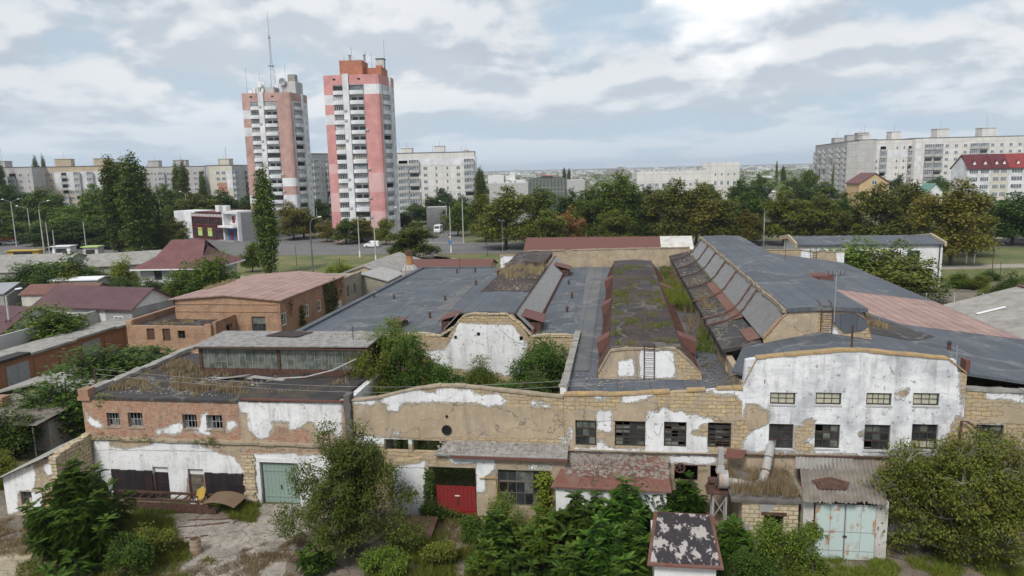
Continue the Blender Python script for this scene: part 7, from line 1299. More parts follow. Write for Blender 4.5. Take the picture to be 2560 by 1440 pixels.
TR = [
# poplars
('tall dark poplar standing alone before the salmon tower', 674, 690, 422, 66, 'poplar', 'pop', 1), ('tall poplar, left of the dense pair near the left blocks', 298, 636, 400, 70, 'poplar', 'pop', 2), ('tallest poplar of the dense group left of the shop', 352, 640, 392, 84, 'poplar', 'pop', 3),
('reddish crowned tree wedged between the two tall poplars', 322, 625, 405, 70, 'poplar', 'ol', 1), ('broad poplar at the right of the dense group', 385, 632, 470, 64, 'poplar', 'pop', 4), ('slim poplar at the far left edge', 14, 575, 398, 38, 'poplar', 'pop', 2), ('slim poplar before the yellowish block', 100, 560, 420, 22, 'poplar', 'pop', 3), ('slim poplar right of the yellowish block centre', 140, 560, 430, 22, 'poplar', 'pop', 4),
('slim poplar before the grey part of the long block', 170, 555, 432, 22, 'poplar', 'pop', 1), ('short slim poplar left of the dark bushy trees', 195, 545, 425, 26, 'poplar', 'pop', 2), ('poplar left of the cream block', 470, 565, 408, 34, 'poplar', 'pop', 3), ('second poplar near the cream block', 452, 560, 412, 30, 'poplar', 'pop', 4), ('small poplar touching the cream block', 515, 560, 432, 24, 'poplar', 'pop', 1), ('poplar right of the grey block roof', 380, 540, 420, 26, 'poplar', 'pop', 2),
('lone dark poplar beside the white end wall of the beige block', 1203, 555, 423, 38, 'poplar', 'pop', 3), ('yellow green slim poplar before the receding wing', 2085, 500, 404, 18, 'poplar', 'yel', 1), ('dark slim poplar before the receding wing', 2103, 500, 402, 18, 'poplar', 'pop', 2), ('distant pair of poplars near the glazed hall, left one', 1411, 470, 421, 12, 'poplar', 'pop', 3), ('distant pair of poplars near the glazed hall, right one', 1423, 470, 423, 12, 'poplar', 'pop', 4),
('thin far poplar left of the right hand blocks', 1940, 470, 405, 8, 'poplar', 'mid', 1), ('far dark poplar beside the white flat roof', 1957, 475, 416, 16, 'poplar', 'pop', 2), ('far round tree left of the beige office tower', 1765, 470, 416, 22, 'round', 'mid', 5), ('poplar top showing above the yellowish block roof, left', 102, 520, 394, 20, 'poplar', 'pop', 3), ('poplar top showing above the yellowish block roof, right', 122, 520, 392, 16, 'poplar', 'pop', 4),
# left mass
('dark wide tree at the left edge behind the lamps', 20, 600, 505, 90, 'round', 'dark', 1), ('dark tree behind the double armed lamp', 85, 590, 520, 90, 'round', 'dark', 2), ('large light topped tree left of the columnar poplars', 170, 600, 508, 110, 'round', 'mid', 3), ('large green tree joining the poplars from the left', 235, 605, 500, 110, 'round', 'mid', 4), ('broad dark tree at the foot of the poplars, left side', 200, 618, 545, 120, 'round', 'dark', 5), ('broad dark tree at the foot of the poplars, right side', 275, 620, 550, 100, 'round', 'dark', 1), ('small tree between the lamps at left', 95, 615, 555, 60, 'round', 'dark', 3),
('dark bushy tree before the long yellowish block', 215, 560, 455, 60, 'round', 'dark', 4), ('dark bushy tree in front of the grey block', 190, 555, 470, 60, 'round', 'dark', 5), ('brownish tree low before the left blocks', 60, 555, 478, 60, 'sparse', 'br', 1), ('yellow green tree right of the tall poplars', 425, 560, 475, 66, 'round', 'mid', 2), ('dark green tree behind the shop roof left', 460, 555, 490, 60, 'round', 'dark', 3), ('dark brown tree left of the salmon tower foot', 540, 545, 460, 80, 'round', 'dark', 2), ('round dark tree left of the salmon tower', 590, 545, 458, 70, 'round', 'wal', 4), ('low dark tree behind the shop roof right', 570, 550, 490, 80, 'round', 'dark', 5), ('dark tree behind the shop roof centre', 510, 550, 480, 70, 'round', 'dark', 1),
('small yellowish tree before the white wing of the shop', 440, 612, 540, 56, 'round', 'yel', 5), ('tall green tree behind the yellowish shop tree', 428, 590, 510, 50, 'round', 'mid', 1),
('dark tree at the foot of the yellowish block, left', 45, 580, 455, 90, 'round', 'dark', 2), ('tree at the foot of the yellowish block, middle', 120, 585, 462, 110, 'round', 'mid', 5), ('dark tree at the foot of the yellowish block, right', 240, 575, 458, 90, 'round', 'mid', 1), ('tree below the grey block lift houses', 420, 575, 455, 90, 'round', 'mid', 4), ('dark tree below the cream block, left', 500, 575, 478, 90, 'round', 'wal', 2), ('dark tree below the cream block, right', 560, 570, 468, 90, 'round', 'dark', 5), ('tree right behind the lone poplar', 640, 580, 480, 70, 'round', 'dark', 3), ('wide tree left of the double armed lamp', -10, 612, 520, 120, 'round', 'mid', 3),
('shrub before the shop wing', 420, 620, 575, 60, 'bush', 'dark', 3), ('green tree at the foot of the poplar group, right end', 410, 630, 560, 60, 'round', 'mid', 2), ('dark tree at the foot of the poplar group, left end', 150, 622, 560, 100, 'round', 'dark', 4),
# between towers
('browning tree at the right foot of the salmon tower', 735, 600, 500, 70, 'round', 'br', 2), ('pale reddish thin tree before the salmon tower', 730, 580, 478, 50, 'sparse', 'br', 3), ('dark browning tree leaning over the pavement', 760, 595, 515, 80, 'round', 'wal', 4), ('dark tree in the gap between the towers', 800, 560, 495, 50, 'round', 'dark', 5), ('small browning tree left of the coral tower foot', 818, 605, 545, 44, 'sparse', 'br', 1), ('round dark green tree before the coral tower', 866, 610, 542, 66, 'round', 'mid', 2), ('grey brown leafless looking tree before the coral tower', 905, 605, 536, 60, 'sparse', 'br', 4), ('red brown small tree hugging the coral tower foot', 845, 598, 545, 46, 'sparse', 'org', 5),
('yellow tree before the coral tower, right of the grey brown one', 965, 612, 541, 48, 'round', 'yel', 3), ('big bright green tree overhanging the main road', 1035, 650, 553, 120, 'round', 'mid', 1), ('dark tree right of the coral tower foot', 1045, 560, 505, 70, 'round', 'dark', 2), ('dark tree before the beige block, left', 1010, 575, 530, 60, 'round', 'dark', 3), ('dark tree before the beige block, right', 1110, 545, 466, 70, 'round', 'dark', 4), ('green tree right of the beige block', 1160, 575, 484, 80, 'round', 'dark', 5), ('green tree at the side street mouth', 1145, 590, 500, 60, 'round', 'mid', 3),
# right band, nearest row
('huge willow like green tree right of the side street', 1265, 622, 462, 130, 'round', 'ol', 1), ('left lobe of the willow like tree by the side street', 1215, 605, 480, 80, 'round', 'ol', 2), ('green tree between the willow like tree and the red roof', 1345, 612, 462, 100, 'round', 'mid', 3), ('olive rounded tree above the red roof left end', 1370, 635, 520, 100, 'round', 'ol', 4), ('orange tinted tree above the red roof', 1425, 628, 510, 70, 'sparse', 'org', 5), ('dark tree above the red roof left half', 1430, 600, 465, 80, 'round', 'dark', 5),
('dark green tree above the red roof centre', 1470, 610, 470, 90, 'round', 'mid', 2), ('tall bright plane tree with two tops above the red roof', 1550, 612, 418, 110, 'round', 'mid', 5), ('low yellow green tree under the tall plane tree', 1545, 622, 520, 90, 'round', 'ol', 3), ('dark gap tree right of the tall plane tree', 1610, 615, 500, 80, 'round', 'dark', 1), ('big brown green plane tree above the white patched roof', 1680, 618, 440, 110, 'round', 'wal', 2), ('brown plane tree left of the tall grey roof', 1740, 615, 448, 110, 'round', 'br', 4), ('browning plane tree behind the tall grey roof ridge', 1800, 615, 470, 100, 'round', 'wal', 5), ('russet small tree by the concrete pole', 1865, 615, 520, 70, 'round', 'br', 1), ('dark tree behind the concrete pole', 1880, 605, 470, 90, 'round', 'dark', 3), ('olive tree right of the concrete pole', 1960, 612, 470, 110, 'round', 'ol', 2),
('golden green tree above the white long building, left', 2050, 612, 480, 110, 'round', 'ol', 4), ('dark gap tree above the white long building', 2110, 608, 490, 80, 'round', 'dark', 5), ('tall brown green tree above the white long building', 2200, 618, 455, 130, 'round', 'wal', 1), ('brown green tree above the right gable of the white building', 2270, 612, 445, 110, 'round', 'wal', 3), ('large golden plane tree at the right lawn', 2375, 662, 440, 150, 'round', 'br', 2), ('lower golden boughs of the plane tree at the right lawn', 2430, 640, 520, 110, 'sparse', 'br', 4), ('dark spreading tree at the right edge by the road', 2530, 612, 475, 130, 'round', 'dark', 5), ('dark tree right of the golden plane tree', 2470, 605, 500, 80, 'round', 'mid', 1), ('dark tree at the right border', 2580, 600, 480, 90, 'round', 'dark', 3),
# second row
('distant green trees left of the glazed hall', 1240, 520, 455, 60, 'round', 'mid', 1), ('distant tree before the glazed hall', 1330, 540, 463, 70, 'round', 'mid', 4), ('distant tree right of the glazed hall', 1400, 545, 470, 60, 'round', 'dark', 2), ('dark tree below the office building', 1475, 550, 465, 70, 'round', 'dark', 3), ('dark tree before the office building, left', 1620, 545, 462, 70, 'round', 'dark', 4), ('green tree before the office building, middle', 1665, 550, 455, 60, 'round', 'mid', 5), ('tree before the beige office tower', 1770, 540, 458, 60, 'round', 'mid', 1), ('dark round tree right of the beige office tower', 1850, 540, 445, 70, 'round', 'dark', 2), ('dark crown left of the grey white roof', 1900, 540, 440, 60, 'round', 'dark', 5), ('light green tree before the receding wing', 2025, 520, 418, 50, 'round', 'mid', 3), ('dark green tree under the receding wing', 2050, 530, 450, 90, 'round', 'mid', 2), ('dark tree between poplars and yellow house', 2000, 540, 460, 80, 'round', 'dark', 1),
('tree left of the yellow house', 2120, 540, 465, 60, 'round', 'wal', 5), ('dark tree right of the yellow house', 2240, 530, 432, 50, 'round', 'dark', 4), ('dark tree before the far right blocks', 2330, 530, 450, 60, 'round', 'mid', 2), ('dark tree left of the red mansard roofs', 2350, 525, 438, 60, 'round', 'dark', 3), ('tree under the mansard roof houses', 2440, 560, 470, 80, 'round', 'mid', 5), ('distant tree left of the long beige office building', 1560, 500, 440, 50, 'round', 'mid', 4), ('far tree behind the office building, right', 1900, 490, 432, 40, 'round', 'mid', 4), ('far tree right of the far white roof', 1985, 495, 440, 50, 'round', 'mid', 5),
# left gardens
('dark garden tree behind the purple roof, left', 90, 745, 640, 150, 'bush', 'dark', 1), ('round garden tree behind the purple roof', 185, 748, 615, 150, 'bush', 'dark', 2), ('yellowish garden tree behind the purple roof', 175, 755, 650, 110, 'bush', 'ol', 3), ('low green hedge tree above the purple roof', 150, 762, 700, 140, 'bush', 'mid', 4), ('narrow yellow green tree left of the burgundy roof', 318, 745, 622, 50, 'bush', 'yel', 1), ('dark green garden tree left of the burgundy house', 325, 690, 612, 80, 'bush', 'mid', 2), ('tall leafy tree between the purple and burgundy roofs', 240, 745, 655, 100, 'bush', 'mid', 5), ('dark garden tree at the left edge behind the barn', 60, 715, 640, 110, 'bush', 'dark', 5), ('green shrub between barn roofs at the left', 20, 745, 690, 90, 'bush', 'mid', 1), ('shrubs left of the pink storehouse roof', 420, 760, 712, 110, 'bush', 'mid', 2), ('tree before the burgundy house, right of the white lamp pole', 520, 772, 630, 90, 'bush', 'dark', 4), ('dark hedge right of the purple roof', 300, 765, 685, 130, 'bush', 'dark', 3), ('low dark hedge before the burgundy house', 380, 768, 685, 120, 'bush', 'dark', 4),
('big garden tree hiding the right of the burgundy house', 552, 765, 608, 90, 'bush', 'mid', 1), ('garden tree before the burgundy house wall', 470, 768, 640, 90, 'bush', 'mid', 2), ('small feathery tree left of the lone poplar', 632, 680, 600, 50, 'round', 'mid', 3), ('bright green tree before the grey garden wall', 125, 888, 738, 190, 'bush', 'mid', 5), ('small pale tree drooping over the grey garden wall', 232, 850, 785, 50, 'sparse', 'yel', 3), ('dark shrub at the left edge under the lamp pole', 5, 850, 800, 60, 'bush', 'dark', 2),
('large dark green tree between the garages and the workshop', 250, 1005, 848, 250, 'bush', 'dark', 1), ('green tree between the brick annex and the workshop roof', 325, 965, 862, 130, 'bush', 'mid', 2), ('dark green tree beside the left wall of the workshop', 172, 1090, 900, 195, 'bush', 'dark', 3), ('dark tree at the left edge above the open lean to', 5, 1150, 990, 130, 'bush', 'dark', 4), ('yellow leaved shrub at the left edge beside the slate roof', 12, 1215, 1120, 80, 'bush', 'yel', 5), ('small bush on the brick annex corner', 632, 850, 795, 44, 'bush', 'yel', 2), ('green bush behind the dark roof left of the rooflight', 452, 905, 848, 60, 'bush', 'mid', 3),
# right garden
('big olive bush tree before the white long building, left', 2125, 748, 575, 190, 'bush', 'mid', 1), ('big bright green tree before the white long building', 2250, 750, 585, 160, 'bush', 'mid', 3), ('dark olive tree at the foot of the white long building', 2190, 768, 605, 210, 'bush', 'wal', 2), ('low dark shrub at the wall edge in the right garden', 2100, 740, 635, 70, 'bush', 'wal', 4), ('small tree right of the white long building', 2400, 720, 672, 60, 'bush', 'mid', 5), ('small tree by the concrete strip', 2450, 725, 680, 50, 'bush', 'ol', 1), ('dark bush at the right edge of the garden', 2525, 770, 665, 90, 'bush', 'dark', 2), ('yellow green bush before the right garden bush', 2470, 760, 710, 50, 'bush', 'yel', 3), ('shrub at the feathery edge of the storehouse roof', 845, 700, 640, 70, 'bush', 'yel', 4),
# second storey fillers behind the road
('small dark tree near the blue topped frame', 2470, 700, 670, 50, 'bush', 'dark', 4),
]
for r in TR: tree(*r)
R = random.Random(99); far = ['mid', 'dark', 'ol', 'mid']
m = MB(); t_ = []                                    # far off woodland reads as one mass
for i in range(900):
    Y = R.uniform(330, 1500); X = R.uniform(-.75, .78)*Y; r = R.uniform(4, 8)
    for _ in range(30): a = R.uniform(0, 6.28); c = R.uniform(-.2, 1); s_ = sqrt(max(0, 1-c*c)); t_.append((X+cos(a)*s_*r, Y+sin(a)*s_*r, 4+c*r*.8))
leafcards(m, t_, 2.6, 1, 5, .6, .8); solo(m, 'distant_wood', 'far tree cover spreading between the houses to the horizon', 'wood', LF['mid'], fr=FW, kind='stuff')
m = MB(); t_ = []
for i in range(260):
    u = R.uniform(-190, 260); v = R.uniform(222, 300)
    if -85 < u < -45 and v > 210: continue
    if u < -60 and v < 262: continue
    r = R.uniform(2.5, 4.5)
    for _ in range(70): a = R.uniform(0, 6.28); c = R.uniform(-.2, 1); s_ = sqrt(max(0, 1-c*c)); t_.append((u+cos(a)*s_*r, v+sin(a)*s_*r, 1+c*r*1.3))
leafcards(m, t_, .9, 1, 6, .5, .7); solo(m, 'undergrowth', 'dark undergrowth filling the ground between the roadside trees', 'undergrowth', LF['dark'], fr=FF, kind='stuff')
# ================================================================ NEAR PLANTS
def frond(m, o, az, L, el, droop, n=17, lw=.20, lc=.048):
    """a pinnate leaf: arching stalk with paired leaflets"""
    x, y, z = o; ca, sa = cos(az), sin(az); st = L/n; e = el; P = [(x, y, z)]
    for i in range(n): x += ca*cos(e)*st; y += sa*cos(e)*st; z += sin(e)*st; e -= droop/n; P.append((x, y, z))
    for i in range(2, n+1):
        t = i/n; w_ = lw*L*(sin(pi*min(1, t*.9+.12))**.6)*1.0; px_, py_, pz = P[i]; bx_, by_ = -sa, ca
        for s_ in (-1, 1):
            fx, fy = px_+bx_*s_*w_+ca*w_*.45, py_+by_*s_*w_+sa*w_*.45; k = len(m.v); hx, hy = ca*lc, sa*lc
            m.v += [(px_, py_, pz), ((px_+fx)/2+hx, (py_+fy)/2+hy, pz+.015), (fx, fy, pz-w_*.28), ((px_+fx)/2-hx, (py_+fy)/2-hy, pz-.01)]; m.f.append((k, k+1, k+2, k+3)); m.m.append(0)
    k = len(m.v); a, b = P[0], P[-1]; m.v += [(a[0], a[1], a[2]), (P[n//2][0], P[n//2][1], P[n//2][2]+.012), b, (P[n//2][0], P[n//2][1], P[n//2][2]-.012)]; m.f.append((k, k+1, k+2, k+3)); m.m.append(0)
def ailanthus(name, label, p, h, stems, seed, spread=1.0, lf='ail', L=1.0, fr=FF, group='fern leaved saplings', nf=15, org=0, cat='sapling', lay=1.0):
    R = random.Random(seed); t = thing(name, label, cat, p, fr, group); m = MB(); b = MB(); og = MB()
    for s in range(stems):
        a = R.uniform(0, 6.28); r = spread*sqrt(R.random())*1.15; H = h*R.uniform(.5, 1.0)*(1-.35*(r/spread)**2) if s else h; x0, y0 = p[0]+cos(a)*r*.35, p[1]+sin(a)*r*.35; x1, y1 = p[0]+cos(a)*r, p[1]+sin(a)*r
        if s == 0: x1, y1 = p[0], p[1]
        yl = MB() if s == 0 else yl; b.tube([(x0, y0, p[2]), ((x0+x1)/2, (y0+y1)/2, p[2]+H*.5), (x1, y1, p[2]+H)], [.05, .035, .015], 5)
        lv = max(2, int(H/.42*lay))
        for k in range(lv):
            f = 1-(k/lv)*.8; zz = p[2]+H*f; cx, cy = x0+(x1-x0)*f, y0+(y1-y0)*f; n_ = int(nf*(.6 if k == 0 else .5)); 
            for j in range(n_): frond(yl if (k == 0 and R.random() < .45) else m, (cx, cy, zz+R.uniform(-.1, .1)), R.uniform(0, 6.28), L*R.uniform(.65, 1.1)*(.75 if k == 0 else 1), R.uniform(.55, 1.1) if k == 0 else R.uniform(-.1, .6), R.uniform(.9, 1.9))
        if org and R.random() < org: leafcards(og, [(x1, y1, p[2]+H)]*30, .14, 1, s, .28)
    part(m, 'leaves', LF[lf], t); part(b, 'stem', MT['bark'], t)
    if yl.v: part(yl, 'young_leaves', LF['young' if lf in ('ail', 'sap') else 'ail'], t)
    if og.v: part(og, 'seed_clusters', LF['org'], t, kind='stuff')
    return t
def gf(px, py, z=0.0): return fh(px, py, z)
def AI(label, px, base, top, wpx, stems, seed, **k):
    p = gf(px, base); w = Fr(0, 0, -YAW).w(p); h = D(px, top, w[1])[2]; return ailanthus('sapling' if 'name' not in k else k.pop('name'), label, p, max(.6, h), stems, seed, wpx/2/FPX*w[1]*.75, **k)
AI('large dark fern leaved bush before the low white outbuilding', 215, 1400, 1155, 290, 70, 1, L=.85, lf='ail', nf=17)
AI('small bright sapling at the bottom left corner of the big fern bush', 190, 1455, 1385, 180, 7, 2, L=1.15)
for i, (px, ba, tp, w_, n, lb) in enumerate(((1610, 1335, 1215, 110, 9, 'tall dark sapling against the white wall of the lean to'), (1490, 1345, 1235, 120, 9, 'sapling under the left half of the red roof edge'), (1560, 1370, 1200, 130, 12, 'tall sapling before the rubble covered lean to'), (1440, 1390, 1240, 150, 12, 'wide sapling left of the rubble covered lean to'), (1650, 1340, 1225, 120, 9, 'sapling right under the rust red roof edge'), (1350, 1420, 1275, 140, 11, 'low broad sapling in the middle of the thicket'), (1500, 1440, 1300, 150, 12, 'sapling at the bottom middle of the thicket'),
        (1240, 1400, 1290, 110, 8, 'small sapling right of the path to the red gate'), (1590, 1420, 1290, 110, 8, 'sapling touching the left of the black felt roof'), (1720, 1320, 1190, 90, 8, 'dark sapling beside the belt wheel'), (1700, 1300, 1240, 100, 6, 'low sapling under the belt wheel'), (1830, 1400, 1305, 100, 7, 'sapling right of the black felt roof'), (1210, 1450, 1360, 120, 7, 'bright low sapling at the bottom right of the path'),
        (790, 1430, 1365, 110, 6, 'bright low sapling under the big willow like tree'), (1420, 1460, 1375, 150, 9, 'low sapling at the bottom edge of the thicket'), (1560, 1470, 1400, 150, 8, 'sapling at the bottom edge left of the black roof'), (1690, 1430, 1395, 60, 3, 'tiny sapling before the small white shed') , (1300, 1460, 1385, 120, 7, 'low dark sapling at the bottom by the path'))):
    AI(lb, px, ba, tp, w_, int(n*1.9), 10+i, lf=('sap', 'ail', 'sap', 'dark', 'ail', 'mid', 'sap')[i % 7], L=.62+.1*(i % 4), nf=15+i % 5)
# courtyard trees behind the arched wall
# big willow-like tree and walnut
def bigtree(name, label, p, blobs, leaf, n, sz, seed, asp, cat='tree', up=False, thr=-.12, bark='bark', tr=.16, k_=5, rad=.16, twig=60):
    R = random.Random(seed); t = thing(name, label, cat, p, FF); bl = [(p[0]+b[0], p[1]+b[1], p[2]+b[2], b[3], b[4]) for b in blobs]; pts = clumped(R, crown_pts(R, bl, n, .25), k_, rad, thr, 1.1)
    m = MB(); leafcards(m, pts, sz, 1, seed, 0, asp, .3); part(m, 'crown', LF[leaf], t); m = MB()
    for b in bl:
        m.tube([p, ((p[0]*2+b[0])/3, (p[1]*2+b[1])/3, p[2]+b[2]*.4), ((p[0]+2*b[0])/3, (p[1]+2*b[1])/3, b[2]*.75), (b[0], b[1], b[2]+b[4]*.6)], [tr, tr*.7, tr*.4, .015], 6)
    for _ in range(twig):
        b = R.choice(bl); a = R.uniform(0, 6.28); q = (b[0]+cos(a)*b[3]*R.uniform(.6, 1.05), b[1]+sin(a)*b[3]*R.uniform(.6, 1.05), b[2]+R.uniform(-.5, .9)*b[4]); c = (b[0]*.6+q[0]*.4, b[1]*.6+q[1]*.4, (b[2]+q[2])/2-.1); m.tube([(b[0], b[1], b[2]-b[4]*.3), c, ((c[0]+q[0])/2, (c[1]+q[1])/2, (c[2]+q[2])/2+.12), q], [.035, .025, .018, .006], 4)
    part(m, 'trunk', MT[bark], t); return t
p = gf(880, 1385); rr = random.Random(5); bl = []
for i in range(15): z = rr.uniform(.9, 5.2); a = rr.uniform(0, 6.28); r = rr.uniform(.3, 2.6)*(1-.5*abs(z-2.6)/3); bl.append((cos(a)*r, sin(a)*r*.8, z, rr.uniform(.6, 1.1), rr.uniform(.6, 1.1)))
bl += [(-.6, 0, 5.9, .55, .8), (.6, .2, 6.1, .5, .8), (0, 0, 4.8, 1.2, 1.0), (1.9, 0, 4.2, .7, .8), (-1.9, .2, 3.6, .8, .9), (0, 0, 2.6, 2.0, 1.9), (-2.4, 0, 1.6, 1.0, .8), (2.6, 0, 1.4, 1.1, .8), (2.4, .3, 2.8, .8, .8)]
bigtree('willow_tree', 'large loose willow like tree standing before the arched wall', p, [(b[0]*1.3-.2, b[1]*1.15, b[2]*1.17, b[3]*1.1, b[4]*1.15) for b in bl], 'wil', 14500, .17, 3, .42, thr=-.13, rad=.15, twig=60, tr=.09)
p = gf(2420, 1400); rr = random.Random(6); bl = []
for i in range(26): z = rr.uniform(.8, 6.2); a = rr.uniform(0, 6.28); r = rr.uniform(.5, 3.6)*(1-.35*abs(z-3)/3); bl.append((cos(a)*r, sin(a)*r*.8, z, rr.uniform(.8, 1.3), rr.uniform(.7, 1.2)))
bl += [(-2.6, 0, 5.4, .8, .8), (.2, 0, 6.1, 1.0, .8), (2.2, .2, 6.0, 1.2, .8), (4.0, 0, 5.0, 1.4, 1.2), (4.4, 0, 2.5, 1.6, 1.6), (0, 0, 3, 2.6, 2.4), (-3.4, 0, 3.8, .8, .8), (-3.0, 0, 1.4, 1.0, 1.0)]
bigtree('walnut_tree', 'huge brownish green walnut tree filling the lower right corner', p, [(b[0]*1.2-.3, b[1]*1.1, b[2]*1.04, b[3]*1.2, b[4]*1.15) for b in bl], 'wal', 15000, .18, 4, .5, bark='barklt', tr=.12, thr=-.11, twig=190)
for i, (px, ba, tp, w_, lf, lb) in enumerate(((1270, 1370, 1235, 150, 'mid', 'leafy bush under the wide annex window'), (1180, 1350, 1300, 80, 'dark', 'low bush right of the red gate'), (1960, 1440, 1300, 170, 'mid', 'light green bush before the stone outhouse door'), (2030, 1390, 1290, 60, 'mid', 'small sapling left of the blue garage doors'), (1080, 1310, 1250, 60, 'dark', 'ivy bush at the left of the red gate'), (390, 1400, 1310, 110, 'ol', 'low grassy bush right of the big fern bush'), (1100, 1420, 1350, 90, 'ol', 'low weeds bush beside the rusty sheet'), (330, 1440, 1345, 130, 'ail', 'leafy low bush at the bottom right of the big fern bush'), (960, 1440, 1375, 140, 'mid', 'low bush at the bottom edge right of the big willow tree'), (2010, 1460, 1400, 140, 'mid', 'low bush at the bottom edge near the blue doors'), (1880, 1460, 1380, 120, 'ail', 'bush at the bottom edge right of the small shed'))):
    p = gf(px, ba); w = Fr(0, 0, -YAW).w(p); h = max(.5, D(px, tp, w[1])[2]); wd = w_/2/FPX*w[1]; R = random.Random(i+60); bl = [(R.uniform(-.6, .6)*wd, R.uniform(-.6, .6)*wd*.7, R.uniform(.35, .75)*h, wd*R.uniform(.35, .55), h*R.uniform(.22, .36)) for _ in range(9)]
    bigtree('bush', lb, p, bl, lf, 3000, .14, 70+i, .5, 'bush', k_=4, rad=.12, twig=14, tr=.05)
for i, (px, v, tp, wpx, lf, sz_, nb, lb, og) in enumerate(((985, 50, 785, 170, 'mid', .17, 18, 'tall feathery courtyard tree left of the white gable', 3), (1030, 48, 838, 175, 'ail', .2, 20, 'dense courtyard tree with orange seed clusters before the first gable', 14), (920, 46.5, 868, 150, 'ol', .14, 16, 'thin olive courtyard tree beside the concrete pier', 2), (1352, 52, 830, 140, 'dark', .2, 18, 'dark rounded courtyard tree right of the white gable', 0), (1200, 50, 885, 130, 'mid', .15, 10, 'wispy courtyard tree before the white gable', 4), (1105, 47, 905, 120, 'ail', .18, 12, 'courtyard bush left of the wispy tree', 4), (1250, 47, 955, 110, 'ail', .17, 9, 'low courtyard bush behind the top of the arched wall', 3), (1340, 47, 925, 110, 'dark', .18, 10, 'low dark courtyard bush at the right end of the arched wall', 0))):
    a = fv(px, tp, v); h = a[2]; p = (a[0], v, 0); wd = wpx/2/FPX*v*1.5; R = random.Random(i+300); bl = []
    for k in range(nb): z = h*R.uniform(.45, .9); q = R.uniform(0, 6.28); rr_ = wd*R.uniform(.1, .8)*min(1, 1.5*(1.08-z/h)+.25); bl.append((cos(q)*rr_, sin(q)*rr_, z, wd*R.uniform(.28, .45), h*R.uniform(.06, .12)))
    bl += [(0, 0, h*.93, wd*.25, h*.07), (0, 0, h*.6, wd*.75, h*.24), (wd*.5, 0, h*.62, wd*.4, h*.12), (-wd*.5, 0, h*.66, wd*.4, h*.12)]
    t = bigtree('courtyard_tree', lb, p, bl, lf, 7000, sz_, 90+i, .42, up=True, k_=5, rad=.14, thr=-.14, twig=30, tr=.09); INFO[t.name] = (FF, p); t['group'] = 'trees growing in the roofless courtyard'
    m = MB()
    for k in range(int(nb*4 if lf in ('ail', 'dark') else nb)): b_ = R.choice(bl); q = R.uniform(0, 6.28); frond(m, (p[0]+b_[0], p[1]+b_[1], b_[2]+b_[4]*R.uniform(-.2, .7)), q, .8, R.uniform(.1, .9), 1.4)
    part(m, 'fronds', LF[lf], t)
    if og:
        m = MB()
        for k in range(og): b_ = R.choice(bl); q = R.uniform(3.6, 5.8); c = (p[0]+b_[0]+cos(q)*b_[3], p[1]+b_[1]+sin(q)*b_[3], b_[2]+b_[4]*R.uniform(-.3, .9)); leafcards(m, [c]*16, .12, 1, k, .16)
        part(m, 'seed_clusters', LF['org'], t, kind='stuff')
m = MB(); R = random.Random(12); q_ = []
for _ in range(130): q_.append((R.uniform(-16, -4), R.uniform(42, 47.5), R.uniform(.2, 3.2)))
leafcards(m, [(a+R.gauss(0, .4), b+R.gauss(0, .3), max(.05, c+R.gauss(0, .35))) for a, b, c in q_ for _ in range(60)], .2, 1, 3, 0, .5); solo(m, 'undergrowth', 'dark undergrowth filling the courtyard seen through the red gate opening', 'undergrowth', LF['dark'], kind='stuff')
m = MB(); R = random.Random(8); p = fv(1360, 1215, 40.0); leafcards(m, clumped(R, crown_pts(R, [(p[0], 39.75, 2.9, .45, .55), (p[0]+.05, 39.8, 2.0, .4, .6), (p[0]-.1, 39.8, 1.2, .4, .6)], 420, .2), 4, .12, -.3), .15, 1, 3, 0, .8); solo(m, 'climbing_vine', 'bright green creeper climbing right of the wide annex window', 'creeper', LF['yel'], (p[0], 39.8, 0))
m = MB(); leafcards(m, [(a, 40.0+R.uniform(-.25, .1), b) for a, b, z, q in scatter([(-11.7, 0), (-11.0, 0), (-11.05, 3.3), (-11.6, 3.3)], 900, 4)]+[(a, 39.9+R.uniform(-.2, .1), b) for a, b, z, q in scatter([(-11.2, 0), (-8.2, 0), (-8.4, .5), (-9.7, .8), (-10.6, .9)], 700, 4)], .14, 1, 6, 0, .8); solo(m, 'ivy', 'dark ivy framing the left side of the red gate', 'ivy', LF['dark'], (-11.4, 40, 0))
# vines and weeds on ledges
for lb, pl_, n, lf in (('green weeds sprouting along the left workshop ledge', [(-34.4, 4.1), (-30.0, 4.1), (-30.5, 4.5), (-31.6, 4.3), (-34.2, 4.6)], 120, 'yel'), ('weeds hanging from the ledge under the right workshop windows', [(-27.4, 4.0), (-25.2, 4.0), (-25.8, 4.5), (-27, 4.3)], 130, 'mid'), ('green tufts at the corner of the workshop parapet', [(-33.9, 6.2), (-32.9, 6.9), (-32.2, 7.2), (-33.6, 7.3)], 90, 'yel')):
    m = MB(); leafcards(m, [(a, 40.98+R.uniform(-.15, .05), b) for a, b, z, q in scatter(pl_, n, 4)], .15, 1, 6, 0, .6); solo(m, 'weeds', lb, 'weeds', LF[lf], (pl_[0][0], 41, 4), kind='stuff')
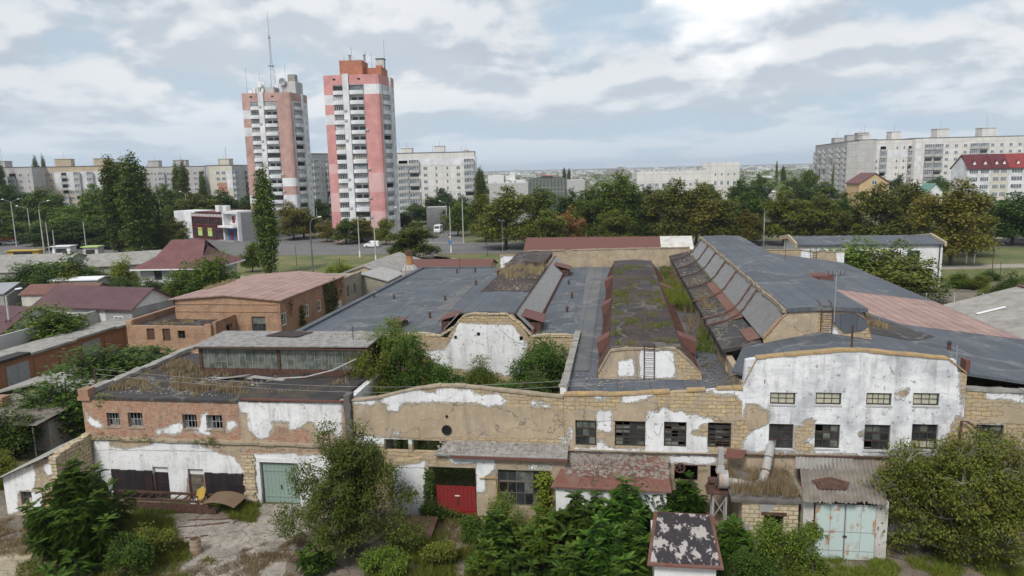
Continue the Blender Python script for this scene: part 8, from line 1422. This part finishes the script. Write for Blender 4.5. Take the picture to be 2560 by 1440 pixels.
# ground cover in the yard
yd = lambda *a: [gf(x, y)[:2] for x, y in a]
for lb, pl_, n, h, lf, cl, thr, sd in (('dry brown weeds before the low white outbuilding', yd((-40, 1300), (110, 1290), (120, 1390), (-60, 1390)), 520, .3, 'dry', .7, -.1, 1), ('dry yellow grass around the concrete apron', yd((420, 1340), (520, 1400), (620, 1400), (600, 1470), (380, 1470), (340, 1380)), 520, .2, 'dry', 1.1, .02, 2), ('green grass between the fern bush and the girder', yd((310, 1290), (430, 1300), (460, 1400), (330, 1440), (300, 1400)), 1100, .55, 'ol', 0, 0, 3),
        ('dry grass left of the big willow tree', yd((600, 1380), (760, 1330), (800, 1440), (620, 1480)), 600, .22, 'dry', 1.1, 0, 4), ('tangled green grass on the path to the red gate', yd((1010, 1300), (1230, 1300), (1260, 1470), (900, 1480)), 2600, .38, 'ol', .9, -.12, 5), ('orange dry grass before the red gate', yd((1090, 1300), (1170, 1295), (1190, 1350), (1090, 1370)), 200, .4, 'dry', 0, 0, 6),
        ('dark green ground cover under the saplings', yd((1190, 1320), (1900, 1340), (1950, 1480), (1180, 1480)), 5200, .45, 'dark', 0, 0, 7), ('green weeds spread over the yard around the big fern bush', yd((60, 1330), (480, 1360), (620, 1480), (40, 1480)), 1500, .3, 'ol', .7, -.12, 15), ('weeds growing along the foot of the workshop wall', yd((240, 1262), (620, 1262), (640, 1290), (240, 1290)), 500, .35, 'mid', .8, -.1, 16), ('weeds at the foot of the walnut tree', yd((1980, 1400), (2600, 1400), (2600, 1480), (1980, 1480)), 1800, .3, 'ol', .9, -.15, 8), ('weeds at the foot of the ragged stone pier', yd((560, 1270), (650, 1262), (640, 1310), (580, 1300)), 260, .4, 'ol', 0, 0, 9), ('grass below the hedge beyond the workshop', [(-50, 55), (-36, 50), (-36, 66), (-52, 66)], 900, .5, 'mid', 0, 0, 10), ('weeds in the garden behind the right roof', [(31, 96), (58, 96), (58, 112), (31, 112)], 1800, .7, 'mid', .3, -.2, 11)):
    m = MB(); blades(m, scatter(pl_, n, sd, .02, cl, thr), h, .014, 9, .24, sd, .9); solo(m, 'weeds', lb, 'weeds', LF[lf], kind='stuff')
m = MB(); R = random.Random(66)
for _ in range(700):
    u, v = R.uniform(-40, 0), R.uniform(31.5, 40.9); s_ = R.uniform(.03, .1)*(1+1.3*(R.random() < .05)); m.ext([(u, v, .03), (u+s_, v+R.uniform(-.02, .03), .03), (u+s_*.8, v+s_, .03), (u-.01, v+s_*.8, .03)], (R.uniform(-.02, .02), 0, s_*.5))
solo(m, 'debris', 'small stones and chips scattered over the yard', 'debris', MT['rubble'], kind='stuff')
# ---- haze
m = MB(); m.box(-9200, 9200, -70, 12100, -1, 95); h = struct(m, 'haze', [], kind='stuff'); mt = bpy.data.materials.new('haze_air'); mt.use_nodes = True; nt = mt.node_tree; nt.nodes.clear(); o = nt.nodes.new('ShaderNodeOutputMaterial'); v = nt.nodes.new('ShaderNodeVolumePrincipled')
v.inputs['Density'].default_value = .00010; v.inputs['Color'].default_value = (.78, .87, 1, 1); nt.links.new(v.outputs[0], o.inputs['Volume']); h.data.materials.append(mt)
